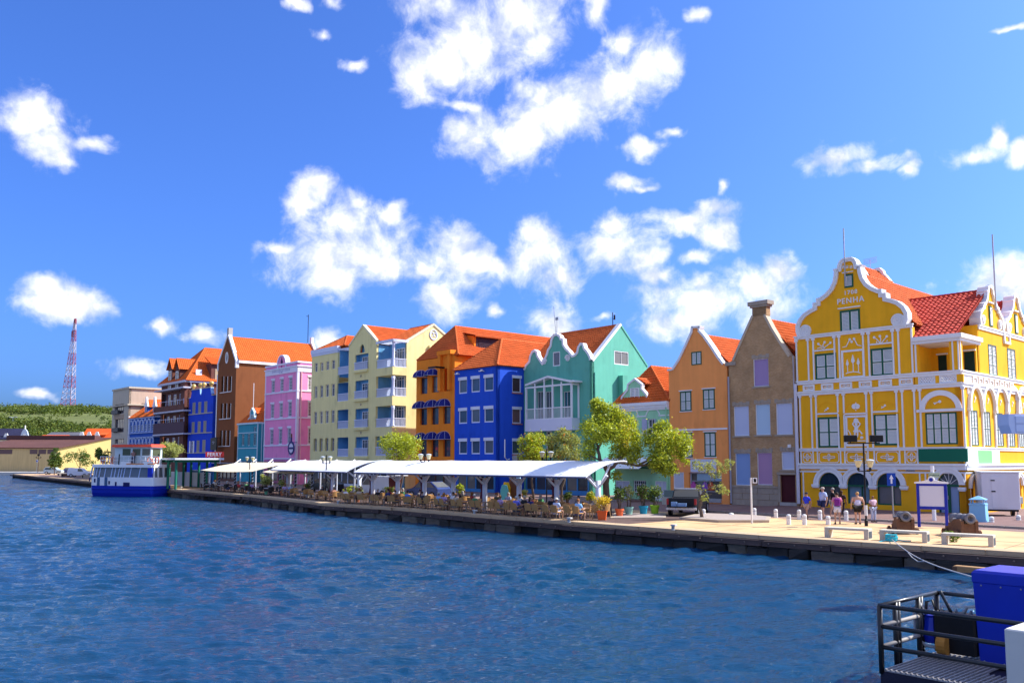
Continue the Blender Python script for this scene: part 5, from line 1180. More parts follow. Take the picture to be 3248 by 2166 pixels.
# ---- pink house
def pink():
    b = Bld('parapet_house', 'bubblegum pink house with white-banded parapet and small round pediment', 840.5, 1300); R = b.root; f = W(b, z=Z6)
    PK = plaster('pink_plaster', (.80, .27, .50), .06); LV = mat('lavender_white', (.70, .68, .80), .6, .06); wd = f.q(428, 900)[0]; s = W(b, (wd, 0), True, Z6)
    ht = f.q(285, 532)[1]; hb1, hb0 = f.q(285, 573)[1], f.q(285, 622)[1]
    for (x0, x1), ys in {(183, 216): [(682, 800), (908, 1045), (1150, 1298)], (266, 299): [(667, 788), (897, 1038), (1143, 1292)], (350, 384): [(652, 776), (884, 1030), (1136, 1286)]}.items():
        for k, (y0, y1) in enumerate(ys): f.win(f.rect(x0-7*k, y0, x1-7*k, y1), LV, GLB, 3, 4, rev=.12, fw=.11, mw=.03, lintel=.25, sill=.12)
    for y0, y1 in ((650, 775), (888, 1028), (1136, 1290)): s.win(s.rect(532, y0, 572, y1), WHITE, glass('brown_glass', (.10, .06, .06)), 3, 4, rev=.12, fw=.12, mw=.03, lintel=.25, sill=.12)
    q = f.rect(345, 1355, 372, 1405); f.win(q, LV, GLB, 2, 2, fw=.1)
    m = MB(); f.wall(m, [(0, 0), (wd, 0), (wd, ht), (0, ht)], .3); m.obj('front_wall', PK, R)
    m = MB(); s.wall(m, [(0, 0), (9, 0), (9, ht), (0, ht)], .3); m.obj('flank_wall', PK, R)
    m = MB(); f.box(m, -.06, wd+.1, hb0, hb1, -.1, .02); s.box(m, -.1, 9, hb0, hb1, -.1, .02); f.box(m, -.15, wd+.2, hb1, hb1+.16, -.22, .02); s.box(m, -.2, 9, hb1, hb1+.16, -.22, .02); m.obj('frieze', LV, R, split=False)
    m = MB(); f.box(m, -.12, wd+.1, ht-.1, ht+.14, -.12, .35); s.box(m, -.1, 9, ht-.1, ht+.14, -.12, .35); m.obj('parapet_coping', LV, R, split=False)
    a, _ = f.q(285, 532); r = 1.32; m = MB(); o = [(a-r, ht-.05), (a+r, ht-.05)] + [(a + r*cos(pi*i/14), ht + .1 + r*.95*sin(pi*i/14)) for i in range(15)]; f.poly(m, o, -.05, .35); m.obj('pediment', PK, R)
    m = MB(); f.arch(m, a, ht+.1, r-.12, r+.1, -.14, .6, 16, .95); f.box(m, a-r-.1, a-r+.12, hb1+.1, ht+.1, -.1, .02); f.box(m, a+r-.12, a+r+.1, hb1+.1, ht+.1, -.1, .02); m.obj('pediment_trim', LV, R, split=False)
    PT = mat('plum_emblem', (.09, .02, .09), .7); m = MB(); h = ht + .15; f.poly(m, [(a, h+.95), (a-.32, h+.25), (a-.3, h-.0), (a+.3, h), (a+.32, h+.25)], -.08, -.03); f.box(m, a-.03, a+.03, h-.6, h, -.08, -.03); f.box(m, a-.22, a+.22, h-.7, h-.6, -.08, -.03); m.obj('emblem', PT, R, split=False)
    LT = mat('faded_lettering', (.42, .40, .60), .8); wtext(f, 'SENIOR CURAÇAO LIQUEUR', f.q(280, 597)[0], (hb0+hb1)/2+.1, .52, LT, R, c=-.11, ext=.005, sx=.86); wtext(f, 'est. 1896', f.q(280, 608)[0], hb0+.22, .3, LT, R, c=-.11, ext=.005)
    for y in (797, 1048, 1303): 
        h = f.q(285, y)[1]; m = MB(); f.box(m, -.05, wd+.08, h-.1, h+.1, -.1, .02); s.box(m, -.08, 9, h-.1, h+.1, -.1, .02); m.obj('string_course', LV, R, split=False)
    m = MB(); f.box(m, -.05, .18, 0, hb0, -.06, .02); f.box(m, wd-.22, wd+.06, 0, hb0, -.06, .3); m.obj('quoin_strip', LV, R)
    y = s.q(462, 900)[0]; pipe(b, wd+.12, y, .5, hb0, mat('pink_pipe', (.8, .45, .45), .6), .09)
    m = MB(); h = f.q(260, 1430)[1]; f.box(m, .4, wd-.4, h-.08, h+.1, -.12, .02); m.obj('moulding', LV, R)
    # round bottle sign on a bracket
    NV = mat('navy_sign', (.02, .025, .16), .5); a, h = f.q(372, 1333); wl = W(b, (0, -.9), z=Z6); a, h = wl.q(372, 1328); m = MB(); wl.ribbon(m, [(a + .82*cos(2*pi*i/18), h + .82*sin(2*pi*i/18)) for i in range(19)], .26, -.05, .05); wl.box(m, a-.7, a+.7, h-.16, h+.12, -.06, .06); wl.box(m, a-.16, a+.16, h+.8, h+1.45, -.06, .06); o_ = m.obj('hanging_sign', NV, R, split=False)
    m = MB(); wl.box(m, a-.13, a+.13, h+1.45, h+2.0, -.06, .06); m.obj('bottle_neck', mat('brown_neck', (.12, .05, .04), .5), o_); m = MB(); wl.poly(m, [(a + .7*cos(2*pi*i/14), h + .7*sin(2*pi*i/14)) for i in range(14)], .0, .03); m.obj('sign_face', LV, o_); m = MB(); m.tube([(a, -.9, h+.8), (a, 0, h+.8)], .04, 5); m.obj('bracket', NV, o_)
    m = MB(); m.box(.3, wd-.3, .3, 9, ht-.6, ht-.5); m.box(0, .3, .3, 9, 0, ht); m.obj('flat_roof', LV, R)
    m = MB(); m.box(-1., wd+.5, -3.2, -.2, 3.2, 3.3); m.obj('shop_canopy', mat('dark_violet_canvas', (.10, .09, .15), .8), R)
pink()

# ---- little teal house
def teal():
    b = Bld('teal_cottage', 'little two-storey teal house with pale trim between brown and pink neighbours', 754.5, 1400); R = b.root; f = W(b, z=R4)
    TL = plaster('teal_plaster', (.045, .30, .38)); LT = mat('pale_teal_trim', (.50, .66, .72), .6, .08); wd = f.q(1347, 1250)[0]; s = W(b, (wd, 0), True, R4); he = f.q(1215, 1080)[1]
    for x0, x1, y0 in ((1127, 1165, 1215), (1205, 1242, 1212), (1284, 1322, 1207)): f.win(f.rect(x0, y0, x1, 1370), LT, glass('teal_dark_glass', (.01, .06, .09)), 2, [.75], fw=.08)
    f.win(f.rect(1290, 1118, 1322, 1190), LT, GLB, 2, 1, fw=.08)
    m = MB(); f.wall(m, [(0, 0), (wd, 0), (wd, he), (0, he)], .3); m.obj('front_wall', TL, R); m = MB(); m.box(wd-.3, wd, .3, 9, 0, he); m.obj('flank_wall', TL, R)
    m = MB(); f.box(m, -.15, wd+.1, he-.05, he+.2, -.2, .3); s.box(m, 0, 9, he-.05, he+.2, -.15, .2); m.obj('cornice', LT, R, split=False)
    for y in (1198, 1404): m = MB(); h = f.q(1215, y)[1]; f.box(m, .1, wd-.05, h-.05, h+.07, -.07, .02); m.obj('string_course', LT, R)
    m = MB(); f.box(m, -.03, .14, 0, he, -.06, .02); f.box(m, wd-.16, wd+.05, 0, he, -.06, .02); m.obj('corner_strip', LT, R); pipe(b, wd+.1, .6, .3, he, LT, .07)
    d = W(b, (0, .5), z=R4); o = [d.q(*p) for p in ((1205,1060),(1222,1010),(1245,985),(1248,920),(1272,862),(1298,915),(1302,975),(1320,1010),(1330,1055))]; m = MB(); d.poly(m, o, 0, .3); m.obj('dormer_gable', TL, R); m = MB(); d.ribbon(m, o[::-1], .16, -.08, .35, True); m.obj('dormer_coping', LT, R, split=False)
    q = d.rect(1255, 950, 1290, 1050); d.win(q, LT, GLB, 2, 3, rev=-.02, fw=.08, hole=False)
    fc, rd = gable_back(o[2][0], o[6][0], .8, 4, o[3][1]-.3, o[4][1]-.1, .1); roof(R, fc, TILE2, rd, name='dormer_roof', w=.35, rs=.5)
    fc, rd = hip_back(wd, .1, 9, he+.15, he+4.3, 3.6, None, .05); roof(R, fc, TILE2, rd, w=.35, rs=.5)
    a = d.q(1270, 860); m = MB(); m.tube([(a[0], .7, a[1]), (a[0], .7, d.q(1275, 530)[1])], .05, 5); m.obj('flag_pole', WHITE, R)
    body(b, wd, 9, he, TL)
teal()

# ---- tall brown house
def tallbrown():
    b = Bld('slot_window_house', 'tall chocolate brown gabled house with rows of narrow slot windows', 689, 1250); R = b.root; f = W(b, z=R4); g = W(b, z=(300, 1020, 2.903))
    BR = plaster('chocolate_plaster', (.21, .072, .026), .08); wd = f.q(1047, 700)[0]; s = W(b, (wd, 0), True, (300, 1020, 2.903)); he = g.q(1308, 372)[1]; pk = g.q(1232, 125); D = 15
    for y0, y1, dx in ((440, 645, 0), (803, 1003, -10), (1165, 1370, -20)):
        for x0, x1 in ((857, 882), (908, 933), (961, 986)):
            q = f.rect(x0+dx, y0, x1+dx+2, y1); f.win(q, mat('deep_brown_frame', (.05, .02, .015), .7), DARK, 1, 1, rev=.3, fw=.04)
            m = MB(); n = 9
            for k in range(n): h = q[2] + (q[3]-q[2])*(k+.5)/n; f.box(m, q[1]+.03, q[1]+.28, h-.14, h+.1, -.02, .06)
            m.obj('glass_brick', mat('pale_glass_brick', (.55, .50, .45), .4), R, split=True)
        q = f.rect(843+dx, y1+3, 992+dx, y1+12); m = MB(); f.box(m, *q, -.12, .03); m.obj('window_sill', WHITE, R)
    a, h = f.q(933, 190); f.holes.append([(a+.42*cos(2*pi*i/14), h+.8*sin(2*pi*i/14)) for i in range(14)])
    m = MB(); f.ribbon(m, [(a+.46*cos(2*pi*i/14), h+.86*sin(2*pi*i/14)) for i in range(15)], .2, -.08, .1); o_ = m.obj('oculus', WHITE, R, split=False); m = MB(); f.box(m, a-.5, a+.5, h-.9, h+.9, .15, .18); m.obj('pane', GLS, o_)
    pts = [(0, 0), (wd, 0), (wd, he), (wd+.0, he+.3), (pk[0]+.25, pk[1]), (pk[0]-.25, pk[1]), (.0, he+.3), (0, he)]
    m = MB(); f.wall(m, pts, .3); m.obj('front_wall', BR, R)
    m = MB(); f.ribbon(m, [(wd, he-.9), (wd, he+.3), (pk[0]+.25, pk[1])], .28, -.12, .4, True, .08); m.obj('gable_coping', WHITE, R, split=False); m = MB(); f.ribbon(m, [(pk[0]-.25, pk[1]), (0, he+.3), (0, he-.9)], .28, -.12, .4, True, .08); m.obj('gable_coping', WHITE, R, split=False)
    m = MB(); f.box(m, pk[0]-.32, pk[0]+.32, pk[1]-.3, pk[1]+1.2, -.1, .6); m.obj('gable_finial', mat('grey_stone', (.4, .38, .36), .8), R)
    m = MB(); m.box(wd-.3, wd, .3, D, 0, he); m.obj('flank_wall', BR, R); m = MB(); m.box(wd-.1, wd+.3, .3, D, he-.1, he+.35); m.obj('fascia', WHITE, R)
    fc, rd = gable_back(-.1, wd+.25, .3, D, he+.3, pk[1]-.3, 0); roof(R, fc, TILE2, rd, w=.36, rs=.5)
    wr = W(b, (0, D)); m = MB(); wr.poly(m, [(-.1, 0), (wd+.1, 0), (wd+.3, he+.35), (pk[0]+.3, pk[1]+.1), (pk[0]+.3, pk[1]+1.), (pk[0]-.3, pk[1]+1.), (pk[0]-.3, pk[1]+.1), (-.3, he+.35)], 0, .4); m.obj('rear_gable', WHITE, R)
    m = MB(); m.tube([(pk[0]+.1, D-.6, pk[1]), (pk[0]+.1, D-.6, pk[1]+5)], .06, 5); m.tube([(pk[0]-.6, D-.6, pk[1]+4.8), (pk[0]+.1, D-.6, pk[1]+4.7)], .05, 5); m.obj('lightning_mast', BLACK, R)
    m = MB(); m.box(-.35, -.02, .0, .3, .5, he-1.5); m.obj('white_corner_duct', WHITE, R)
    body(b, wd, D, he, BR)
tallbrown()

# ---- narrow blue house
def nblue():
    b = Bld('narrow_gable_house', 'narrow royal blue house with gold balls on its notched parapet', 597, 1350); R = b.root; f = W(b, z=R4)
    BL = plaster('royal_blue_plaster', (.015, .065, .56), .06); ST = mat('sand_trim', (.46, .40, .30), .8, .1); SH = mat('taupe_shutter', (.36, .33, .28), .7, .08); wd = f.q(740, 1000)[0]; hs_ = f.q(590, 715)[1]; hp = f.q(585, 610)[1]
    o = [(0, hs_), (.5, hs_), (.8, hs_+.3), (1.05, hp-.5), (1.15, hp), (wd/2-.5, hp), (wd/2-.4, hp-.6), (wd/2-.15, hp-1.0), (wd/2+.15, hp-1.0), (wd/2+.4, hp-.6), (wd/2+.5, hp), (wd-1.15, hp), (wd-1.05, hp-.5), (wd-.8, hs_+.3), (wd-.5, hs_), (wd, hs_)]
    for xs, y0, y1 in [(((470, 508), (548, 585), (628, 667)), 783, 938), (((460, 497), (540, 577), (617, 655)), 1045, 1200), (((445, 478), (525, 562), (602, 643)), 1300, 1462)]:
        for k, (x0, x1) in enumerate(xs):
            dy = (1-k)*8; q = f.rect(x0, y0+dy, x1, y1+dy)
            if y0 == 1300 and k == 0: f.win(q, WHITE, GLS, 2, 3, fw=.08); m = MB(); f.box(m, q[0]-.55, q[0]-.03, q[2], q[3], -.1, -.03); f.box(m, q[1]+.03, q[1]+.55, q[2], q[3], -.1, -.03); m.obj('open_shutter', WHITE, R)
            else: f.shutters(q, ST, SH, 2, 1, fw=.06, slats=10)
    m = MB(); f.wall(m, [(0, 0), (wd, 0)] + o[::-1], .4); m.obj('front_wall', BL, R)
    m = MB()
    for i, j in ((0, 2), (4, 6), (10, 12), (14, 16)): f.box(m, o[i][0]-.1, o[j-1][0]+.1, o[i][1], o[i][1]+.18, -.12, .5)
    m.obj('coping', ST, R); m = MB(); f.ribbon(m, o[5:11], .12, -.06, .45, True); m.obj('notch_coping', mat('light_blue_coping', (.3, .5, .8), .7), R, split=False); m = MB(); f.ribbon(m, o[11:14], .12, -.06, .45, True); m.obj('notch_coping', MATS['light_blue_coping'], R, split=False)
    GO = mat('gold_leaf', (.75, .50, .16), .3, .08, metal=.6)
    for x in (1.45, wd/2-.75, wd/2+.75, wd-1.45): m = MB(); m.ball((x, .2, hp+.75), .42, 12, 8); m.lathe([(.2, .15), (.12, .4)], 8, (x, .2, hp)); m.obj('gold_ball', GO, R, smooth=True, split=False)
    for y in (940, 1200, 1465): m = MB(); h = f.q(570, y)[1]; f.box(m, -.05, wd-.02, h-.08, h+.08, -.09, .02); m.obj('string_course', ST, R)
    body(b, wd, 9, hs_, BL); m = MB(); m.box(wd-.25, wd, .4, 9, 0, hs_); m.box(.3, wd-.3, .4, 9, hs_-.5, hs_-.4); m.obj('flank_wall', BL, R, split=False)
    wl = W(b, (0, -1.2), z=R4); q = wl.rect(708, 1265, 790, 1430); m = MB(); wl.box(m, *q, 0, .15); o_ = m.obj('banner', BLACK, R); m = MB(); a, h = (q[0]+q[1])/2, (q[2]+q[3])/2+.2; wl.ribbon(m, [(a-.5, h+.1), (a-.1, h+.2), (a+.35, h+.12), (a+.1, h-.1), (a-.3, h-.15)], .1, -.02, 0); m.obj('emblem', mat('pale_emblem', (.35, .35, .4), .6), o_)
    m = MB(); wl.box(m, a-.05, a+.05, q[3], q[3]+.1, 0, 1.3); m.obj('bracket', BLACK, R)
nblue()

# ---- dark red brick house with open balconies
def redbrick():
    b = Bld('balcony_house', 'dark red brick house with open balconies and steep dormered roof', 509, 1330); R = b.root; f = W(b, z=R4)
    BR = brick_mat('dark_red_brick', (.13, .038, .025), (.17, .055, .035), (.10, .05, .04), 5.); wd = f.q(392, 900)[0]; s = W(b, (wd, 0), True, R4); he = f.q(200, 545)[1]; bd = 1.3
    for xs, y0, y1 in [(((137, 175), (212, 250), (292, 330)), 682, 832), (((125, 160), (203, 240), (282, 320)), 970, 1115), (((115, 150), (195, 230), (270, 310)), 1262, 1400)]:
        for k, (x0, x1) in enumerate(xs): dy = (1-k)*10; f.win(f.rect(x0, y0+dy, x1, y1+dy), mat('lavender_frame', (.60, .62, .78), .5), GLS, 2, [.62], fw=.12, rev=.1)
    for y0, y1 in ((680, 850), (955, 1130), (1250, 1400)): q = f.rect(58, y0, 112, y1); f.win(q, BR, DARK, 1, 1, rev=.4, name='doorway')
    m = MB(); f.wall(m, [(0, 0), (wd, 0), (wd, he), (0, he)], .4); m.obj('front_wall', BR, R)
    SL = mat('pale_slab', (.52, .52, .60), .7, .08)
    for k, y in enumerate((628, 925, 1222)):
        h = f.q(180, y)[1]; x1 = f.q(345, y, -bd)[0]; m = MB(); f.box(m, -.2, x1, h-.15, h+.1, -bd, .02); m.obj('balcony_slab', SL, R)
        if k:
            m = MB(); f.box(m, -.15, x1-.1, h+.1, h+1.1 if k == 1 else h+2.1, -bd+.05, -bd+.2); m.obj('balcony_parapet', BR if k == 1 else mat('plum_panel', (.085, .045, .065), .7), R)
            m = MB()
            for t in range(6): m.tube([f.p(.2 + t*(x1-.4)/5, h+1.0, -bd+.1), f.p(.2 + t*(x1-.4)/5, h+(2.1 if k == 1 else 2.9), -bd+.1)], .05, 5)
            m.tube([f.p(.1, h+(1.9 if k == 1 else 2.7), -bd+.1), f.p(x1-.2, h+(1.9 if k == 1 else 2.7), -bd+.1)], .04, 5); m.obj('balcony_railing', MATS['lavender_frame'], R, split=False)
            m = MB(); m.box(.6, 1.2, -.9, -.4, h+.1, h+1.0); m.box(1.6, 2.2, -.9, -.4, h+.1, h+.9); m.obj('balcony_furniture', SL, R)
    x0 = f.q(340, 900)[0]; m = MB(); f.box(m, x0, wd+.02, 0, he, -.5, .0); m.obj('corner_pier', BR, R)
    for y in (770, 1050, 1330): q = s.rect(390, y-55, 413, y+55); s.win((q[0], q[0]+1., q[2], q[3]), WHITE, GLS, 2, 2, fw=.1, rev=.08)
    m = MB(); s.wall(m, [(0, 0), (11, 0), (11, he), (0, he)], .3); m.obj('flank_wall', BR, R)
    m = MB(); f.box(m, -.6, wd+.4, he-.1, he+.3, -.6, .2); s.box(m, -.4, 11, he-.1, he+.3, -.4, .2); m.obj('eaves', SL, R, split=False)
    ap = W(b, (0, 5.5), z=R4).q(637, 62); fc, rd = hip_back(wd, 0, 11, he+.2, ap[1], 5.5, ap[0] if ap[0] < wd else wd*.6, .5); roof(R, fc, TILE2, rd, w=.36, rs=.5)
    for X, hh in ((205, 0), (300, 0)):
        a = f.q(X-30, 450)[0]; h0 = he - 1.6; h1 = f.q(X, 345)[1]; m = MB(); wl = W(b, (a-1.0, -.1), z=R4); wl.box(m, 0, 2.2, h0, h1, 0, 3.2); m.obj('dormer', BR, R); wl.win((.45, 1.75, h0+.6, h1-.3), WHITE, GLS, 2, 3, rev=-.05, fw=.14, name='dormer_window', hole=False)
        fc, rd = gable_back(a-1.2, a+1.4, -.4, 4.5, h1, h1+2.0, .1); m = MB(); wl.poly(m, [(-.1, h1), (2.3, h1), (1.1, h1+1.9)], .0, .2); m.obj('dormer_gable', BR, R); roof(R, fc, TILE2, rd, name='dormer_roof', w=.36, rs=.5)
    m = MB(); wl = W(b, (wd-.2, 4.), True); m.box(wd-2.4, wd+.1, 4.2, 7., he, he+3.6); m.obj('dormer', BR, R); m = MB(); m.box(wd+.1, wd+.15, 4.9, 6.3, he+.3, he+2.6); m.obj('dormer_louvre', mat('tan_louvre', (.42, .32, .2), .7), R); roof(R, [[(wd+.5, 3.9, he+3.4), (wd+.5, 7.3, he+3.4), (wd-2.8, 7.3, he+5.), (wd-2.8, 3.9, he+5.)]], TILE2, name='dormer_roof', w=.36, rs=.5)
    m = MB(); m.box(wd-.75, wd-.65, 1.6, 2.7, he+.9, he+2.0); m.xf(Matrix.Translation((.15, 0, .35))); m.obj('skylight', mat('skylight_glass', (.6, .65, .7), .1), R)
    m = MB(); y = .5; m.tube([(wd+.15, y, he), (wd+.15, y+.1, he-.8), (wd+.15, y+1.0, he-2.), (wd+.15, y+1.0, .5)], .1, 6); m.obj('drainpipe', WHITE, R)
    body(b, wd, 11, he, BR)
redbrick()

# ---- blue and white arcaded house
def arcade():
    b = Bld('arcade_house', 'low blue house with white arched window arcades and orange dormered roof', 410.5, 1400); R = b.root; f = W(b, z=R5)
    BL = plaster('mid_blue_plaster', (.025, .10, .42)); LB = mat('pale_blue_trim', (.42, .52, .74), .6, .06); wd = f.q(945, 900)[0]; s = W(b, (wd, 0), True, R5); he = f.q(690, 712)[1]; D = 9
    cs = (483, 550, 620, 690, 762, 834, 905); h1 = f.q(690, 850)[1]; h0 = f.q(690, 995)[1]; sp = f.q(550, 900)[0]-f.q(483, 900)[0]
    h3 = f.q(690, 1205)[1]
    for X in cs:
        a = f.q(X, 900)[0]; f.win((a-sp*.33, a+sp*.33, h0, h1), LB, GLB, 2, 3, fw=.14, mw=.07, rev=.12)
        m = MB(); f.arch(m, a, h1, sp*.34, sp*.48, -.14, .02, 10, 1.1); f.box(m, a-sp*.5, a-sp*.36, h0, h1, -.14, .02); m.obj('arch_trim', LB, R, split=False)
        f.win((a-sp*.33, a+sp*.33, .4, h3), LB, GLB, 2, 3, fw=.14, mw=.07, rev=.12); m = MB(); f.arch(m, a, h3, sp*.34, sp*.48, -.14, .02, 10, 1.1); f.box(m, a-sp*.5, a-sp*.36, .4, h3, -.14, .02); m.obj('arch_trim', LB, R, split=False)
    m = MB(); f.wall(m, [(0, 0), (wd, 0), (wd, he), (0, he)], .3); m.obj('front_wall', BL, R)
    for k in range(3): s.win((.8+k*2.6, 2.2+k*2.6, h0, h1), WHITE, GLB, 3, 4, fw=.14, rev=.1); m = MB(); s.arch(m, 1.5+k*2.6, h1, .8, 1.05, -.2, .02, 10, .9); m.obj('arch_trim', WHITE, R)
    m = MB(); s.wall(m, [(0, 0), (D, 0), (D, he), (0, he)], .3); m.obj('flank_wall', BL, R)
    for y0, y1 in ((1010, 1025), (1100, 1112), (700, 735)): q = f.rect(500, y0, 880, y1); m = MB(); f.box(m, -.05, wd+.1, q[2], q[3], -.25, .02); s.box(m, -.1, D, q[2], q[3], -.25, .02); m.obj('band', LB, R, split=False)
    m = MB(); m.box(-.3, -.02, -.3, .0, 0, he+.5); m.obj('white_pipe', WHITE, R)
    ap = he + 3.6; fc, rd = gable_along(-.3, wd+.3, 0, D, he, ap, .3); roof(R, fc, TILE2, rd, w=.4, rs=.55)
    for X in (782, 945):
        wl = W(b, (0, 1.0), z=R5); a = wl.q(X-8, 600)[0]; h = wl.q(X, 500)[1]; m = MB(); wl.box(m, a-.8, a+.8, he, h, 0, 4); m.obj('dormer', BL, R); wl.win((a-.5, a+.5, he+.5, h-.1), LB, GLB, 2, 3, rev=-.05, fw=.12, name='dormer_window', hole=False)
        m = MB(); wl.poly(m, [(a-1.1, h), (a+1.1, h), (a+.5, h+.9), (a+.2, h+2.0), (a-.2, h+2.0), (a-.5, h+.9)], -.1, .2); m.obj('dormer_gable', WHITE, R); fc, rd = gable_back(a-1.0, a+1.0, 1.2, 5.5, h-.1, h+1.3, .1); roof(R, fc, TILE2, rd, name='dormer_roof', w=.4, rs=.55)
    body(b, wd, D, he, BL)
arcade()

# ---- grey office block
def greyblock():
    b = Bld('office_block', 'plain flat-roofed grey and pinkish block at the end of the row', 352, 1400); R = b.root; f = W(b, z=R5)
    GY = plaster('grey_beige_render', (.50, .44, .34), .05); wd = f.q(425, 600)[0]; s = W(b, (wd, 0), True, R5); h = f.q(260, 155)[1]
    DG = glass('smoked_glass', (.05, .05, .06)); FR = mat('mauve_mullion', (.30, .24, .25), .6)
    for y0, y1, nx in ((452, 640, 5), (705, 1015, 6), (1140, 1230, 5)): f.win(f.rect(152, y0, 330, y1), FR, DG, nx, 3, rev=.3, fw=.08)
    for y0 in (575, 925): q = f.rect(128, y0, 255, y0+75); m = MB(); f.box(m, *q, -.5, .0); m.obj('balcony_box', mat('dark_railing', (.06, .06, .07), .5), R)
    q = f.rect(140, 655, 335, 745); m = MB(); f.box(m, *q, -.05, .02); m.obj('spandrel', mat('sandy_panel', (.40, .29, .20), .8), R)
    m = MB(); f.wall(m, [(0, 0), (wd, 0), (wd, h), (0, h)], .4); m.obj('front_wall', GY, R)
    m = MB(); s.wall(m, [(0, 0), (16, 0), (16, h), (0, h)], .4); m.obj('flank_wall', plaster('pinkish_render', (.50, .37, .28), .05), R)
    hm = s.q(435, 470)[1]; m = MB(); m.box(-.15, wd+.5, -.4, 16, hm, hm+.25); m.box(-.1, wd+.35, -.2, 16, h-.15, h+.2); m.obj('ledge', GY, R)
    m = MB(); s.box(m, s.q(690, 500)[0], s.q(755, 500)[0], s.q(720, 600)[1], s.q(720, 430)[1], -.08, .0); m.obj('dark_panel', mat('dark_render', (.25, .18, .15), .8), R)
    body(b, wd, 16, h, GY); m = MB(); m.box(.3, wd-.3, .3, 15.8, h-.4, h-.3); m.obj('flat_roof', GY, R)
greyblock()
# ------------------------------------------------------------------ foliage
LEAF = mat('sunlit_leaf', (.37, .43, .035), .5, .25, 1.5, leaf=True, spec=.4)  # bright yellow-green leaf colour
LEAFD = mat('dark_leaf', (.11, .17, .035), .5, .25, 2., leaf=True, spec=.4)
LEAFG = mat('grey_green_leaf', (.33, .36, .12), .6, .2, 2., leaf=True)
LEAFY = mat('yellow_leaf', (.60, .47, .05), .6, .3, 3., leaf=True)
BARK = mat('grey_brown_bark', (.13, .095, .07), .9, .3, 4., .6, 20)
def leafcloud(cl, size, seed=0, sub=14, spread=.42, asp=.45, droop=.35):
    """leaf quads in sprays around ellipsoids (c, r, n): uneven outline, gaps between the sprays"""
    rng = np.random.RandomState(seed); P = []
    for c, r, n in cl:
        m = max(3, n // sub); d = rng.normal(size=(m, 3)); d /= np.linalg.norm(d, axis=1)[:, None]
        rad = .5 + .5 * rng.rand(m, 1) ** .55
        cen = np.array(c) + d * rad * np.array(r)
        k = rng.randint(0, m, n); q = rng.normal(size=(n, 3)) * spread * min(r) * .55
        q[:, 2] -= np.abs(q[:, 0]) * droop
        P.append(cen[k] + q)
    P = np.concatenate(P); n = len(P)
    a = rng.normal(size=(n, 3)); a[:, 2] *= .6; a /= np.linalg.norm(a, axis=1)[:, None]
    b = np.cross(a, rng.normal(size=(n, 3))); b /= np.linalg.norm(b, axis=1)[:, None] + 1e-6
    s = size * (.6 + .8 * rng.rand(n, 1))
    v = np.stack([P - a*s, P + b*s*asp, P + a*s, P - b*s*asp], 1).reshape(-1, 3)
    me = bpy.data.meshes.new('crown'); me.from_pydata(v.tolist(), [], np.arange(4*n).reshape(-1, 4).tolist()); return me
def limb(m, p, q, r0, r1, seed=0, n=6, bend=.15):
    random.seed(seed); p, q = V(p), V(q); L_ = (q-p).length; pts = []; rr = []
    for i in range(5):
        t = i/4; o = V((random.uniform(-1, 1), random.uniform(-1, 1), random.uniform(-.4, .6))) * bend * L_ * (t*(1-t)*2)
        pts.append(p + (q-p)*t + o); rr.append(r0 + (r1-r0)*t)
    m.tube(pts, rr, n)
def tree(name, label, base, limbs, clumps, size, mt=LEAF, seed=1, group=None, extra=None, z0=0., asp=.45):
    """base (x,y,z); limbs: list of (from, to, r0, r1) ; clumps: (centre, radii, n), all relative to the base"""
    t = thing(name, label, 'tree' if 'tree' in name else 'plant', base, 0, group)
    m = MB()
    for i, (p, q, a, b) in enumerate(limbs): limb(m, p, q, a, b, seed*31+i)
    m.obj('trunk', BARK, t, smooth=True, split=False)
    link('crown', leafcloud(clumps, size, seed, asp=asp), mt, t)
    if extra:
        for nm, me_, m2 in extra: link(nm, me_, m2, t)
    return t
def rel(px, py, Y, base):
    p = atY(px, py, Y); return (p.x-base[0], p.y-base[1], p.z-base[2])
def pxr(r, Y): return r / F * Y

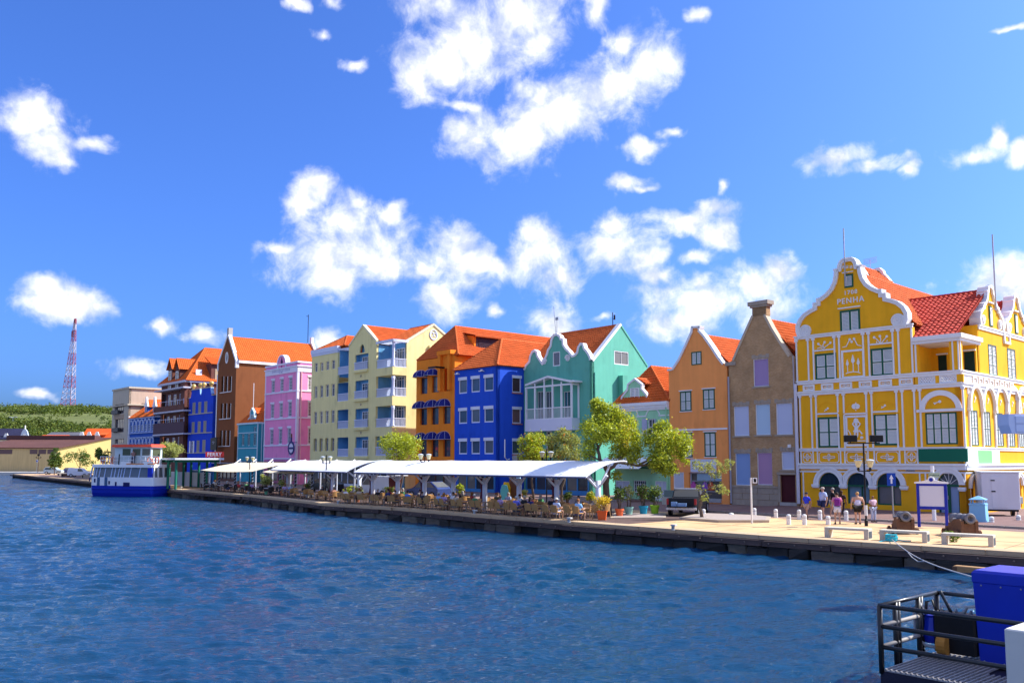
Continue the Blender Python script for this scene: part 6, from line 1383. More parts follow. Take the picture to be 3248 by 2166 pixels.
# big quayside tree with a leaning second crown
Yt = 55.5; bs = gnd(1930, 1633); Yt = bs.y
def r7(X, Y, d=0.): return rel(1640 + X/3.92, 1240 + Y/3.92, Yt + d, bs)
def c7(X, Y, rx, ry, n, d=0.): k = pxr(1/3.92, Yt); return (r7(X, Y, d), (rx*k, (rx+ry)*.45*k, ry*k), n)
fork = r7(1130, 1000); f2 = r7(1030, 860); f3 = r7(1010, 700)
tree('quayside_tree', 'large bright green tree with forked trunk beside the end of the white canopy', bs,
     [((0, 0, 0), fork, .26, .2), (fork, f2, .17, .13), (f2, f3, .13, .1), (f3, r7(960, 540, .3), .1, .05), (f3, r7(1090, 560, -.4), .09, .05), (fork, r7(1260, 880), .15, .1), (r7(1260, 880), r7(1500, 930), .1, .08), (r7(1500, 930), r7(1700, 800), .09, .05), (r7(1500, 930), r7(1850, 900), .08, .04), (r7(1260, 880), r7(1380, 600), .08, .04), (f2, r7(860, 780), .07, .03), (r7(1090, 560, -.4), r7(1150, 250), .06, .03)],
     [c7(1000,175,95,80,900), c7(1130,300,190,130,2600,.3), c7(1000,480,210,140,2400,-.4), c7(1290,430,190,170,2800,.2), c7(1180,520,220,120,1800,-.7), c7(1400,620,170,150,2000), c7(1250,760,130,90,700,.4), c7(880,720,110,130,900,.5), c7(1420,800,140,110,1000), c7(1230,1050,80,60,260),
      c7(1800,440,100,80,800,-.3), c7(1790,620,180,150,2200,-.5), c7(2010,640,150,160,1900,-.2), c7(1780,840,150,140,1800,-.6), c7(1880,970,110,80,700,-.4), c7(2090,780,70,120,500,-.1), c7(1640,560,60,90,350,-.2)], .085, LEAF, 3,
     extra=[('yellow_leaves', leafcloud([c7(1300,420,250,260,160), c7(1850,700,260,260,160), c7(1330,520,90,170,260,-.6)], .07, 8, 5), LEAFY)])
# orange flowering trees behind the long canopy
FLW = mat('orange_blossom', (.75, .18, .02), .6, .2, leaf=True)
for k, (x0, x1, yt, lab) in enumerate([(1652, 1727, 1372, 'round bushy tree with orange flowers in front of the blue house corner'), (1727, 1845, 1356, 'bushy tree with orange flowers below the glazed balcony')]):
    Y = 66 + k; bs = gnd((x0+x1)/2, 1600); bs = atY((x0+x1)/2, 1600, Y); bs.z = G; k_ = pxr(1, Y); w_ = (x1-x0)/2*k_; xm = (x0+x1)/2
    cl = [(rel(x, y, Y + dd, bs), (r*k_, r*k_, r*.85*k_), n) for x, y, r, n, dd in [(xm-.45*(x1-x0)/2, 1400, 26, 800, 0), (xm+.45*(x1-x0)/2, 1398, 28, 900, .4), (xm, yt+22, 24, 700, -.3), (xm-.5*(x1-x0)/2, 1440, 28, 800, .2), (xm+.5*(x1-x0)/2, 1440, 28, 800, 0), (xm, 1430, 26, 600, -.6)]]
    tree('flowering_tree', lab, bs, [((0, 0, 0), (0, 0, 2.6), .12, .09), ((0, 0, 2.6), cl[0][0], .07, .03), ((0, 0, 2.6), cl[1][0], .07, .03), ((0, 0, 2.6), cl[2][0], .07, .03)], cl, .085, LEAFG if k else LEAF, 20+k, 'flowering trees behind the canopy', extra=[('orange_flowers', leafcloud([(c, r, 40) for c, r, n in cl], .06, 30+k, 3), FLW)])
def bush_px(name, lab, X0, X1, Ytop, Ybot, Y, n, size, mt, seed, trunk=True, group=None, base_py=None):
    xm = (X0+X1)/2; bs = atY(xm, Ybot, Y); zt = bs.z; bs.z = G; k = pxr(1, Y); w_ = (X1-X0)/2; h_ = (Ybot-Ytop)/2; random.seed(seed)
    cl = []
    for i in range(9):
        an = random.uniform(0, 6.28); rr = random.uniform(.25, .68)
        cl.append((rel(xm + w_*rr*cos(an), (Ytop+Ybot)/2 + h_*rr*sin(an), Y + random.uniform(-.5, .5)*w_*k, bs), (w_*.42*k, w_*.4*k, h_*.45*k), n//9))
    lim = [((0, 0, 0), (0, 0, max(.4, zt-G)), .11, .08)] + [((0, 0, max(.4, zt-G)), c[0], .06, .02) for c in cl[::2]]
    return tree(name, lab, bs, lim, cl, size, mt, seed, group)
bush_px('leafy_tree', 'bright green feathery tree in front of the cream house corner', 1196, 1352, 1366, 1475, 82, 5200, .10, LEAF, 41)
bush_px('leafy_tree', 'small pale green tree beside the ferry wheelhouse', 474, 592, 1396, 1456, 118, 4200, .13, LEAFG, 42)
bush_px('leafy_tree', 'dark green tree in front of the small orange-roofed houses', 300, 352, 1404, 1470, 172, 1600, .18, LEAFD, 43)
# thin tree in the planter island
bs = gnd(2226, 1641, G + .12); Yt2 = bs.y
def q4(X, Y, d=0.): return rel(1950 + X/4.704, 1420 + Y/4.704, Yt2 + d, bs)
def e4(X, Y, r, n, d=0.): k = pxr(1/4.704, Yt2); return (q4(X, Y, d), (r*k, r*k, r*.75*k), n)
tree('planter_tree', 'thin sprawling tree with grey-green leaves in the low planter', bs, [((0, 0, 0), q4(1270, 720), .11, .09), (q4(1270, 720), q4(1400, 600), .05, .035), (q4(1400, 600), q4(1450, 400), .035, .02), (q4(1450, 400), q4(1300, 290), .025, .012), (q4(1400, 600), q4(1560, 560), .03, .015), (q4(1400, 600), q4(1330, 470), .02, .01), (q4(1270, 720), q4(1450, 690), .025, .012)],
     [e4(1250, 250, 95, 260), e4(1340, 300, 90, 260), e4(1480, 260, 100, 320), e4(1500, 380, 90, 260, .3), e4(1650, 300, 90, 300, .6), e4(1720, 220, 70, 160, .8), e4(1540, 600, 90, 220, .3), e4(1640, 660, 60, 160, .5), e4(1280, 590, 70, 120), e4(1350, 740, 70, 160, -.2)], .07, LEAFG, 51, asp=.3)

def pot(r, h, mt, parent, square=False):
    m = MB()
    if square:
        def rg(k, z): return [(-k, -k, z), (k, -k, z), (k, k, z), (-k, k, z)]
        m.loft([rg(r*.78, 0), rg(r, h*.9), rg(r*1.08, h*.9), rg(r*1.08, h), rg(r*.98, h), rg(r*.95, h*.85)], True)
    else: m.lathe([(r*.68, 0), (r*.93, h*.78), (r*1.04, h*.78), (r*1.04, h), (r*.95, h), (r*.9, h*.85)], 16)
    return m.obj('pot', mt, parent, smooth=False, split=False)
def potted(label, px, py, wpx, hpx, col, cname, ph, n, mt, seed, square=False, flowers=None, spread=1., group=None, size=.07, z=G, pw=1.):
    p = gnd(px, py, z); k = pxr(1, p.y); r = wpx/2*k*.98; h = hpx*k
    t = thing('potted_plant', label, 'potted plant', p, random.uniform(0, 6), group)
    pot(r, h, mat(cname, col, .6, .1, 3.), t, square)
    m = MB(); m.lathe([(r*.9, h*.86), (.02, h*.9)], 12); m.obj('soil', mat('potting_soil', (.05, .035, .025), .95), t)
    random.seed(seed); m = MB(); H = ph*k; cl = []
    for i in range(7):
        an = i*.9; q = (cos(an)*r*1.1*spread*random.uniform(.3, 1.1), sin(an)*r*1.1*spread*random.uniform(.3, 1.1), h + H*random.uniform(.45, .85)); limb(m, (cos(an)*r*.3, sin(an)*r*.3, h*.85), q, .03, .012, seed+i)
        cl.append((q, (r*.75*spread, r*.75*spread, H*.24), n//7))
    m.obj('stems', BARK, t, split=False)
    link('leaves', leafcloud(cl, size, seed, 8, .6), mt, t)
    if flowers: link('flowers', leafcloud([(c, r_, 6) for c, r_, _ in cl], .05, seed+1, 2), mat(flowers[0], flowers[1], .6, leaf=True), t)
    return t
potted('orange square planter with yellow-green shrub at the end of the cafe', 1910, 1649, 30, 29, (.75, .13, .03), 'orange_planter', 46, 1300, LEAFY, 61, True, spread=1.1, size=.05)
potted('terracotta orange pot with tall leafy shrub, leftmost of the pots in a row', 1965, 1638, 28, 25, (.70, .14, .05), 'terracotta_pot', 66, 800, LEAFD, 62, flowers=('white_petals', (.7, .65, .6)))
potted('pale mint pot with bare twiggy shrub', 1995, 1633, 29, 26, (.28, .50, .42), 'mint_pot', 68, 260, LEAFG, 63)
potted('turquoise blue pot with leafy pink-flowered shrub', 2041, 1632, 29, 28, (.02, .27, .42), 'turquoise_pot', 62, 800, LEAFD, 64, flowers=('pink_petals', (.7, .15, .25)))
potted('lime green pot with dark leafy shrub', 2077, 1631, 30, 29, (.28, .50, .03), 'lime_pot', 58, 800, LEAFD, 65)
potted('mint green pot with spiky grey plant under the beige canopy', 845, 1568, 15, 18, (.15, .50, .28), 'bright_mint_pot', 46, 500, LEAFG, 66, spread=1.7, size=.12)
potted('small orange pot beside the pale door of the mint house', 2128, 1617, 14, 22, (.5, .08, .04), 'brick_red_pot', 26, 120, LEAFD, 67)
for i, (px, py, lab) in enumerate([(1105, 1592, 'leafy potted oleander by the first columns of the long canopy'), (1135, 1592, 'potted oleander with red blooms behind the wicker chairs'), (1232, 1594, 'potted oleander with pink blooms beside the white van'), (1460, 1600, 'tall pale potted grass behind the wicker tables'), (1660, 1606, 'potted oleander with pink blooms near the blue shopfront'), (1800, 1610, 'low leafy potted shrub left of the last column'), (1873, 1611, 'potted shrub with a red bloom right of the last column'), (895, 1572, 'potted fern near the second canopy'), (975, 1578, 'young potted palm under the second canopy')]):
    potted(lab, px, py, 13, 15, (.5, .16, .07) if i % 2 else (.3, .3, .3), 'cafe_pot_%d' % (i % 2), 34 if i != 3 else 50, 420, [LEAF, LEAFG, LEAFD][i % 3], 70+i, flowers=('red_petals', (.65, .04, .04)) if i in (1, 2, 4, 6) else None, spread=1.4, size=.08)
# weed under the rightmost bench
p = gnd(3010, 1718); t = thing('weed_clump', 'green weed growing under the rightmost stone bench', 'plant', p); link('leaves', leafcloud([((0, 0, .22), (.3, .3, .22), 260), ((.25, 0, .15), (.2, .2, .15), 120)], .06, 91, 6), LEAFD, t); m = MB(); limb(m, (0, 0, 0), (0, 0, .3), .02, .01); m.obj('stem', BARK, t)
# ------------------------------------------------------------------ canopies and cafe
ED_PX = sorted(EDGE_PX)
def edge_y(px):
    for (x0, y0), (x1, y1) in zip(ED_PX, ED_PX[1:]):
        if x0 <= px <= x1: return y0 + (y1-y0)*(px-x0)/(x1-x0)
    return ED_PX[-1][1] if px > ED_PX[-1][0] else ED_PX[0][1]
def qp(px, off):
    """point on the quay at photo column px, off metres inland of the edge"""
    p = gnd(px, edge_y(px)).to_2d(); return p + EY_Q * off
EX_Q = (gnd(1775, edge_y(1775)).to_2d() - gnd(1050, edge_y(1050)).to_2d()).normalized(); EY_Q = V((-EX_Q.y, EX_Q.x)); ANG_Q = atan2(EX_Q.y, EX_Q.x)
WPOST = mat('white_steel', (.62, .66, .74), .5, .06)
def canopy(name, label, px0, px1, off, w_, h0, h1, ncol, mt, bays, end_brace=False):
    a, b_ = qp(px0, off), qp(px1, off); ex = (b_-a).normalized(); L_ = (b_-a).length
    t = thing(name, label, 'canopy', (a.x, a.y, G), atan2(ex.y, ex.x)); n = 10; nb = bays*6; rows = []
    for j in range(nb+1):
        u = L_*j/nb; sag = .04*abs(sin(pi*j/6)); rows.append([(u, w_*i/n, h0 + (h1-h0-sag)*sin(pi*.56*i/n)**.9) for i in range(n+1)])
    m = MB()
    for j in range(nb):
        for i in range(n): m.add([rows[j][i], rows[j+1][i], rows[j+1][i+1], rows[j][i+1]], [(0, 1, 2, 3)])
    m.obj('canvas', mt, t, smooth=False, split=False)
    m = MB(); m.tube([(0, 0, h0-.06), (L_, 0, h0-.06)], .06, 6); m.obj('eaves_rail', mat('navy_grey_rail', (.12, .13, .22), .5), t); m = MB(); m.tube([(0, w_, rows[0][-1][2]-.06), (L_, w_, rows[0][-1][2]-.06)], .06, 6); m.obj('eaves_rail', WPOST, t)
    for j in (0, nb):
        m = MB(); m.tube([V(p) + V((0, 0, -.03)) for p in rows[j]], .05, 6); m.obj('end_hoop', WPOST, t)
    for k in range(ncol):
        u = L_*(k+.12)/(ncol-.76); c = w_*.42; m = MB(); m.tube([(u, c, 0), (u, c, 2.25)], .17, 10); m.obj('column', WPOST, t, smooth=True)
        for sg in (-1, 1):
            m = MB(); m.tube([(u, c, 1.75), (u+sg*.75, c, 2.55)], .07, 6); m.obj('brace', WPOST, t)
            yb_ = c + sg*1.1; zb_ = h0 + (h1-h0-.04)*sin(pi*.56*yb_/w_)**.9 - .16; m = MB(); m.tube([(u, c, 1.7), (u, yb_, zb_)], .07, 6); m.obj('brace', WPOST, t)
        if k % 2 == 0:
            m = MB(); m.lathe([(.05, .5), (.2, .7), (.1, 1.3), (.16, 1.9), (.2, 2.2)], 8, (u-.22, c-.05, 0)); m.obj('tied_drape', mat('wine_drape', (.12, .03, .05), .8), t)
    return t
canopy('cafe_canopy', 'long white barrel-shaped canopy over the wicker cafe tables', 1052, 1782, 2.0, 3.7, 2.5, 3.45, 8, CANVAS, 6)
canopy('cafe_canopy', 'shorter white barrel-shaped canopy left of the long one', 792, 1020, 2.2, 3.7, 2.5, 3.45, 4, CANVAS, 4)
BEIGE = mat('beige_canvas', (.70, .60, .42), .75, .06, .6, .15, 8)
def beige_sail(label, px0, px1, off, dh):
    a, b_ = qp(px0, off), qp(px1, off); ex = (b_-a).normalized(); L_ = (b_-a).length; t = thing('sail_canopy', label, 'canopy', (a.x, a.y, G), atan2(ex.y, ex.x))
    m = MB(); n = 8; rows = []
    for j in range(n+1):
        u = L_*j/n; k = 1 - abs(2*j/n-1)**2; rows.append([(u, 0, 2.25 + dh - .12*k), (u, 2.2, 2.75 + dh - .05*k), (u, 4.6, 3.15 + dh)])
    for j in range(n):
        for i in range(2): m.add([rows[j][i], rows[j+1][i], rows[j+1][i+1], rows[j][i+1]], [(0, 1, 2, 3)])
    m.obj('canvas', BEIGE, t, split=False)
    for k in range(4):
        u = L_*(.04 + .92*k/3); m = MB(); m.tube([(u, 4.5, 0), (u, 4.5, 3.3+dh)], .09, 8); m.obj('post', WPOST, t); m = MB(); m.tube([(u, 4.5, 3.5+dh), (u+.9, 3.4, 2.95+dh)], .06, 6); m.obj('strut', WHITE, t)
        m = MB(); m.tube([(u, .25, 0), (u, .25, 2.2+dh)], .1, 8)
        m.obj('wrapped_post', mat('dark_post', (.05, .05, .055), .6), t)
        m = MB(); pts = [(u + .115*cos(q*.8), .25 + .115*sin(q*.8), .2 + q*.045) for q in range(44)]; m.tube(pts, .022, 4); m.obj('spiral_lights', WPOST, t)
    return t
beige_sail('beige sail canopy over the dark cafe tables next to the ferry stop', 592, 752, 1.6, .05)
beige_sail('beige sail canopy between the ferry stop one and the white canopies', 754, 905, 2.6, .0)

# wicker chair, built once and copied
WICK = mat('tan_wicker', (.42, .23, .085), .7, .2, 8., .5, 60); CLEG = mat('chair_tube', (.30, .20, .11), .45, .1, metal=.2); DRKC = mat('dark_wicker', (.035, .028, .026), .6, .2, 8., .4, 60)
def make_chair(name, sm, lm, label, group):
    t = thing(name, label, 'chair', (0, 0, 0), 0, group)
    m = MB(); m.bbox(-.23, .23, -.22, .24, .42, .475, .02); m.obj('seat', sm, t)
    m = MB(); rings = []
    for i in range(7):
        a = -1 + i/3; x = .25*a; y = .26 - .07*a*a
        rings.append([(x, y-.015, .46), (x*1.05, y+.075, .88 - .05*a*a), (x*1.05, y+.10, .88 - .05*a*a), (x, y+.015, .46)])
    m.loft(rings, True); m.obj('backrest', sm, t)
    for sx in (-1, 1):
        m = MB(); m.tube([(.21*sx, -.2, .64), (.23*sx, -.24, .3), (.24*sx, -.25, 0)], .016, 5); m.obj('leg', lm, t)
        m = MB(); m.tube([(.22*sx, .24, .47), (.24*sx, .3, 0)], .016, 5); m.obj('leg', lm, t)
        m = MB(); m.tube([(.21*sx, -.21, .64), (.26*sx, 0, .67), (.25*sx, .26, .66)], .022, 5); m.obj('armrest', sm, t)
    return t
def make_table(name, tm, lm, label, group, r=.38):
    t = thing(name, label, 'table', (0, 0, 0), 0, group)
    m = MB(); m.bbox(-r, r, -r, r, .70, .735, .02); m.obj('table_top', tm, t)
    m = MB(); m.tube([(0, 0, .03), (0, 0, .70)], .035, 8); m.obj('pedestal', lm, t)
    for k in range(4): m = MB(); m.tube([(0, 0, .06), (.3*cos(pi/4+pi/2*k), .3*sin(pi/4+pi/2*k), .015)], .022, 5); m.obj('foot', lm, t)
    return t
chair0 = make_chair('cafe_chair', WICK, CLEG, 'tan wicker cafe chair at the tables under the white canopies', 'wicker chairs under the white canopies')
table0 = make_table('cafe_table', mat('wood_tabletop', (.22, .12, .07), .4, .15, 3.), STEEL, 'small square brown cafe table among the wicker chairs', 'tables under the white canopies')
chair1 = make_chair('cafe_chair', DRKC, DRKC, 'dark wicker cafe chair at the tables under the beige sails', 'dark chairs under the beige sails')
table1 = make_table('cafe_table', mat('white_tabletop', (.45, .42, .44), .4, .1), STEEL, 'white-topped cafe table under the beige sails', 'tables under the beige sails')
used = {}; ROWS = {}; ROW = ['']
def put(src, p, rz, side=''):
    if src.name not in used: used[src.name] = 1; src.location = (p.x, p.y, G); src.rotation_euler = (0, 0, rz); o = src
    else: o = dup(src, (p.x, p.y, G), rz)
    ROWS.setdefault((src.name, ROW[0], side), []).append((p.x/p.y, o)); return o
random.seed(5); SEATS = []
def table_group(t_, c_, p, rz, n=4, rank=False):
    put(t_, p, rz)
    if rank:                                                  # pairs side by side, backs to the water
        for k in range(4):
            an = rz - pi/2 if k < 2 else rz + pi/2; d = V((cos(an), sin(an))); e = V((cos(rz), sin(rz))); q = p + d*random.uniform(.55, .64) + e*(.3 if k % 2 else -.3)*random.uniform(.9, 1.2); an += random.uniform(-.15, .15); SEATS.append((q, an - pi/2)); put(c_, q, an - pi/2, 'backing the water' if k < 2 else 'facing the water')
        return
    for k in range(n):
        an = rz + (0, pi, pi/2, -pi/2)[k] + random.uniform(-.22, .22); d = V((cos(an), sin(an))); q = p + d*random.uniform(.52, .66); SEATS.append((q, an - pi/2 + pi*0)); put(c_, q, an - pi/2)
ROW[0] = "long canopy's front row"; pxs = 1080
while pxs < 1838:                                             # front row along the quay edge
    p = qp(pxs, 1.25 + random.uniform(-.1, .1)); table_group(table0, chair0, p, ANG_Q + random.uniform(-.06, .06), 4, True); pxs += 1.5 * F / p.y * .80
ROW[0] = "long canopy's second row"; pxs = 1075
while pxs < 1800:
    p = qp(pxs, 3.6 + random.uniform(-.1, .1)); table_group(table0, chair0, p, ANG_Q + random.uniform(-.15, .15), 4); pxs += 1.95 * F / p.y * .80
ROW[0] = "shorter canopy's row"; pxs = 862
while pxs < 1050:
    p = qp(pxs, 1.5); table_group(table0, chair0, p, ANG_Q, 3); pxs += 1.7 * F / p.y * .75
ROW[0] = 'row under the beige sails'; pxs = 628
while pxs < 835:
    p = qp(pxs, 1.3); table_group(table1, chair1, p, ANG_Q, 4); pxs += 1.75 * F / p.y * .72

def nth(k): return '%d%s' % (k, 'th' if 10 < k % 100 < 14 else {1: 'st', 2: 'nd', 3: 'rd'}.get(k % 10, 'th'))
for (nm, row, side), lst in ROWS.items():
    for k, (_, o) in enumerate(sorted(lst, key=lambda e: e[0])):
        o['label'] = ('%s chair %s, ' % ('dark wicker' if 'beige' in row else 'tan wicker', side) if 'chair' in nm else '%s cafe table, ' % ('white-topped' if 'beige' in row else 'small brown')).replace(' ,', ',') + '%s from left in the %s' % (nth(k+1), row)

# shop fronts at street level behind the canopies
def shopfront(label, px0, px1, off, fm, h=2.9, pit=1.5, glassm=None):
    r0 = ray(px0, 1500); r1 = ray(px1, 1500)
    def hit(r): q = P0 + EY*off; t = q.dot(EY)/V((r.x, r.y)).dot(EY); return V((r.x*t, r.y*t))
    a, b_ = hit(r0), hit(r1); L_ = (b_-a).length; t = thing('shop_front', label, 'shop front', (a.x, a.y, G), ANG); n = max(2, int(L_/pit))
    m = MB(); m.box(0, L_, -.1, .0, 0, .45); m.box(0, L_, -.12, 0, h-.35, h)
    for k in range(n+1): u = L_*k/n; m.box(u-.07, u+.07, -.12, 0, .45, h-.35)
    m.obj('frame', fm, t, split=False)
    for k in range(n): m = MB(); m.add([(L_*k/n+.07, -.03, .45), (L_*(k+1)/n-.07, -.03, .45), (L_*(k+1)/n-.07, -.03, h-.35), (L_*k/n+.07, -.03, h-.35)], [(0, 1, 2, 3)]); m.obj('pane', glassm or GLS, t)
    m = MB(); m.box(-.1, L_+.1, -1.3, -.02, h+.05, h+.15); m.obj('fascia_canopy', mat('shop_canopy_grey', (.35, .38, .45), .7), t)
BLF_ = mat('bright_blue_frame', (.05, .22, .5), .5)
shopfront('pale blue shop front under the cobalt house behind the cafe', 1455, 1570, -.02, BLF_); shopfront('dark shop front under the orange awning house', 1332, 1436, -.02, mat('brown_shop_frame', (.12, .05, .03), .6))
shopfront('white shop front under the cream house behind the canopy', 995, 1230, -.02, WPOST); shopfront('blue-framed shop front under the sea green house', 1672, 1868, 3.6, BLF_); shopfront('pink-framed shop front under the pink house', 850, 935, -.02, mat('pink_shop_frame', (.55, .16, .25), .6))
shopfront('dark shop front under the tall brown house', 695, 745, -.02, mat('brown_shop_frame', (.12, .05, .03), .6))
# colourful surfboard-like display in front of the blue shop
for k, (px_, c, hh) in enumerate([(1606, (.75, .48, .02), 1.3), (1628, (.14, .06, .035), 1.9), (1600, (.12, .5, .5), 1.1), (1642, (.3, .5, .7), 1.8)]):
    p = atY(px_, 1560, 71 - k*.2); t = thing('advert_cutout', ['yellow rounded advertising board before the blue shop', 'brown tapered advertising board before the blue shop', 'turquoise advertising board behind the cafe tables', 'pale blue slanted advertising board before the blue shop'][k], 'sign', (p.x, p.y, G), ANG)
    m = MB(); o = [(-.42, .25), (.42, .25), (.45, hh), (.25, hh+.4), (-.25, hh+.4), (-.45, hh)]; m.prism([(x, -.04, z) for x, z in o], [(x, .04, z) for x, z in o]); m.obj('board', mat('advert_%d' % k, c, .6, .1), t); m = MB(); m.box(-.3, .3, -.2, .2, 0, .05); m.box(-.03, .03, -.03, .03, .05, .3); m.obj('foot', STEEL, t)
# ------------------------------------------------------------------ street furniture
STONE = mat('bench_concrete', (.52, .47, .38), .9, .12, 1.5, .35, 20, streak=.1)
def bench(label, p0, p1, hpx):
    a, b_ = gnd(*p0), gnd(*p1); d = (b_-a); L_ = d.length; t = thing('stone_bench', label, 'bench', a, atan2(d.y, d.x), 'concrete benches on the quay'); h = .47; w_ = .55
    m = MB(); m.bbox(0, L_, 0, w_, h-.1, h, .015); m.obj('seat', STONE, t)
    for x in (0, L_-.2):
        m = MB(); m.bbox(x+.003, x+.2-.003, .003, w_-.003, 0, h-.1, .005); m.obj('leg', STONE, t)
    m = MB(); m.box(L_-.002, L_+.008, .08, w_-.08, .06, h-.12); m.obj('end_plaque', mat('dark_mosaic', (.06, .08, .10), .6, .4, 12.), t)
bench('long concrete bench nearest the lamp post, leftmost of three', (2615, 1704), (2755, 1712), 38)
bench('concrete bench in front of the left cannon, middle of three', (2790, 1714), (2941, 1722), 38)
bench('concrete bench in front of the right cannon with a weed under it', (2986, 1726), (3152, 1735), 40)
# bollards
BOLW = mat('white_bollard_paint', (.72, .72, .70), .7, .12, 3., .2)
ords = ['first', 'second', 'third', 'fourth', 'fifth', 'sixth', 'seventh', 'eighth', 'ninth', 'tenth', 'eleventh', 'twelfth']
def bollard(label, px, py, hpx=27, r=.12, name='bollard'):
    p = gnd(px, py); h = hpx*pxr(1, p.y); t = thing(name, label, 'bollard', p, random.uniform(0, 6), 'white kerb bollards')
    m = MB(); m.lathe([(r, 0), (r, h-.10), (r*1.03, h-.1), (r*1.03, h-.07), (r*.97, h-.06), (r*.75, h-.02), (r*.3, h)], 14); m.obj('post', BOLW, t, smooth=False)
    m = MB(); m.lathe([(r*1.012, h-.2), (r*1.012, h-.17)], 14, caps=False); m.obj('groove', mat('grey_groove', (.3, .3, .3), .8), t)
pts_b = sorted([(2502, 1663, 32), (2552, 1664, 33), (2627, 1664, 28), (2461, 1642, 28), (2535, 1647, 31), (2601, 1648, 31), (2684, 1650, 31), (3146, 1662, 24), (3231, 1655, 22), (2320, 1638, 12), (2393, 1637, 26), (2232, 1636, 22)])
for i, (x, y, h) in enumerate(pts_b): bollard('white round-topped bollard by the kerb, %s from the left' % ords[i], x, y, h, .12 if h != 12 else .15)
for i, (px, py, lab) in enumerate([(1805, 1656, 'small mooring bollard on the quay edge below the end of the cafe'), (2135, 1680, 'small mooring bollard on the quay edge left of the benches'), (1505, 1630, 'pale mooring bollard on the quay edge in front of the front chairs'), (788, 1568, 'dark mooring bollard on the quay edge under the beige sail'), (574, 1550, 'mooring bollard at the ferry stop'), (1073, 1598, 'dark mooring bollard at the left end of the long canopy')]):
    p = gnd(px, py); t = thing('mooring_bollard', lab, 'bollard', p, ANG_Q); m = MB(); m.lathe([(.1, 0), (.085, .05), (.085, .2)], 10); m.obj('post', STEEL, t); m = MB(); m.bbox(-.1, .2, -.11, .11, .2, .28, .02); m.obj('cap', mat('worn_steel_cap', (.5, .48, .45), .5), t)
# cannons on wooden carriages
IRON = mat('cannon_iron', (.17, .17, .19), .55, .15, 4., .3, 30, metal=.3); OAK = mat('weathered_oak', (.14, .075, .045), .85, .35, 5., .6, 14)
def cannon(label, px, py, yaw):
    p = gnd(px, py); t = thing('cannon', label, 'cannon', p, yaw, None, .84); L_ = 2.0
    prof = [(.02, -1.1), (.09, -1.08), (.1, -1.0), (.05, -.97), (.29, -.92), (.33, -.88), (.33, -.8), (.3, -.78), (.29, -.3), (.31, -.28), (.31, -.2), (.27, -.18), (.25, .35), (.27, .37), (.27, .42), (.24, .44), (.21, .85), (.27, .95), (.3, 1.02), (.28, 1.1), (.15, 1.1), (.13, .9), (.0, .9)]
    M = Matrix.Translation((0, 0, .92)) @ Matrix.Rotation(radians(90-4), 4, 'X')
    m = MB(); m.lathe(prof, 20, caps=False); m.xf(M); m.obj('barrel', IRON, t, smooth=True)
    for sx in (-1, 1):
        m = MB(); o = [(-.95, .18), (1.05, .18), (1.05, .45), (.65, .5), (.6, .68), (.15, .72), (.1, .9), (-.75, .95), (-.95, .85)]; x0, x1 = (.30, .46) if sx > 0 else (-.46, -.30)
        m.prism([(x0, y, z) for y, z in o], [(x1, y, z) for y, z in o]); m.obj('cheek', OAK, t)
        m = MB(); m.tube([(.27*sx, -.05, .9), (.5*sx, -.05, .9)], .075, 8); m.obj('trunnion', IRON, t)
    m = MB(); m.box(-.3, .3, -.9, -.75, .22, .7); m.obj('transom', OAK, t)
    for y in (-.62, .78):
        m = MB(); m.box(-.75, .75, y-.08, y+.08, .1, .26); m.obj('axle', OAK, t)
        for sx in (-1, 1): m = MB(); m.tube([(.56*sx, y, .18), (.7*sx, y, .18)], .18, 14); m.obj('wheel', OAK, t)
cannon('iron cannon on a weathered wooden carriage behind the middle bench', 2865, 1690, radians(-15)); cannon('iron cannon on a wooden carriage left of the pale blue litter bin', 3052, 1698, radians(-3))
# notice board
NAVYP = mat('royal_blue_paint', (.018, .03, .33), .45, .08)
a, b_ = gnd(2916, 1671), gnd(3004, 1674); d = b_-a; L_ = d.length; k = pxr(1, a.y); t = thing('notice_board', 'blue-framed blank white notice board with crested top', 'notice board', a, atan2(d.y, d.x)); hb, h1 = 62*k, 136*k
for x in (0, L_): m = MB(); m.box(x-.07, x+.07, -.06, .06, 0, h1); m.obj('post', NAVYP, t)
m = MB(); m.box(.07, L_-.07, -.05, .05, hb-.1, hb+.05); m.box(.07, L_-.07, -.05, .05, h1-.12, h1); m.obj('rail', NAVYP, t); m = MB(); m.box(.07, L_-.07, -.03, .03, hb+.05, h1-.12); m.obj('panel', mat('blank_panel', (.60, .61, .70), .4, .02), t)
o = [(-.15, h1), (L_+.15, h1), (L_+.15, h1+.07), (L_*.78, h1+.13), (L_*.63, h1+.2), (L_*.58, h1+.34), (L_*.5, h1+.38), (L_*.42, h1+.34), (L_*.37, h1+.2), (L_*.22, h1+.13), (-.15, h1+.07)]
m = MB(); m.prism([(x, -.08, z) for x, z in o], [(x, .08, z) for x, z in o]); m.obj('crest', WHITE, t); m = MB(); m.prism([(L_/2+.1*cos(q*.5236), -.1, h1+.2+.1*sin(q*.5236)) for q in range(12)], [(L_/2+.1*cos(q*.5236), -.075, h1+.2+.1*sin(q*.5236)) for q in range(12)]); m.obj('blue_medallion', NAVYP, t)
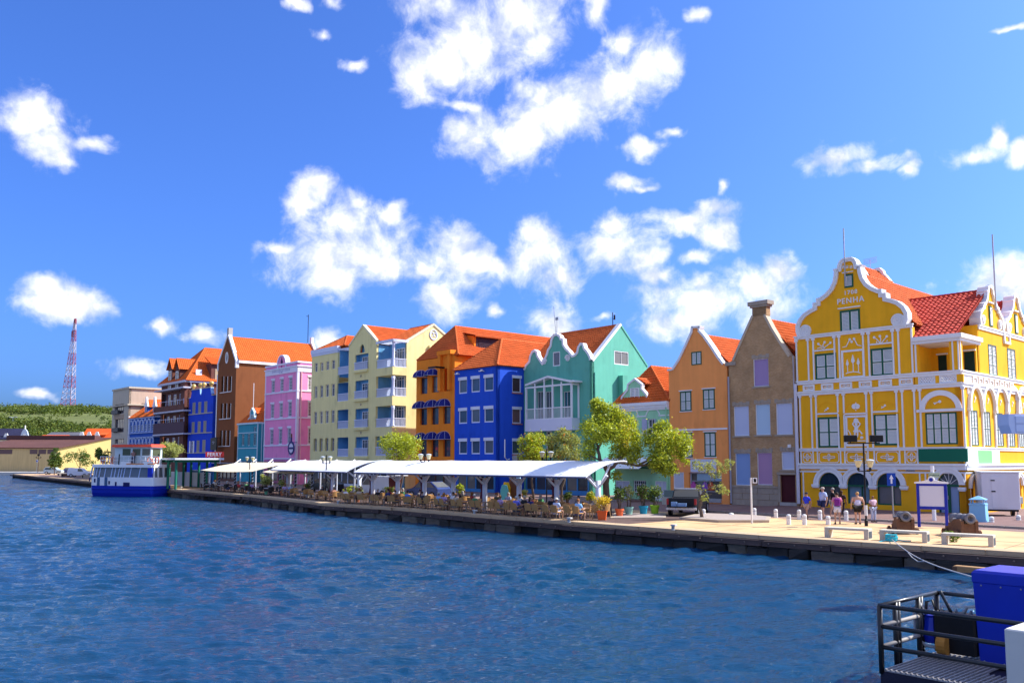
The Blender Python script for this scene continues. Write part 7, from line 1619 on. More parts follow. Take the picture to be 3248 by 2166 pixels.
# litter bin
p = gnd(3106, 1660); LB = mat('pale_blue_bin', (.20, .44, .66), .5, .08); t = thing('litter_bin', 'pale blue square litter bin with little hipped roof', 'litter bin', p, radians(-38)); s_ = .42
m = MB(); rg = lambda k, z: [(-k, -k, z), (k, -k, z), (k, k, z), (-k, k, z)]; m.loft([rg(s_*.94, 0), rg(s_, .1), rg(s_*.92, 1.0), rg(s_*.97, 1.02), rg(s_*.97, 1.1), rg(s_*.8, 1.12)], True); m.obj('body', LB, t)
for sx in (-1, 1):
    for sy in (-1, 1): m = MB(); m.box(sx*.33-.02, sx*.33+.02, sy*.33-.02, sy*.33+.02, 1.1, 1.3); m.obj('support', LB, t)
m = MB(); m.loft([rg(s_*.95, 1.3), rg(s_*.95, 1.34), rg(.02, 1.52)], True); m.obj('lid', LB, t)
# white trailer
p0, p1 = gnd(3118, 1640), gnd(3210, 1655); d = p1-p0
t = thing('box_trailer', 'white box trailer parked beside the yellow corner building', 'trailer', (p0.x, p0.y, G), radians(-22)); TW = mat('trailer_white', (.66, .66, .70), .45, .05, 1., streak=.06); w_, l_, z0, z1 = 2.05, 3.6, .5, 2.72
m = MB(); m.bbox(0, w_, 0, l_, z0, z1, .03); m.obj('body', TW, t); m = MB(); m.bbox(-.04, w_+.06, -.05, l_+.05, z1, z1+.07, .02); m.obj('roof', WHITE, t)
m = MB(); m.box(.55, 1.4, -.03, -.002, z0+.1, z1-.25); o_ = m.obj('door', TW, t); m = MB(); m.box(.5, .72, -.06, -.03, z1-.5, z1-.44); m.box(.52, .74, -.06, -.03, z0+1.05, z0+1.12); m.obj('hinge', BLACK, o_)
m = MB(); m.box(w_+.002, w_+.05, .5, 2.4, z0+.95, z1-.25); m.obj('serving_hatch', TW, t); m = MB(); m.box(w_+.002, w_+.2, .4, 2.4, z0+.35, z0+.75); m.obj('counter', mat('grey_counter', (.5, .5, .46), .6), t)
m = MB(); m.box(.1, w_-.1, .05, l_-.1, z0-.12, z0); m.obj('chassis', BLACK, t)
for x in (.15, w_-.15):
    m = MB(); m.tube([(x-.1, 2.2, .3), (x+.1, 2.2, .3)], .3, 14); m.obj('wheel', BLACK, t); m = MB(); m.tube([(x, .15, 0), (x, .15, z0)], .03, 5); m.obj('jack_leg', STEEL, t)
# lamp posts with twin lanterns
LANT = mat('amber_lantern_glass', (.62, .55, .30), .2, .05, spec=.5)
def lamp(label, px, py, top_px, flood=False, base=None):
    p = gnd(px, py); k = pxr(1, p.y); H = (py - top_px)*k; t = thing('lamp_post', label, 'lamp post', p, radians(-3), 'twin-lantern lamp posts'); hl = H - (.9 if flood else .15)
    m = MB(); m.tube([(0, 0, 0), (0, 0, .3), (0, 0, .35), (0, 0, H)], [.09, .09, .052, .044], 10); m.obj('post', BLACK, t)
    if flood: m = MB(); m.tube([(0, 0, .55), (0, 0, 1.1)], .085, 10); m.obj('sticker_band', mat('white_band', (.6, .6, .6), .5, .2, 5), t)
    m = MB(); m.tube([(-.31, 0, hl-.6), (.31, 0, hl-.6)], .03, 6); m.obj('crossbar', BLACK, t)
    for sx in (-1, 1):
        m = MB(); m.lathe([(.03, -.6), (.09, -.48), (.04, -.45), (.11, -.36)], 8, (sx*.31, 0, hl)); o_ = m.obj('lantern', BLACK, t); m = MB(); m.lathe([(.1, -.4), (.215, -.05)], 10, (sx*.31, 0, hl)); m.obj('lantern_glass', LANT, o_); m = MB(); m.lathe([(.23, -.05), (.23, -.03), (.14, .02), (.02, .04)], 10, (sx*.31, 0, hl)); m.obj('lantern_cap', mat('lantern_cap', (.45, .5, .55), .4), o_)
        if flood: m = MB(); m.bbox(sx*.68-.33, sx*.68+.33, -.16, .1, H+.05, H+.42, .03); m.tube([(sx*.68, 0, H-.03), (sx*.68, 0, H+.1)], .03, 5); m.obj('floodlight', BLACK, t)
    if flood: m = MB(); m.box(-.85, .85, -.05, .05, H-.04, H+.02); m.obj('flood_bar', BLACK, t)
    return t
lamp('tall black lamp post with twin lanterns and floodlights before the yellow building', 2748, 1668, 1408, True)
lamp('twin-lantern lamp post rising behind the right end of the long canopy', 1734, 1612, 1428); lamp('twin-lantern lamp post behind the long canopy before the orange awning house', 1346, 1602, 1436)
lamp('twin-lantern lamp post behind the shorter white canopy', 1033, 1585, 1444); lamp('twin-lantern lamp post behind the beige sail canopies', 790, 1562, 1446)
# signs
def sign_post(label, px, py, top, col, r=.05):
    p = gnd(px, py); k = pxr(1, p.y); H = (py-top)*k; t = thing('sign_post', label, 'sign', p, radians(-5)); m = MB(); m.tube([(0, 0, 0), (0, 0, H)], r, 8); m.obj('post', col, t); return t, H, k
t, H, k = sign_post('white leaning post with a small plate on the open quay', 2385, 1659, 1517, mat('white_post', (.72, .7, .64), .6, .1)); m = MB(); m.box(.1, .34, -.02, .02, H-.3, H); o_ = m.obj('plate', WHITE, t); m = MB(); m.box(.15, .29, -.03, -.02, H-.25, H-.05); m.obj('mark', BLACK, o_)
t, H, k = sign_post('blue one-way arrow sign on a grey post before the arched windows', 2834, 1648, 1502, STEEL, .045); m = MB(); m.box(-.3, .2, -.06, -.03, H-.75*1.0, H+.0); o_ = m.obj('plate', mat('sign_blue', (.01, .06, .36), .4, .05), t); m = MB(); m.prism([(x-.05, -.075, z) for x, z in ((-.05, H-.62), (.05, H-.62), (.05, H-.34), (.12, H-.34), (0, H-.1), (-.12, H-.34), (-.05, H-.34))], [(x-.05, -.06, z) for x, z in ((-.05, H-.62), (.05, H-.62), (.05, H-.34), (.12, H-.34), (0, H-.1), (-.12, H-.34), (-.05, H-.34))]); m.obj('arrow', WHITE, o_)
t, H, k = sign_post('thick white post with a small street plate by the arched door', 2964, 1656, 1480, WHITE, .11); m = MB(); m.box(-.25, .35, -.14, -.11, H-.65, H-.38); o_ = m.obj('plate', mat('pale_green_plate', (.42, .50, .34), .5), t); text('Breedestraat', .13, mat('plate_letters', (.05, .1, .06), .6), o_, Matrix.Translation((.05, -.145, H-.52)) @ Matrix.Rotation(pi/2, 4, 'X'), .002, sx=.8)
# planter islands
PL = mat('planter_kerb_concrete', (.40, .33, .25), .9, .2, 2., .3, 15)
def island(label, pts, h):
    g = [gnd(*p) for p in pts]; t = thing('planter_island', label, 'planter', (g[0].x, g[0].y, G)); m = MB(); o = [(p.x-g[0].x, p.y-g[0].y) for p in g]; m.prism([(x, y, 0) for x, y in o], [(x, y, h) for x, y in o]); m.obj('kerb', PL, t)
    c = V((sum(x for x, y in o)/len(o), sum(y for x, y in o)/len(o))); q = [c + (V(p)-c)*.9 for p in o]; m = MB(); m.add([(p.x, p.y, h+.006) for p in q], [tuple(range(len(q)))]); m.obj('gravel_bed', mat('gravel_bed', (.36, .30, .27), .95, .3, 8., .6, 40), t)
island('low concrete planter island with a thin tree', [(2155, 1648), (2280, 1657), (2440, 1657), (2445, 1645), (2380, 1639), (2220, 1633)], .14)
island('low stone strip under the row of coloured pots', [(1935, 1644), (2112, 1643), (2112, 1629), (1950, 1628)], .05)

# ------------------------------------------------------------------ vehicles
def wheel(t, x, y, r, w_=.2):
    m = MB(); m.tube([(x-w_/2, y, r), (x+w_/2, y, r)], r, 18); o_ = m.obj('wheel', BLACK, t, smooth=False); m = MB(); m.tube([(x-w_/2-.01, y, r), (x+w_/2+.01, y, r)], r*.62, 12); m.obj('rim', mat('alloy', (.5, .5, .52), .35, .05, metal=.7), o_)
def car(name, label, p, yaw, L_, w_, prof, glassprof, paint, wr=.33, ax=(.8, .8), lights=True, cat='car'):
    """prof: side outline (y,z), front at -y; glassprof: window band outline"""
    t = thing(name, label, cat, p, yaw); m = MB(); n = len(prof)
    def ring(x, k): return [(x, y*(1 if abs(x) < w_*.45 else .985), .02 + z if z < .9 else z) for y, z in prof]
    tum = lambda z: 1 - max(0, z-.95)*.22
    rows = [[(s_*w_/2*tum(z)*(1 if q else .94), y, z) for y, z in prof] for s_, q in ((-1, 0), (-1, 1), (1, 1), (1, 0))]
    rows = [[(x*1.0, y*(.985 if i in (0, 3) else 1.), z) for x, y, z in r] for i, r in enumerate(rows)]
    rows[0] = [(-w_/2*tum(z), y*.985, .35+(z-.35)*.985) for y, z in prof]; rows[3] = [(w_/2*tum(z), y*.985, .35+(z-.35)*.985) for y, z in prof]
    rows[1] = [(-w_/2*tum(z)+.06, y, z) for y, z in prof]; rows[2] = [(w_/2*tum(z)-.06, y, z) for y, z in prof]
    m.loft(rows, True); m.obj('body', paint, t, split=False)
    GLC = glass('car_glass', (.03, .05, .06), .05)
    for g in glassprof:
        for s_ in (-1, 1): m = MB(); m.add([(s_*(w_/2*tum(z)+.008), y, z) for y, z in g], [tuple(range(len(g)))]); m.obj('side_window', GLC, t)
    for y in (-L_/2+ax[0], L_/2-ax[1]):
        for s_ in (-1, 1): wheel(t, s_*(w_/2-.08), y, wr)
    return t
def screen(t, y0, z0, y1, z1, w_, name='windscreen', inset=.12):
    dy, dz = (z1-z0), -(y1-y0); q = sqrt(dy*dy+dz*dz); s_ = 1 if dz > 0 else -1; o = V((0, dy/q*.02, dz/q*.02)) * (s_)
    m = MB(); m.add([V((-w_/2+inset, y0, z0))+o, V((w_/2-inset, y0, z0))+o, V((w_/2-inset-.06, y1, z1))+o, V((-w_/2+inset+.06, y1, z1))+o], [(0, 1, 2, 3)]); m.obj(name, glass('car_glass', (.03, .05, .06), .05), t)
WPNT = mat('white_car_paint', (.66, .68, .74), .25, .03, spec=.5); DKP = mat('black_car_paint', (.012, .012, .014), .2, .05, spec=.6); BLP = mat('blue_car_paint', (.03, .05, .16), .2, .05, spec=.6); SILV = mat('silver_car_paint', (.42, .52, .56), .25, .04, metal=.3); MAR = mat('dark_car_paint', (.05, .06, .16), .25, .05)
# pickup truck seen from behind with open tail
p = gnd(2185, 1630); yaw = radians(-22); t = car('pickup_truck', 'black pickup truck seen from behind with its tailgate down by the orange house', p, yaw + pi, 4.9, 1.85, [(-2.4, .35), (-2.45, .85), (-2.2, 1.0), (-1.3, 1.08), (-.6, 1.62), (.7, 1.66), (.85, 1.12), (2.4, 1.12), (2.4, .45), (1.9, .4), (-1.9, .35)], [[(-1.05, 1.12), (-.55, 1.55), (.62, 1.58), (.72, 1.12)]], DKP, .37, cat='truck')
m = MB(); m.box(-.8, .8, 2.36, 2.44, .62, 1.08); m.obj('open_bed', DARK, t); m = MB(); m.box(-.8, .8, 2.42, 2.85, .56, .62); m.obj('tailgate', DKP, t); m = MB(); m.bbox(-.95, .95, 2.4, 2.55, .4, .56, .03); m.obj('bumper', mat('chrome', (.6, .6, .62), .2, metal=.9), t)
for s_ in (-1, 1): m = MB(); m.box(s_*.86-.07, s_*.86+.07, 2.38, 2.44, .72, 1.08); m.obj('tail_light', mat('red_lens', (.35, .03, .03), .3), t)
m = MB(); m.box(-.26, .26, 2.55, 2.57, .42, .54); m.obj('number_plate', WHITE, t); m = MB(); m.box(-.35, .2, 2.3, 2.7, .63, .82); m.box(.25, .6, 2.35, 2.65, .63, .9); m.obj('cargo', mat('blue_bag', (.2, .33, .55), .8), t); screen(t, .86, 1.14, .72, 1.6, 1.85, 'rear_window')
m = MB(); m.box(.98, 1.9, -.75, -.68, .55, 1.05); o_ = m.obj('open_door', WPNT, t); m = MB(); m.box(1.0, 1.75, -.74, -.69, 1.05, 1.5); m.obj('door_window', glass('pale_car_glass', (.2, .3, .36), .1), o_); m = MB(); m.box(-.75, .75, .62, .75, 1.62, 1.7); m.obj('roof_trim', WPNT, t)
# vehicles between canopy and houses
def van_prof(): return [(-2.2, .3), (-2.3, .75), (-2.1, 1.0), (-1.5, 1.12), (-.9, 1.85), (-.6, 1.95), (2.15, 1.95), (2.25, 1.6), (2.25, .3)]
p = atY(1200, 1560, 84); p.z = G; t = car('delivery_van', 'white van with raised tailgate behind the cafe tables', p, ANG - pi/2 + .2, 4.5, 1.8, van_prof(), [[(-1.35, 1.15), (-.85, 1.78), (-.2, 1.8), (-.2, 1.15)]], WPNT, cat='van'); m = MB(); m.box(-.8, .8, 2.2, 2.27, .5, 1.85); m.obj('open_rear', mat('dark_red_interior', (.08, .02, .02), .8), t); m = MB(); m.box(-.85, .85, 2.1, 3.1, 2.0, 2.06); m.obj('tailgate', WPNT, t)
p = atY(1360, 1560, 80); p.z = G; t = car('parked_car', 'dark blue hatchback parked behind the cafe before the orange awning house', p, ANG - pi/2 + .15, 4.2, 1.75, [(-2.0, .3), (-2.05, .75), (-1.2, .98), (-.5, 1.5), (1.0, 1.55), (1.8, 1.1), (2.0, .9), (2.0, .3)], [[(-1.0, 1.0), (-.45, 1.45), (.9, 1.48), (1.5, 1.05)]], BLP); screen(t, 1.85, 1.05, 1.08, 1.5, 1.75, 'rear_window')
p = atY(1035, 1555, 95); p.z = G; t = car('parked_car', 'black car parked behind the shorter white canopy', p, ANG - pi/2 + .1, 4.2, 1.75, [(-2.0, .3), (-2.05, .75), (-1.2, .98), (-.5, 1.5), (1.0, 1.55), (1.8, 1.1), (2.0, .9), (2.0, .3)], [[(-1.0, 1.0), (-.45, 1.45), (.9, 1.48), (1.5, 1.05)]], DKP)
# cars on the far pier
suv = [(-2.0, .4), (-2.1, .85), (-1.9, 1.02), (-1.15, 1.1), (-.55, 1.68), (1.7, 1.72), (2.05, 1.2), (2.1, .4)]
p = gnd(170, 1504); t = car('parked_car', 'silver green four-wheel drive parked on the far pier', p, radians(97), 4.3, 1.8, suv, [[(-1.0, 1.12), (-.5, 1.6), (.25, 1.62), (.25, 1.12)], [(.35, 1.12), (.35, 1.62), (1.6, 1.62), (1.85, 1.15)]], SILV, .38)
p = gnd(252, 1512); t = car('delivery_van', 'white small van parked on the far pier beside the ferry', p, radians(92), 4.3, 1.75, [(-2.1, .35), (-2.15, .8), (-1.9, 1.0), (-1.3, 1.1), (-.65, 1.7), (-.3, 1.8), (2.0, 1.8), (2.15, 1.2), (2.15, .35)], [[(-1.15, 1.12), (-.6, 1.65), (.05, 1.68), (.05, 1.12)]], WPNT, .34, cat='van')
p = gnd(222, 1502); t = car('parked_car', 'dark blue car partly hidden between the two pale vehicles on the pier', p, radians(60), 4.0, 1.7, [(-2.0, .3), (-2.05, .75), (-1.2, .98), (-.5, 1.5), (1.0, 1.5), (1.7, 1.0), (2.0, .9), (2.0, .3)], [[(-1.0, 1.0), (-.45, 1.42), (.9, 1.42), (1.4, 1.02)]], MAR)
# flat roof beam at the right hand edge: end of a blue steel gantry standing on the quay outside the picture
p = atY(3190, 1377, 27); q = atY(3190, 1314, 27)
t = thing('gantry_arm', 'light blue steel box beam jutting in at the right edge', 'gantry', (p.x+.0, 27, p.z), radians(7)); LBL = mat('light_blue_steel', (.60, .64, .80), .45, .06, 1., streak=.05); hh = q.z - p.z
m = MB(); o = [(0.02, 0.02), (4., 0.0), (4., hh*1.08), (-.06, hh), (-.06, hh*.45)]; m.prism([(x, -.25, z) for x, z in o], [(x, .25, z) for x, z in o]); m.obj('beam', LBL, t); m = MB(); m.box(.16, 3.9, -.275, -.25, hh*.12, hh*.48); m.box(.16, 3.9, -.28, -.25, hh*.54, hh*.9); m.obj('side_panel', LBL, t); m = MB(); m.box(3.4, 3.9, -.24, .24, -p.z + G, .0); m.obj('leg', LBL, t)
# ------------------------------------------------------------------ ferry and ferry stop
S5 = (260, 1380, 7.127)
def ferry():
    fi = radians(20); ex = V((cos(fi), -sin(fi))); p0 = gnd(481, 1576, 0).to_2d(); b = Bld('ferry_boat', 'small white and blue passenger ferry with red-roofed wheelhouse at the quay', 281, 1560, 0, ex, p0, 'boat'); R = b.root; f = W(b, z=S5)
    L_ = f.q(1578, 1200)[0]; B = 3.1; s = W(b, (L_, 0), True, S5); HB = mat('ferry_blue', (.010, .030, .42), .35, .08, 1.); FW = mat('ferry_white', (.80, .81, .84), .4, .05, 1.); h0, h1, h2, h3, h4 = -1.2, f.q(800, 1140)[1], f.q(800, 950)[1], f.q(800, 730)[1], f.q(800, 660)[1]
    def plan(k, z, rk=0.): return [(-.1-k, .5, z), (.5, -k, z), (L_-.2, -k, z), (L_+k, .25, z), (L_+k+rk, B*.55, z), (L_+k, B, z), (-.1-k, B, z)]
    m = MB(); m.loft([plan(-.35, h0), plan(-.05, -.5), plan(0, h1-.45), plan(.08, h1-.42), plan(.08, h1-.3), plan(0, h1-.28), plan(.03, h1)], True); m.obj('hull', HB, R, split=False)
    m = MB(); m.loft([plan(.02, h1), plan(.03, h2)], True); m.obj('bulwark', FW, R, split=False)
    for x0, x1, y0, y1 in ((937, 1080, 1065, 1158), (752, 786, 1052, 1140), (602, 636, 1032, 1106), (280, 310, 978, 1062), (165, 186, 965, 1040)): m = MB(); q = f.rect(x0, y0, x1, y1); f.box(m, q[0], q[1], q[2], q[3], -.06, -.02); m.obj('porthole', mat('navy_port', (.01, .01, .10), .3), R)
    for x0, x1 in ((350, 408), (518, 580)): q = f.rect(x0, 905, x1, 1090); m = MB(); f.box(m, q[0], q[1], h1, h2, -.07, -.02); m.obj('gate_opening', mat('slate_blue_gap', (.06, .12, .24), .5), R)
    m = MB(); m.loft([plan(-.12, h2), plan(-.3, h3)], True); m.obj('cabin_glazing', glass('ferry_glass', (.05, .08, .11), .08), R, split=False)
    FB = mat('ferry_window_post', (.42, .52, .74), .4)
    for X in (175, 250, 300, 370, 490, 640, 715, 800, 860, 925, 1065, 1270, 1490): a = f.q(X, 850)[0]; m = MB(); m.hexa([f.p(a-.06, h2, -.02+.1), f.p(a+.06, h2, .08), f.p(a+.06, h2, .2), f.p(a-.06, h2, .2), f.p(a+.02, h3, .26), f.p(a+.14, h3, .26), f.p(a+.14, h3, .4), f.p(a+.02, h3, .4)]); m.obj('window_post', FB, R)
    for y in (.3, 1.0, 1.9, 2.75): m = MB(); m.box(L_-.35, L_+.0, y, y+.12, h2, h3); m.obj('window_post', WHITE, R)
    m = MB(); f.box(m, L_-.75, L_-.12, h2, h3, .05, .2); m.obj('corner_panel', HB, R)
    m = MB(); m.loft([plan(.0, h3), plan(.02, h4-.05), plan(-.05, h4)], True); m.obj('deck_roof', FW, R, split=False)
    # upper deck
    RD = mat('ferry_red', (.70, .07, .03), .5, .08); h5, h6 = f.q(1100, 265)[1], f.q(1100, 200)[1]; a0, a1 = f.q(640, 400)[0], f.q(1460, 400)[0]
    w2 = W(b, (0, .7), z=S5)
    m = MB(); m.box(a0, a1, .7, 2.6, h4, h5); m.obj('wheelhouse', mat('pale_aqua_paint', (.50, .60, .62), .5, .05), R)
    for x0, x1 in ((822, 1000), (1050, 1222), (1268, 1440)): q = f.rect(x0, 305, x1, 455); m = MB(); m.box(q[0], q[1], .68, .7, q[2], q[3]); m.obj('wheelhouse_window', glass('olive_glass', (.07, .09, .05), .1), R)
    m = MB(); m.box(a1+.0, a1+.02, 1.0, 2.3, h4+.9, h5-.2); m.obj('wheelhouse_window', MATS['olive_glass'], R); m = MB(); m.box(a0-.02, a0, 1.2, 1.9, h4+.1, h5-.1); m.obj('wheelhouse_door', mat('dark_red_door', (.08, .03, .03), .6), R)
    m = MB(); m.loft([[(a0-.25, .4, h5), (a1+.35, .4, h5), (a1+.35, 2.9, h5), (a0-.25, 2.9, h5)], [(a0-.2, .5, h6-.05), (a1+.05, .6, h6-.02), (a1+.05, 2.7, h6-.02), (a0-.2, 2.8, h6-.05)]], True); m.obj('wheelhouse_roof', RD, R, split=False)
    RL = mat('white_railing', (.7, .72, .75), .4)
    for x0, x1, yy in ((380, 620, .25), (690, 1130, .25), (1290, 1725, .25)):
        m = MB(); a, c = f.q(x0, 550)[0], f.q(x1, 550)[0]; hh = h4 + .95
        for h in (hh, h4+.5): m.tube([(a, yy, h), (c, yy, h)], .035, 5)
        n = 4
        for k in range(n+1): m.tube([(a+(c-a)*k/n, yy, h4), (a+(c-a)*k/n, yy, hh)], .03, 5)
        m.obj('railing', RL, R, split=False)
    for X in (430, 600, 650, 1480, 1590, 1650): a = f.q(X, 550)[0]; m = MB(); m.tube([(a + .28*cos(k*.524), .32, h4+.5+.38*sin(k*.524)) for k in range(13)], .07, 6); m.obj('life_ring', mat('orange_ring', (.72, .2, .1), .6), R)
    for X in (965, 1470): a = f.q(X, 610)[0]; m = MB(); m.box(a-.7, a+.7, .05, .6, h4+.02, h4+.35); m.obj('life_raft_box', WHITE, R)
    for x0, x1 in ((1000, 1390), (1480, 1850)): a, c = f.q(x0, 660)[0], f.q(x1, 660)[0]; m = MB(); m.box(a, min(c, L_), .0, .5, h4+.01, h4+.12); m.obj('orange_mat', mat('orange_plank', (.75, .25, .06), .7), R)
    for X, y in ((833, .02), (1830, 1.0)): a = min(f.q(X, 550)[0], L_-.1); m = MB(); m.tube([(a, y, h4), (a+.03, y, h4+1.25)], .07, 6); m.obj('exhaust_pipe', BLACK, R)
    return b
FER = ferry()
# rider on the upper deck
# green steel ferry stop with white roof
GST = mat('green_steel', (.02, .18, .12), .5, .1)
r0, r1 = atY(505, 1457, 122), atY(770, 1457, 112)
t = thing('ferry_stop', 'green steel ferry stop shelter with flat white roof', 'shelter', (r0.x, 118, G), ANG); L_ = 17.; hz = 3.5
m = MB(); m.box(0, L_, -2.5, 3.5, hz, hz+.22); m.obj('roof', mat('shelter_roof', (.60, .62, .66), .6, .05), t)
for k in range(7):
    for y in (-2., 2.8): m = MB(); m.tube([(.5+k*2.6, y, 0), (.5+k*2.6, y, hz)], .16, 8); m.obj('column', GST, t)
    m = MB(); m.box(.4+k*2.6, .6+k*2.6, -2.3, 3.3, hz-.3, hz); m.obj('beam', GST, t)
m = MB(); m.box(1., L_-3, 2.9, 3.1, .1, 1.9); m.obj('back_panel', WPOST, t)
for k in range(5): m = MB(); m.tube([(1.5+k*2.2, -2.4, 0), (1.5+k*2.2, -2.4, 1.0), (2.3+k*2.2, -2.4, 1.0), (2.3+k*2.2, -2.4, 0)], .05, 6); m.obj('queue_rail', mat('yellow_rail', (.55, .33, .03), .5), t)
p = atY(681, 1441, 113); t = thing('ferry_sign', 'red sign board with white FERRY lettering on the shelter roof', 'sign', (p.x, p.y, p.z), radians(-14)); w_, h_ = 64*113/F/2, 17*113/F/2
m = MB(); m.box(-w_, w_, -.06, .06, -h_, h_); o_ = m.obj('board', mat('sign_red', (.62, .04, .03), .5, .05), t); m = MB(); m.tube([(-w_*.6, 0, -h_-.8), (-w_*.6, 0, -h_)], .06, 6); m.tube([(w_*.6, 0, -h_-.8), (w_*.6, 0, -h_)], .06, 6); m.obj('leg', WHITE, t)
text('FERRY', h_*1.95, WHITE, o_, Matrix.Translation((0.0, -.075, -.02)) @ Matrix.Rotation(pi/2, 4, 'X'), .01, off=.012, sx=1.05, sp=1.08)
p = gnd(614, 1544); t = thing('blue_kiosk', 'plain bright blue ticket kiosk beside the beige sail', 'kiosk', p, ANG_Q); KB = mat('kiosk_blue', (.04, .20, .45), .6, .06); m = MB(); m.bbox(-.9, 1.2, 0, 2.0, 0, 2.1, .03); m.obj('body', KB, t); m = MB(); m.box(-1.0, 1.3, -.1, 2.1, 2.1, 2.2); m.obj('roof', WPOST, t); m = MB(); m.box(1.2, 4.5, .6, .7, .0, 2.2); m.obj('side_screen', KB, t); m = MB(); m.box(1.5, 3.2, .5, .58, 1.3, 2.0); m.obj('notice', mat('pale_notice', (.4, .5, .6), .6), t)

# ------------------------------------------------------------------ far shore, left
S6 = (0, 1280, 5.6)
def s6(X, Y, D): return atY(X/5.6, 1280 + Y/5.6, D)
m = MB(); a = gnd(-60, 1496, .9); m.box(-420, -100, 252, 262, -1, .9); wq = m.obj('far_quay', mat('pale_far_concrete', (.55, .50, .44), .9, .1), None, kind='structure')
# long warehouse
D = 275; c = s6(1030, 790, D); l = s6(-600, 790, D); pk = s6(1345, 610, D + 8); z0 = .9
t = thing('warehouse', 'long low yellow warehouse with rusty brown roof by the water', 'warehouse', (c.x, D, z0), 0); he = c.z - z0; hr = pk.z - z0; Lw = c.x - l.x; gw = 34.
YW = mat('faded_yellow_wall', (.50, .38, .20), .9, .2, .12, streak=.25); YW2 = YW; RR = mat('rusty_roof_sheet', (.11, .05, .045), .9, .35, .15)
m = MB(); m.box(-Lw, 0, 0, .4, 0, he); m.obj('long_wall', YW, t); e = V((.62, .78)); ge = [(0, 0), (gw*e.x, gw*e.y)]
m = MB(); m.add([(0, 0, 0), (gw*e.x, gw*e.y, 0), (gw*e.x, gw*e.y, he), (gw*e.x/2, gw*e.y/2, hr), (0, 0, he)], [(0, 1, 2, 3, 4)]); m.obj('gable_wall', mat('sunny_yellow_wall', (.58, .44, .17), .9, .12, .12), t)  # gable in a warmer, lighter yellow than the long wall
m = MB(); m.hexa([(-Lw, -.5, he-.1), (.6, -.5, he-.1), (gw*e.x/2+.4, gw*e.y/2, hr), (-Lw+gw*e.x/2, gw*e.y/2, hr), (-Lw, -.5, he+.2), (.6, -.5, he+.2), (gw*e.x/2+.4, gw*e.y/2, hr+.3), (-Lw+gw*e.x/2, gw*e.y/2, hr+.3)]); m.obj('roof_slope', RR, t); m = MB(); m.hexa([(gw*e.x/2, gw*e.y/2, hr), (gw*e.x, gw*e.y, he-.2), (gw*e.x-Lw, gw*e.y, he-.2), (gw*e.x/2-Lw, gw*e.y/2, hr), (gw*e.x/2+.4, gw*e.y/2, hr+.3), (gw*e.x+.6, gw*e.y, he+.1), (gw*e.x-Lw, gw*e.y, he+.1), (gw*e.x/2-Lw, gw*e.y/2, hr+.3)]); m.obj('roof_slope', RR, t)
m = MB(); x0 = gw*e.x/2; m.box(-Lw+x0-4, x0-4, gw*e.y/2-3, gw*e.y/2+1, hr-.6, hr+.9); m.obj('roof_monitor', RR, t)
for X in (10, 145, 592, 745, 905): q = s6(X, 853, D-.2); m = MB(); m.box(q.x-c.x-1.2, q.x-c.x+1.2, -.05, .1, q.z-z0-.7, q.z-z0+.7); m.obj('vent_window', mat('mauve_vent', (.12, .08, .09), .8), t)
# houses behind
def farhouse(name, label, X0, X1, Yeave, Yridge, D, wallm, roofm, gabl=None, dorm=()):
    a, b_ = s6(X0, Yeave, D), s6(X1, Yeave, D); r = s6((X0+X1)/2, Yridge, D+5); t = thing(name, label, 'house', (a.x, D, .8), 0); L_ = b_.x-a.x; he, hr = a.z-.8, r.z-.8
    m = MB(); m.box(0, L_, 0, 10, 0, he); m.obj('wall', wallm, t); m = MB(); m.hexa([(-.5, -.5, he), (L_+.5, -.5, he), (L_, 5, hr), (0, 5, hr), (-.5, -.5, he+.3), (L_+.5, -.5, he+.3), (L_, 5, hr+.3), (0, 5, hr+.3)]); o_ = m.obj('roof', roofm, t)
    m = MB(); m.hexa([(0, 5, hr), (L_, 5, hr), (L_+.5, 10.5, he), (-.5, 10.5, he), (0, 5, hr+.3), (L_, 5, hr+.3), (L_+.5, 10.5, he+.3), (-.5, 10.5, he+.3)]); m.obj('roof', roofm, t)
    for X, Y in dorm:
        q = s6(X, Y, D+.5); x, z = q.x-a.x, q.z-.8; m = MB(); m.prism([(x-.9, .5, z-1.6), (x+.9, .5, z-1.6), (x+.9, .5, z), (x+.4, .5, z+1.3), (x-.4, .5, z+1.3), (x-.9, .5, z)], [(x-.9, .8, z-1.6), (x+.9, .8, z-1.6), (x+.9, .8, z), (x+.4, .8, z+1.3), (x-.4, .8, z+1.3), (x-.9, .8, z)]); m.obj('dormer', WHITE, t); m = MB(); m.hexa([(x-.9, .8, z), (x+3.4, .8, z), (x+3.4, 3, z+.9), (x-.5, 3, z+.9), (x-.9, .8, z+.2), (x+3.4, .8, z+.2), (x+3.4, 3, z+1.1), (x-.5, 3, z+1.1)]); m.obj('dormer_roof', roofm, t)
        m = MB(); m.box(x-.4, x+.4, .45, .5, z-1.2, z-.1); m.obj('dormer_window', GLS, t)
    return t, a, he, hr, L_
NVR = mat('slate_navy_roof', (.025, .025, .06), .8, .2, .3); GYR = mat('grey_sheet_roof', (.10, .10, .12), .8, .2, .3); ORR = mat('far_orange_tile', (.66, .10, .02), .8, .15, .4); CRW = mat('far_cream_wall', (.55, .50, .44), .9, .1)
farhouse('red_roof_house', 'orange-roofed house with white dormers left of the grey block', 1420, 1960, 690, 455, 330, CRW, ORR, dorm=((1448, 560), (1578, 560), (1720, 560)))
farhouse('low_roof_house', 'low building with a long dark grey roof behind the warehouse', 790, 1420, 600, 520, 345, CRW, GYR)
farhouse('low_roof_house', 'thin strip of orange roof behind the warehouse ridge', 640, 1100, 610, 570, 325, CRW, ORR)
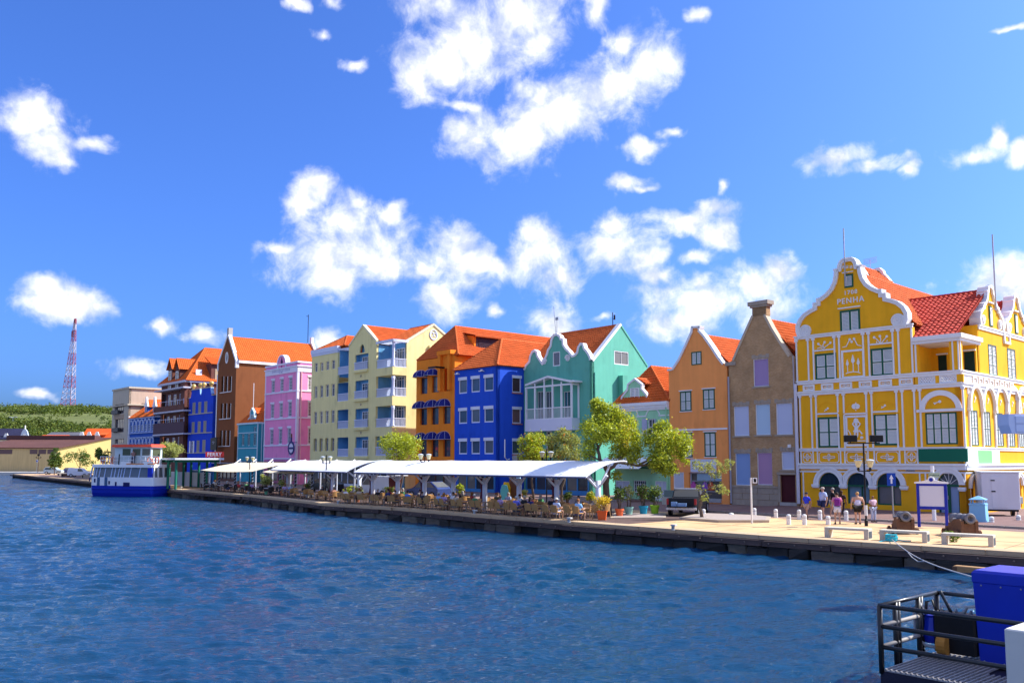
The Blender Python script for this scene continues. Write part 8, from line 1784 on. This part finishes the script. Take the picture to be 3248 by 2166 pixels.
t, a, he, hr, L_ = farhouse('navy_roof_house', 'navy-roofed house with pale scrolled gable at the left edge', -400, 300, 640, 455, 320, CRW, NVR, dorm=((105, 590), (-60, 580)))
o = [(-17, 0), (17, 0), (17, he), (12.5, he+.3), (9.5, he+.8), (6.5, he+2.0), (5.2, he+3.1), (2.5, he+3.9), (0, he+4.1)]; sc = .19; x0 = L_
pts = [(x*sc, z if z < he+.1 else he+(z-he)*.95) for x, z in o[1:]]; pts = pts + [(-x, z) for x, z in pts[-2::-1]]
m = MB(); m.prism([(x0+3+x, -.6, z) for x, z in pts], [(x0+3+x, -.1, z) for x, z in pts]); m.obj('scrolled_gable', mat('pale_blue_gable', (.50, .58, .72), .7), t); m = MB(); m.box(x0+2.6, x0+3.4, -.7, -.6, he+.6, he+2.2); m.obj('gable_window', WHITE, t); m = MB(); m.tube([(x0+3, -.3, he+3.9), (x0+3, -.3, he+5.2)], .2, 6); m.obj('finial', WHITE, t)
# lamp and sign on the pier
p = gnd(120, 1498); t = thing('pier_lamp', 'slim lamp with floodlight and small blue sign on the far pier', 'lamp post', p); m = MB(); m.tube([(0, 0, 0), (0, 0, 4.6)], .09, 6); m.obj('post', mat('rusty_post', (.12, .07, .05), .8), t); m = MB(); m.box(-.7, .7, -.05, .05, 4.0, 4.1); m.obj('crossbar', BLACK, t); m = MB(); m.box(-.25, .3, -.2, .1, 4.6, 5.1); m.obj('floodlight', BLACK, t)
for sx in (-1, 1): m = MB(); m.lathe([(.08, 4.0), (.2, 4.3)], 6, (sx*.65, 0, 0)); m.obj('lantern', BLACK, t)
p = gnd(116, 1500); t = thing('parking_sign', 'small round blue parking sign on a thin pole on the pier', 'sign', p); m = MB(); m.tube([(0, 0, 0), (0, 0, 3.5)], .05, 5); m.obj('post', STEEL, t); m = MB(); m.box(-.25, .25, -.08, -.05, 2.9, 3.5); m.obj('plate', WHITE, t); m = MB(); m.prism([(.2*cos(k*.6), -.1, 3.2+.24*sin(k*.6)) for k in range(11)], [(.2*cos(k*.6), -.08, 3.2+.24*sin(k*.6)) for k in range(11)]); m.obj('disc', NAVYP, t)
for k, (px, py) in enumerate([(195, 1508), (272, 1515), (208, 1511)]): p = gnd(px, py); t = thing('pier_block', ['pale concrete block on the pier below the silver car', 'grey concrete block at the pier edge by the ferry', 'dark stone block on the pier between the cars'][k], 'block', p, .3); m = MB(); m.bbox(-.8, .8, -.4, .4, 0, .6, .05); m.obj('block', [STONE, PL, OAK][k], t); m = MB(); m.box(-.6, -.4, -.42, .42, 0, .5); m.obj('slot', DARK, t)
bush_px('pier_tree', 'scrubby tree in front of the yellow warehouse gable, behind the silver car', 140, 205, 1432, 1482, 208, 2200, .24, LEAFD, 45); bush_px('pier_tree', 'sparse windblown tree left of the ferry', 205, 300, 1424, 1484, 198, 1500, .2, LEAFD, 46); bush_px('pier_tree', 'small dark tree growing on the corner of the warehouse roof', 168, 186, 1416, 1436, 262, 300, .3, LEAFD, 47)

# ------------------------------------------------------------------ hill with scrub and radio mast
def hill():
    rng = np.random.RandomState(9); nx, ny = 90, 40; X = np.linspace(-620, 60, nx); Y = np.linspace(400, 900, ny)
    prof = [(-620, 42), (-420, 41), (-375, 41.5), (-330, 40.5), (-260, 38.5), (-200, 36), (-120, 33), (60, 26)]
    vs = []
    for y in Y:
        for x in X:
            xx = x * 700 / max(y, 420); hh = np.interp(xx, [p[0] for p in prof], [p[1] for p in prof]); k = min(1, max(0, (y-400)/270)); k = k*k*(3-2*k); vs.append((x, y, .5 + hh*k + 1.2*noise.noise((x*.03, y*.03, 0))*k))
    fs = [(j*nx+i, j*nx+i+1, (j+1)*nx+i+1, (j+1)*nx+i) for j in range(ny-1) for i in range(nx-1)]
    me = bpy.data.meshes.new('hill'); me.from_pydata(vs, [], fs); link('hill', me, mat('hill_soil', (.12, .14, .045), .95, .4, .03), None, kind='structure')
    def hz_(x, y): xx = x*700/max(y, 420); hh = np.interp(xx, [p[0] for p in prof], [p[1] for p in prof]); k = min(1, max(0, (y-400)/270)); k = k*k*(3-2*k); return .5 + hh*k
    P = []
    for i in range(2300):
        y = rng.uniform(402, 690); px = rng.uniform(-60, 380); x = (px-CX)/F*y; py = HZ - (hz_(x, y)+1-CAMH)/y*F
        if 1308 < py < 1312 + px*.135 and rng.rand() < .9 and py < 1350: continue
        if -40 < px < 330 and 1306 + px*.06 < py < 1322 + px*.10: continue
        r = rng.uniform(1.8, 4.4); P.append(((x, y, hz_(x, y) + r*.35), (r*1.25, r*1.1, r*.75), int(26 + 7*r)))
    for q, (mt, n0) in enumerate(((mat('scrub_leaf_light', (.15, .19, .04), .6, .3, .05, leaf=True), 0), (mat('scrub_leaf_dark', (.07, .11, .025), .6, .3, .05, leaf=True), 1), (mat('scrub_leaf', (.105, .145, .03), .6, .3, .05, leaf=True), 2))):
        link('hill_scrub', leafcloud(P[q::3], .62, 60+q, 10, .6, .7), mt, None, kind='stuff', label='dense green scrub covering the far hillside', category='scrub')
    # pale embankment and road line
    E = []
    for i in range(500):
        px = rng.uniform(60, 300); py = 1310 + (px-60)*.055 + rng.uniform(0, 16); y = 660.; p = atY(px, py, y); E.append(p)
    m = MB()
    for p in E: s_ = rng.uniform(.7, 1.9); m.ball((p.x*.965, 637 + rng.uniform(-6, 0), CAMH + (p.z-CAMH)*.965), s_, 5, 3, (1.6, 1, .7))
    m.obj('embankment_rocks', mat('pale_rock', (.42, .35, .28), .95, .3, .2), None, kind='stuff', label='pale rubble embankment along the hill road', category='rocks')
hill()
def mast():
    D = 690; b0, t0 = atY(214, 1302, D), atY(227, 1010, D); H = t0.z - b0.z; t = thing('radio_mast', 'tall red and white lattice radio mast on the hill', 'mast', (b0.x, D, b0.z)); n = 16; RM = mat('mast_red', (.36, .08, .10), .6); WM = mat('mast_white', (.52, .45, .50), .6)
    def lev(k): z = H*k/n; w_ = 3.6*(1-k/n)**1.1 + .6; return [(sx*w_ + (k/n)*3., sy*w_, z) for sx, sy in ((-1, -1), (1, -1), (1, 1), (-1, 1))]
    for k in range(n):
        m = MB(); a, b_ = lev(k), lev(k+1); r = .2
        for i in range(4):
            j = (i+1) % 4; m.tube([a[i], b_[i]], r, 4); m.tube([a[i], a[j]], r*.6, 4); m.tube([a[i], b_[j]], r*.6, 4); m.tube([a[j], b_[i]], r*.6, 4)
        m.obj('lattice_section', (RM, WM)[(k//2) % 2] if k < 15 else RM, t, split=False)
    m = MB(); m.tube([(1.6, 0, 0), (3.2, 0, H)], .3, 5); m.obj('cable_ladder', mat('mast_cable', (.16, .12, .20), .7), t); m = MB(); m.box(-7, 7, -3, 3, -1, 3.5); m.obj('base_hut', mat('hut_grey', (.4, .42, .46), .8), t); m = MB(); m.tube([(.9, 0, H*.8), (.9, 0, H*.86)], .6, 6); m.obj('antenna_drum', MATS['mast_cable'], t)
mast()
for k, (px, py, hh) in enumerate([(40, 1352, 120), (178, 1368, 130), (118, 1306, 50)]):
    D = 560 if hh > 60 else 640; p = atY(px, py, D); t = thing('hill_lamp', ['double street lamp on the slope above the navy-roofed house', 'double street lamp on the slope below the radio mast', 'thin street lamp on the hilltop road'][k], 'lamp post', (p.x, D, p.z-2)); H = (38 if hh > 60 else 30)*D/F; m = MB(); m.tube([(0, 0, 0), (0, 0, H)], .16, 5); m.obj('post', mat('pale_green_post', (.42, .5, .46), .6), t)
    for s_ in (-1, 1): m = MB(); m.tube([(0, 0, H), (s_*1.8, 0, H+.2)], .12, 4); m.box(s_*1.8-.6, s_*1.8+.6, -.3, .3, H+.1, H+.4); m.obj('lamp_arm', WHITE, t, split=False)
# ------------------------------------------------------------------ people
def skin_obj(name, verts, edges, radii, mt, parent, root=0, sub=1):
    me = bpy.data.meshes.new(name); me.from_pydata(verts, edges, []); o = link(name, me, mt, parent)
    sk = o.modifiers.new('skin', 'SKIN'); sk.use_smooth_shade = True
    me.skin_vertices[0].data.foreach_set('radius', [x for r in radii for x in (r if isinstance(r, tuple) else (r, r))])
    me.skin_vertices[0].data[root].use_root = True
    ss = o.modifiers.new('sub', 'SUBSURF'); ss.levels = sub; ss.render_levels = sub
    return o
def person(label, loc, rz, h=1.72, pose='walk', skin=(.42, .22, .14), top=(.3, .3, .3), bottom=(.1, .1, .1), hair=(.03, .02, .015), long=False, hat=None, bag=None, bald=False, sleeve=True, group=None, stout=1., ph=0.):
    t = thing('person', label, 'person', loc, rz, group, h/1.74); sm = mat('skin_%.2f_%.2f' % skin[:2], skin, .55, .06, 4.)
    s = 0 if pose != 'sit' else -.47; k = stout; st = .22 if pose == 'walk' else .03; f1 = st*cos(ph) if pose == 'walk' else 0
    J = {}; J['pel'] = (0, 0, .95+s); J['wai'] = (0, -.01, 1.12+s); J['che'] = (0, -.0, 1.34+s); J['nec'] = (0, .01, 1.49+s); J['hb'] = (0, 0, 1.56+s); J['hm'] = (0, -.015, 1.64+s); J['ht'] = (0, 0, 1.72+s)
    for sd, x in (('L', -1), ('R', 1)):
        q = f1*x
        if pose == 'sit': J['hip'+sd] = (.1*x, -.03, .93+s); J['kne'+sd] = (.13*x, -.44, .52); J['ank'+sd] = (.13*x, -.40, .09); J['toe'+sd] = (.14*x, -.57, .04)
        else: J['hip'+sd] = (.095*x, 0, .91); J['kne'+sd] = (.105*x, -q*.55-.03, .49); J['ank'+sd] = (.105*x, -q+.03, .085+max(0, -q)*.25); J['toe'+sd] = (.12*x, -q-.13, .04+max(0, -q)*.1)
        J['sho'+sd] = (.185*k*x, 0, 1.41+s)
        if pose == 'sit': J['elb'+sd] = (.25*x, -.1, 1.15+s); J['wri'+sd] = (.16*x, -.33, 1.16+s)
        elif pose == 'hold': J['elb'+sd] = (.25*x, .02, 1.15); J['wri'+sd] = (.1*x, -.2, 1.08)
        else: J['elb'+sd] = (.25*k*x, q*.5+.04, 1.14); J['wri'+sd] = (.25*k*x, q*.8-.05, .90)
        w_, e_ = V(J['wri'+sd]), V(J['elb'+sd]); d = (w_-e_).normalized(); J['pal'+sd] = tuple(w_+d*.06)
    R_ = {'pel': (.15*k, .115*k), 'wai': (.135*k, .105*k), 'che': (.155*k, .11*k), 'nec': .055, 'hb': .062, 'hm': (.078, .095), 'ht': .055, 'hip': .088*k, 'kne': .058, 'ank': .04, 'toe': .038, 'sho': .066*k, 'elb': .044, 'wri': .03, 'pal': .036}
    E = [('pel', 'wai'), ('wai', 'che'), ('che', 'nec'), ('nec', 'hb'), ('hb', 'hm'), ('hm', 'ht')]
    for sd in 'LR': E += [('pel', 'hip'+sd), ('hip'+sd, 'kne'+sd), ('kne'+sd, 'ank'+sd), ('ank'+sd, 'toe'+sd), ('che', 'sho'+sd), ('sho'+sd, 'elb'+sd), ('elb'+sd, 'wri'+sd), ('wri'+sd, 'pal'+sd)]
    names = list(J); vs = [J[n] for n in names]; rad = [R_.get(n, R_.get(n[:3])) for n in names]; ed = [(names.index(a), names.index(b)) for a, b in E]
    for sd, x in (('L', -1), ('R', 1)):                       # four fingers and a thumb on each hand
        w_, p_ = V(J['wri'+sd]), V(J['pal'+sd]); d = (p_-w_).normalized(); sdv = d.cross(V((x, 0, 0))).normalized()
        for q, (o_, l_) in enumerate(((-.03, .075), (-.01, .085), (.01, .08), (.03, .065), (.045, .03))):
            i = len(vs); b0 = p_ + sdv*o_ + (d*.03 if q < 4 else -d*.02); vs += [tuple(b0), tuple(b0 + d*l_*.6 + sdv*(.02 if q == 4 else 0)), tuple(b0 + d*l_ - V((x*.015, 0, 0)))]; rad += [.011, .0095, .008]; ed += [(names.index('pal'+sd), i), (i, i+1), (i+1, i+2)]
    skin_obj('body', vs, ed, rad, sm, t)
    def cloth(nm, parts, edges, grow, mt, ends=()):
        v_ = [J[p] if isinstance(p, str) else p[0] for p in parts]; r_ = []
        for p in parts:
            r0 = R_.get(p, R_.get(p[:3])) if isinstance(p, str) else p[1]; r_.append(tuple(x*grow+.012 for x in r0) if isinstance(r0, tuple) else r0*grow+.012)
        skin_obj(nm, v_, edges, r_, mt, t)
    mid = lambda a, b, u: tuple(V(J[a]) + (V(J[b])-V(J[a]))*u)
    tm = mat('cloth_%.2f_%.2f_%.2f' % top, top, .85, .12, 6., .3, 30); bm_ = mat('cloth_%.2f_%.2f_%.2f' % bottom[:3], bottom[:3], .85, .12, 6., .3, 30)
    if sleeve: cloth('shirt', ['pel', 'wai', 'che', ((0, .01, 1.455+s), (.09, .075)), 'shoL', 'shoR', (mid('shoL', 'elbL', .75), .056), (mid('shoR', 'elbR', .75), .056)], [(0, 1), (1, 2), (2, 3), (2, 4), (2, 5), (4, 6), (5, 7)], 1.1, tm)
    else: cloth('top', ['pel', 'wai', 'che', ((0, .01, 1.44+s), (.10, .075)), ((-.12, 0, 1.41+s), .06), ((.12, 0, 1.41+s), .06)], [(0, 1), (1, 2), (2, 3), (2, 4), (2, 5)], 1.1, tm)
    u = .97 if len(bottom) > 3 and bottom[3] else .72
    if u > .9: cloth('trousers', ['pel', 'hipL', 'hipR', 'kneL', 'kneR', (mid('kneL', 'ankL', .9), .055), (mid('kneR', 'ankR', .9), .055)], [(0, 1), (0, 2), (1, 3), (2, 4), (3, 5), (4, 6)], 1.14, bm_)
    else: cloth('shorts', ['pel', 'hipL', 'hipR', (mid('hipL', 'kneL', .68), .082), (mid('hipR', 'kneR', .68), .082)], [(0, 1), (0, 2), (1, 3), (2, 4)], 1.14, bm_)
    hm = mat('hair_%.2f' % hair[0], hair, .7, .2, 20.)
    c = V((0, .012, 1.665+s))
    if not bald and not hat: m = MB(); m.ball(c, .105, 12, 8, (.92, 1.05, .98)); m.v = [(x, max(y, -.055 if z < c.z+.03 else -.2), max(z, c.z-.05)) for x, y, z in m.v]; (m.ball((0, .07, 1.55+s), .09, 8, 6, (.9, .6, 1.5)) if long else m); m.obj('hair', hm, t, smooth=True, split=False)
    if hat: m = MB(); m.lathe([(.105, 0), (.108, .05), (.08, .1), (.02, .115)], 12, (0, 0, 1.66+s)); (m.lathe([(.17, 0), (.17, .012)], 14, (0, 0, 1.665+s)) if hat[3:] else m.box(-.08, .08, -.21, -.08, 1.665+s, 1.68+s)); m.obj('hat', mat('hat_%.2f' % hat[0], hat[:3], .8), t, split=False)
    m = MB()
    for x in (-.032, .032): m.ball((x, -.098, 1.645+s), .011, 6, 4)
    m.obj('eyes', DARK, t, split=False); m = MB(); m.hexa([(-.014, -.10, 1.60+s), (.014, -.10, 1.60+s), (.014, -.08, 1.60+s), (-.014, -.08, 1.60+s), (-.006, -.105, 1.65+s), (.006, -.105, 1.65+s), (.006, -.08, 1.65+s), (-.006, -.08, 1.65+s)]); m.ball((-.085, 0, 1.63+s), .025, 6, 4, (.4, 1, 1.2)); m.ball((.085, 0, 1.63+s), .025, 6, 4, (.4, 1, 1.2)); m.obj('nose_and_ears', sm, t, split=False); m = MB(); m.box(-.028, .028, -.103, -.09, 1.578+s, 1.586+s); m.obj('mouth', mat('lips', (.25, .07, .06), .6), t)
    for sd in 'LR': a, b_ = V(J['ank'+sd]), V(J['toe'+sd]); m = MB(); m.tube([a + V((0, .05, -.04)), a + V((0, -.03, -.035)), b_ + V((0, -.04, -.005))], [.045, .05, .038], 8); m.obj('shoe', mat('shoe_dark', (.05, .045, .045), .6), t)
    if bag: m = MB(); m.bbox(-.15, .15, .1, .27, 1.02, 1.42, .04); m.obj('backpack', mat('bag_%.2f' % bag[0], bag, .7), t)
    return t
PG = 'people'
def at(px, py): return gnd(px, py)
person('woman in bright blue top and beige shorts walking past the yellow corner', at(2560, 1646), radians(-60), 1.56, 'walk', (.40, .22, .15), (.03, .05, .60), (.42, .30, .24), (.02, .012, .01), hat=(.03, .03, .04), ph=.4)
person('man in pale blue shirt, tan cap and navy shorts by the arched window', at(2612, 1646), radians(-80), 1.86, 'walk', (.42, .24, .17), (.38, .46, .72), (.02, .03, .10), hat=(.45, .38, .32), stout=1.25, ph=1.2)
person('man in black shirt and beige shorts close to the first arched window', at(2643, 1640), radians(-100), 1.78, 'walk', (.40, .22, .15), (.012, .012, .016), (.42, .38, .36), (.3, .28, .25), ph=.2)
person('woman in pink top with purple backpack and white shorts seen from behind', at(2657, 1662), radians(165), 1.72, 'walk', (.46, .27, .19), (.60, .20, .30), (.62, .64, .76), (.03, .015, .012), bag=(.17, .02, .22), ph=.9)
person('woman in dark dress walking behind the backpacker', at(2671, 1644), radians(150), 1.66, 'walk', (.20, .10, .07), (.04, .02, .02), (.03, .02, .02, 1), (.05, .02, .01), long=True, ph=.6)
person('woman in pale sleeveless top and black shorts with blond hair', at(2722, 1662), radians(172), 1.74, 'stand', (.52, .30, .20), (.62, .62, .80), (.02, .018, .015), (.45, .26, .10), sleeve=False, stout=1.3)
person('bald man in checked pink shirt and light jeans facing the quay', at(2771, 1656), radians(12), 1.50, 'hold', (.20, .10, .06), (.62, .42, .50), (.42, .48, .62, 1), bald=True)
# cafe guests on chairs near given columns
SEATPX = [(q, rz, CX + F*q.x/q.y) for q, rz in SEATS]
guests = [(1742, 1, 'stout man in black shirt seated at the right end cafe table', (.015, .015, .018), (.42, .45, .55), None, 1.2), (1772, 3, 'person in pale blue shirt and straw sun hat seated at a cafe table', (.40, .50, .72), (.4, .4, .5), (.62, .58, .48, 1), 1.), (1815, 2, 'grey-haired person in sky blue tank top seated near the last column', (.22, .46, .78), (.05, .06, .15), None, 1.), (1298, 1, 'man in bright blue shirt seated at the quay edge', (.06, .20, .62), (.3, .3, .32), None, 1.1), (1398, 2, 'guest in pale blue shirt seated below the blue house', (.25, .40, .66), (.1, .1, .12), None, 1.), (1440, 4, 'guest in white and blue shirt leaning over a cafe table', (.45, .55, .75), (.1, .1, .12), None, 1.), (1350, 5, 'guest in dark top seated behind the front tables', (.04, .04, .06), (.1, .1, .12), None, 1.), (1640, 3, 'guest in violet blue shirt seated behind flowers', (.12, .14, .55), (.1, .1, .12), None, 1.1), (1590, 5, 'guest in olive top seated at a middle cafe table', (.10, .09, .05), (.1, .1, .12), None, 1.), (1255, 6, 'guest in brown top seated beside the white van', (.16, .09, .06), (.1, .1, .12), None, 1.), (1020, 1, 'guest in blue striped skirt seated under the shorter white canopy', (.03, .03, .04), (.18, .22, .55), None, 1.), (985, 2, 'guest in pale shorts seated under the shorter white canopy', (.05, .05, .06), (.55, .55, .6), None, 1.), (800, 3, 'guest in lilac top seated under the beige sail', (.36, .22, .42), (.1, .1, .12), None, 1.), (1070, 4, 'red-haired guest seated at the left end of the long canopy', (.40, .20, .14), (.2, .1, .08), None, 1.)]
taken = set()
for i, (px, k, lab, top, bot, hat, stt) in enumerate(guests):
    c = sorted(range(len(SEATPX)), key=lambda j: abs(SEATPX[j][2] - px) + (200 if j in taken else 0))[k % 3]; taken.add(c); q, rz, _ = SEATPX[c]
    person(lab, (q.x, q.y, G), rz, 1.72, 'sit', [(.42, .24, .16), (.35, .18, .12), (.48, .28, .20)][i % 3], top, bot, [(.04, .02, .015), (.3, .28, .26), (.25, .10, .03)][i % 3], hat=hat, stout=stt)
cols = [('white', (.62, .62, .64)), ('black', (.02, .02, .024)), ('red', (.45, .05, .05)), ('grey', (.22, .22, .24)), ('pale blue', (.32, .42, .62)), ('beige', (.45, .36, .26)), ('navy', (.02, .03, .12)), ('green', (.06, .20, .09)), ('lilac', (.40, .28, .48))]
random.seed(21); extra = []
for k in range(34):
    c = random.choice([j for j in range(len(SEATPX)) if j not in taken]); taken.add(c); extra.append((SEATPX[c][2], c))
for k, (px, c) in enumerate(sorted(extra)):
    q, rz, _ = SEATPX[c]; nm, cl = cols[(k*5) % 9]
    person('background cafe guest in %s shirt, %s from left of the background guests' % (nm, nth(k+1)), (q.x, q.y, G), rz, 1.7, 'sit', [(.42, .24, .16), (.20, .10, .06), (.48, .28, .20)][k % 3], cl, [(.03, .03, .05), (.3, .28, .25), (.1, .12, .25)][k % 3], [(.03, .02, .015), (.25, .12, .04), (.35, .33, .3)][k % 3], long=k % 2 == 0, group='guests at the cafe tables')
fl = W(FER, z=S5); a, h = fl.q(1095, 450); p = FER.o + FER.ex*a + FER.ey*.45
person('passenger in dark top leaning at the ferry upper rail', (p.x, p.y, G + fl.q(800, 660)[1]), radians(30), 1.7, 'hold', (.42, .24, .16), (.3, .16, .14), (.05, .05, .1, 1))
# ------------------------------------------------------------------ mooring pontoon in the foreground
c0 = gnd(2797, 2117, .5); BLK = mat('black_tube_paint', (.012, .012, .014), .35, .1, spec=.5); GRT = mat('galvanised_grating', (.36, .34, .34), .6, .2, 3., metal=.3)
T = thing('pontoon', 'steel grating pontoon deck with black tube railing in the foreground', 'pontoon', (c0.x, c0.y, 0), ANG)
Lx, Ly, zd = 7.0, 2.5, .5
m = MB(); m.box(-.02, Lx, -.02, Ly, zd-.32, zd-.06); m.obj('deck_frame', mat('dark_hull_steel', (.02, .02, .04), .6, .3, 3., .3), T)
m = MB(); m.box(.2, Lx, .3, Ly-.3, -1.2, zd-.32); m.obj('float', mat('navy_float', (.012, .012, .05), .6), T)
m = MB(); n = 62
for k in range(n): x = .06 + k*.095; m.box(x, x+.03, 0, 1.05 if 14 < k else Ly, zd-.04, zd)
for y in [k*.21 for k in range(12)]: m.box(0.03, Lx if y < 1.05 else 1.3, y, y+.03, zd-.05, zd-.02)
m.obj('grating', GRT, T, split=False)
def tube(nm, pts, r, mt=BLK, par=None): mm = MB(); mm.tube(pts, r, 10); return mm.obj(nm, mt, par or T, smooth=True)
for z in (1.15, .77, .39):
    tube('front_rail', [(0, 0, zd+z), (Lx, 0, zd+z)], .042)
    tube('side_rail', [(0, 0, zd+z), (0, Ly, zd+z)], .042, BLK if z > 1 else mat('sunlit_grey_tube', (.30, .28, .26), .5)); tube('back_rail', [(0, Ly, zd+z), (1.6, Ly, zd+z)], .042)  # lower side rails greyed: sunlight put into the black tube's colour
for x, y in ((0, 0), (0, .62), (0, .74), (0, 1.62), (0, 1.74), (0, Ly), (2.55, 0)): tube('rail_post', [(x, y, zd-.1), (x, y, zd+1.15)], .05 if x < 1 else .075)
# blue machinery box
E0 = V((c0.x, c0.y)); 
def l2(px, py, z): g = gnd(px, py, z).to_2d() - E0; return g.dot(EX), g.dot(EY)
bx, by = l2(3098, 2105, zd); t = thing('machinery_box', 'large glossy blue steel machinery box on the pontoon', 'machinery box', (c0.x + EX.x*bx + EY.x*by, c0.y + EX.y*bx + EY.y*by, zd), ANG)
BBX = mat('glossy_royal_blue', (.003, .022, .40), .32, .22, 1.2, .12, 3, spec=.45, stain=.25); m = MB(); zb = 1.78
rg = lambda i, z: [(i, i, z), (6-i, i, z), (6-i, 1.3-i, z), (i, 1.3-i, z)]
m.loft([rg(.05, 0), rg(.0, zb-.24), rg(-.015, zb-.22), rg(-.015, zb-.05), rg(.03, zb)], True); m.obj('housing', BBX, t, split=False); m = MB(); m.box(1.75, 4, -.012, -.001, .3, zb-.5); m.obj('access_panel', BBX, t); m = MB(); [m.ball((x, -.012, z), .018, 6, 3) for x in [.15 + .35*i for i in range(14)] for z in (.08, zb-.28)]; m.obj('rivets', STEEL, t, kind='stuff'); m = MB(); m.box(1.28, 1.3, -.004, 1.3, zb-.22, zb-.13); m.obj('seam', mat('pale_seam', (.2, .3, .7), .4), t)
# engine block beside it
ex_, ey_ = bx - .55, by + .1; t = thing('pump_engine', 'oily black and blue pump engine with hoses on the pontoon', 'engine', (c0.x + EX.x*ex_ + EY.x*ey_, c0.y + EX.y*ex_ + EY.y*ey_, zd), ANG)
m = MB(); m.bbox(-.25, .55, -.1, .5, .12, .85, .04); m.obj('block', mat('oily_black', (.012, .012, .014), .4, .3, 6.), t); m = MB(); m.lathe([(.16, .25), (.2, .4), (.14, .75), (.17, .8)], 12, (-.35, .1, 0)); m.obj('blue_valve', BBX, t)
m = MB(); m.tube([(-.12, -.14, .28), (.05, -.14, .28)], .2, 16); m.obj('orange_pulley', mat('rusty_orange', (.45, .2, .04), .7, .3, 8.), t)
for k, pts in enumerate([[(-.4, 0, .8), (-.5, -.1, 1.05), (-.62, -.1, .9), (-.6, -.1, .35), (-.4, -.1, .2), (0, -.15, .2)], [(.1, 0, .85), (.0, 0, 1.05), (-.1, 0, 1.25), (-.12, 0, 1.3)], [(.3, 0, .85), (.4, -.05, 1.05), (.7, -.05, 1.1)], [(-.2, 0, .85), (-.28, 0, 1.1), (-.4, 0, 1.05), (-.42, 0, .8)]]): tube('hose', pts, .03, [mat('grey_hose', (.3, .31, .33), .5), BLK][k % 2], t)
m = MB()
for k in range(5): m.lathe([(.03, .85), (.03, .93), (.015, .97)], 6, (-.15+k*.14, .1, 0))
m.obj('injector', STEEL, t)
# white box in front of the railing
w0 = atY(3184, 1992, 13.9); t = thing('white_cabinet', 'white painted steel cabinet with dark blue-edged opening at the bottom right', 'cabinet', (w0.x, w0.y, -.25), ANG); zz = w0.z + .25; CRM = mat('cream_white_paint', (.62, .60, .54), .5, .08, 2.)
m = MB(); m.bbox(0, 3, 0, 1.0, 0, zz, .02); m.obj('cabinet', CRM, t); o = [(.16, 0), (2.6, 0), (2.6, zz*.62), (.5, zz*.62), (.4, zz*.58), (.17, .25)]
m = MB(); m.prism([(x, -.025, z) for x, z in o], [(x, -.002, z) for x, z in o]); m.obj('opening_edge', BBX, t); cx_ = [(x*.97+.06, z*.95) for x, z in o]; m = MB(); m.prism([(x, -.035, z) for x, z in cx_], [(x, -.026, z) for x, z in cx_]); m.obj('dark_opening', mat('dark_navy_recess', (.008, .008, .03), .6), t)
# mooring rope from quay cleat to the box
a = gnd(2828, 1718); b_ = atY(3090, 1850, 17.4); ROPE = mat('worn_rope', (.42, .42, .44), .9, .2, 20.); TQ = mat('turquoise_rope', (.04, .42, .50), .9, .2, 10.)
m = MB(); pts = [a + (b_-a)*k/12 + V((0, 0, .12 - .2*sin(pi*k/12))) for k in range(13)]; m.tube(pts, .015, 6)
t = thing('mooring_rope', 'slack grey mooring rope from the quay edge to the pontoon', 'rope', (0, 0, 0)); m.obj('rope', ROPE, t); m = MB(); m.tube([pts[4] + V((0, 0, -.01)), pts[5] + V((0, 0, -.10)), pts[6] + V((.0, 0, -.12)), pts[7] + V((0, 0, -.02))], .014, 5); m.obj('loose_strand', ROPE, t)
t = thing('mooring_cleat', 'quay cleat wrapped in a turquoise rope knot', 'cleat', (a.x, a.y, G)); m = MB(); m.lathe([(.14, 0), (.1, .06), (.1, .2), (.16, .26), (.1, .3)], 12); m.obj('cleat', mat('worn_steel_cap', (.5, .48, .45), .5), t); random.seed(3); m = MB()
for k in range(7): m.tube([(.2*cos(q*.7+k)*(1+.4*random.random()), .16*sin(q*.7+k), .05+.04*k+.03*random.random()) for q in range(9)], .028, 6)
m.obj('turquoise_knot', TQ, t, split=False); m = MB(); m.tube([(-.1, -.1, .12), (-.4, -.12, .06), (-.62, -.2, .02), (-.7, -.3, -.15)], .025, 6); m.tube([(.1, -.05, .1), (.5, -.02, .05), (.85, .05, .04)], .03, 6); m.obj('rope_tail', TQ, t)
p = gnd(3072, 1812, .35); t = thing('floating_plank', 'ochre plank end between the quay wall and the blue box', 'plank', (p.x, p.y, .3), ANG); m = MB(); m.bbox(-.55, 3, 0, .35, 0, .22, .03); m.obj('plank', mat('ochre_plank', (.38, .22, .10), .8, .2, 4.), t); m = MB(); m.box(-.56, -.4, -.01, .36, .03, .18); m.obj('end_band', OAK, t)
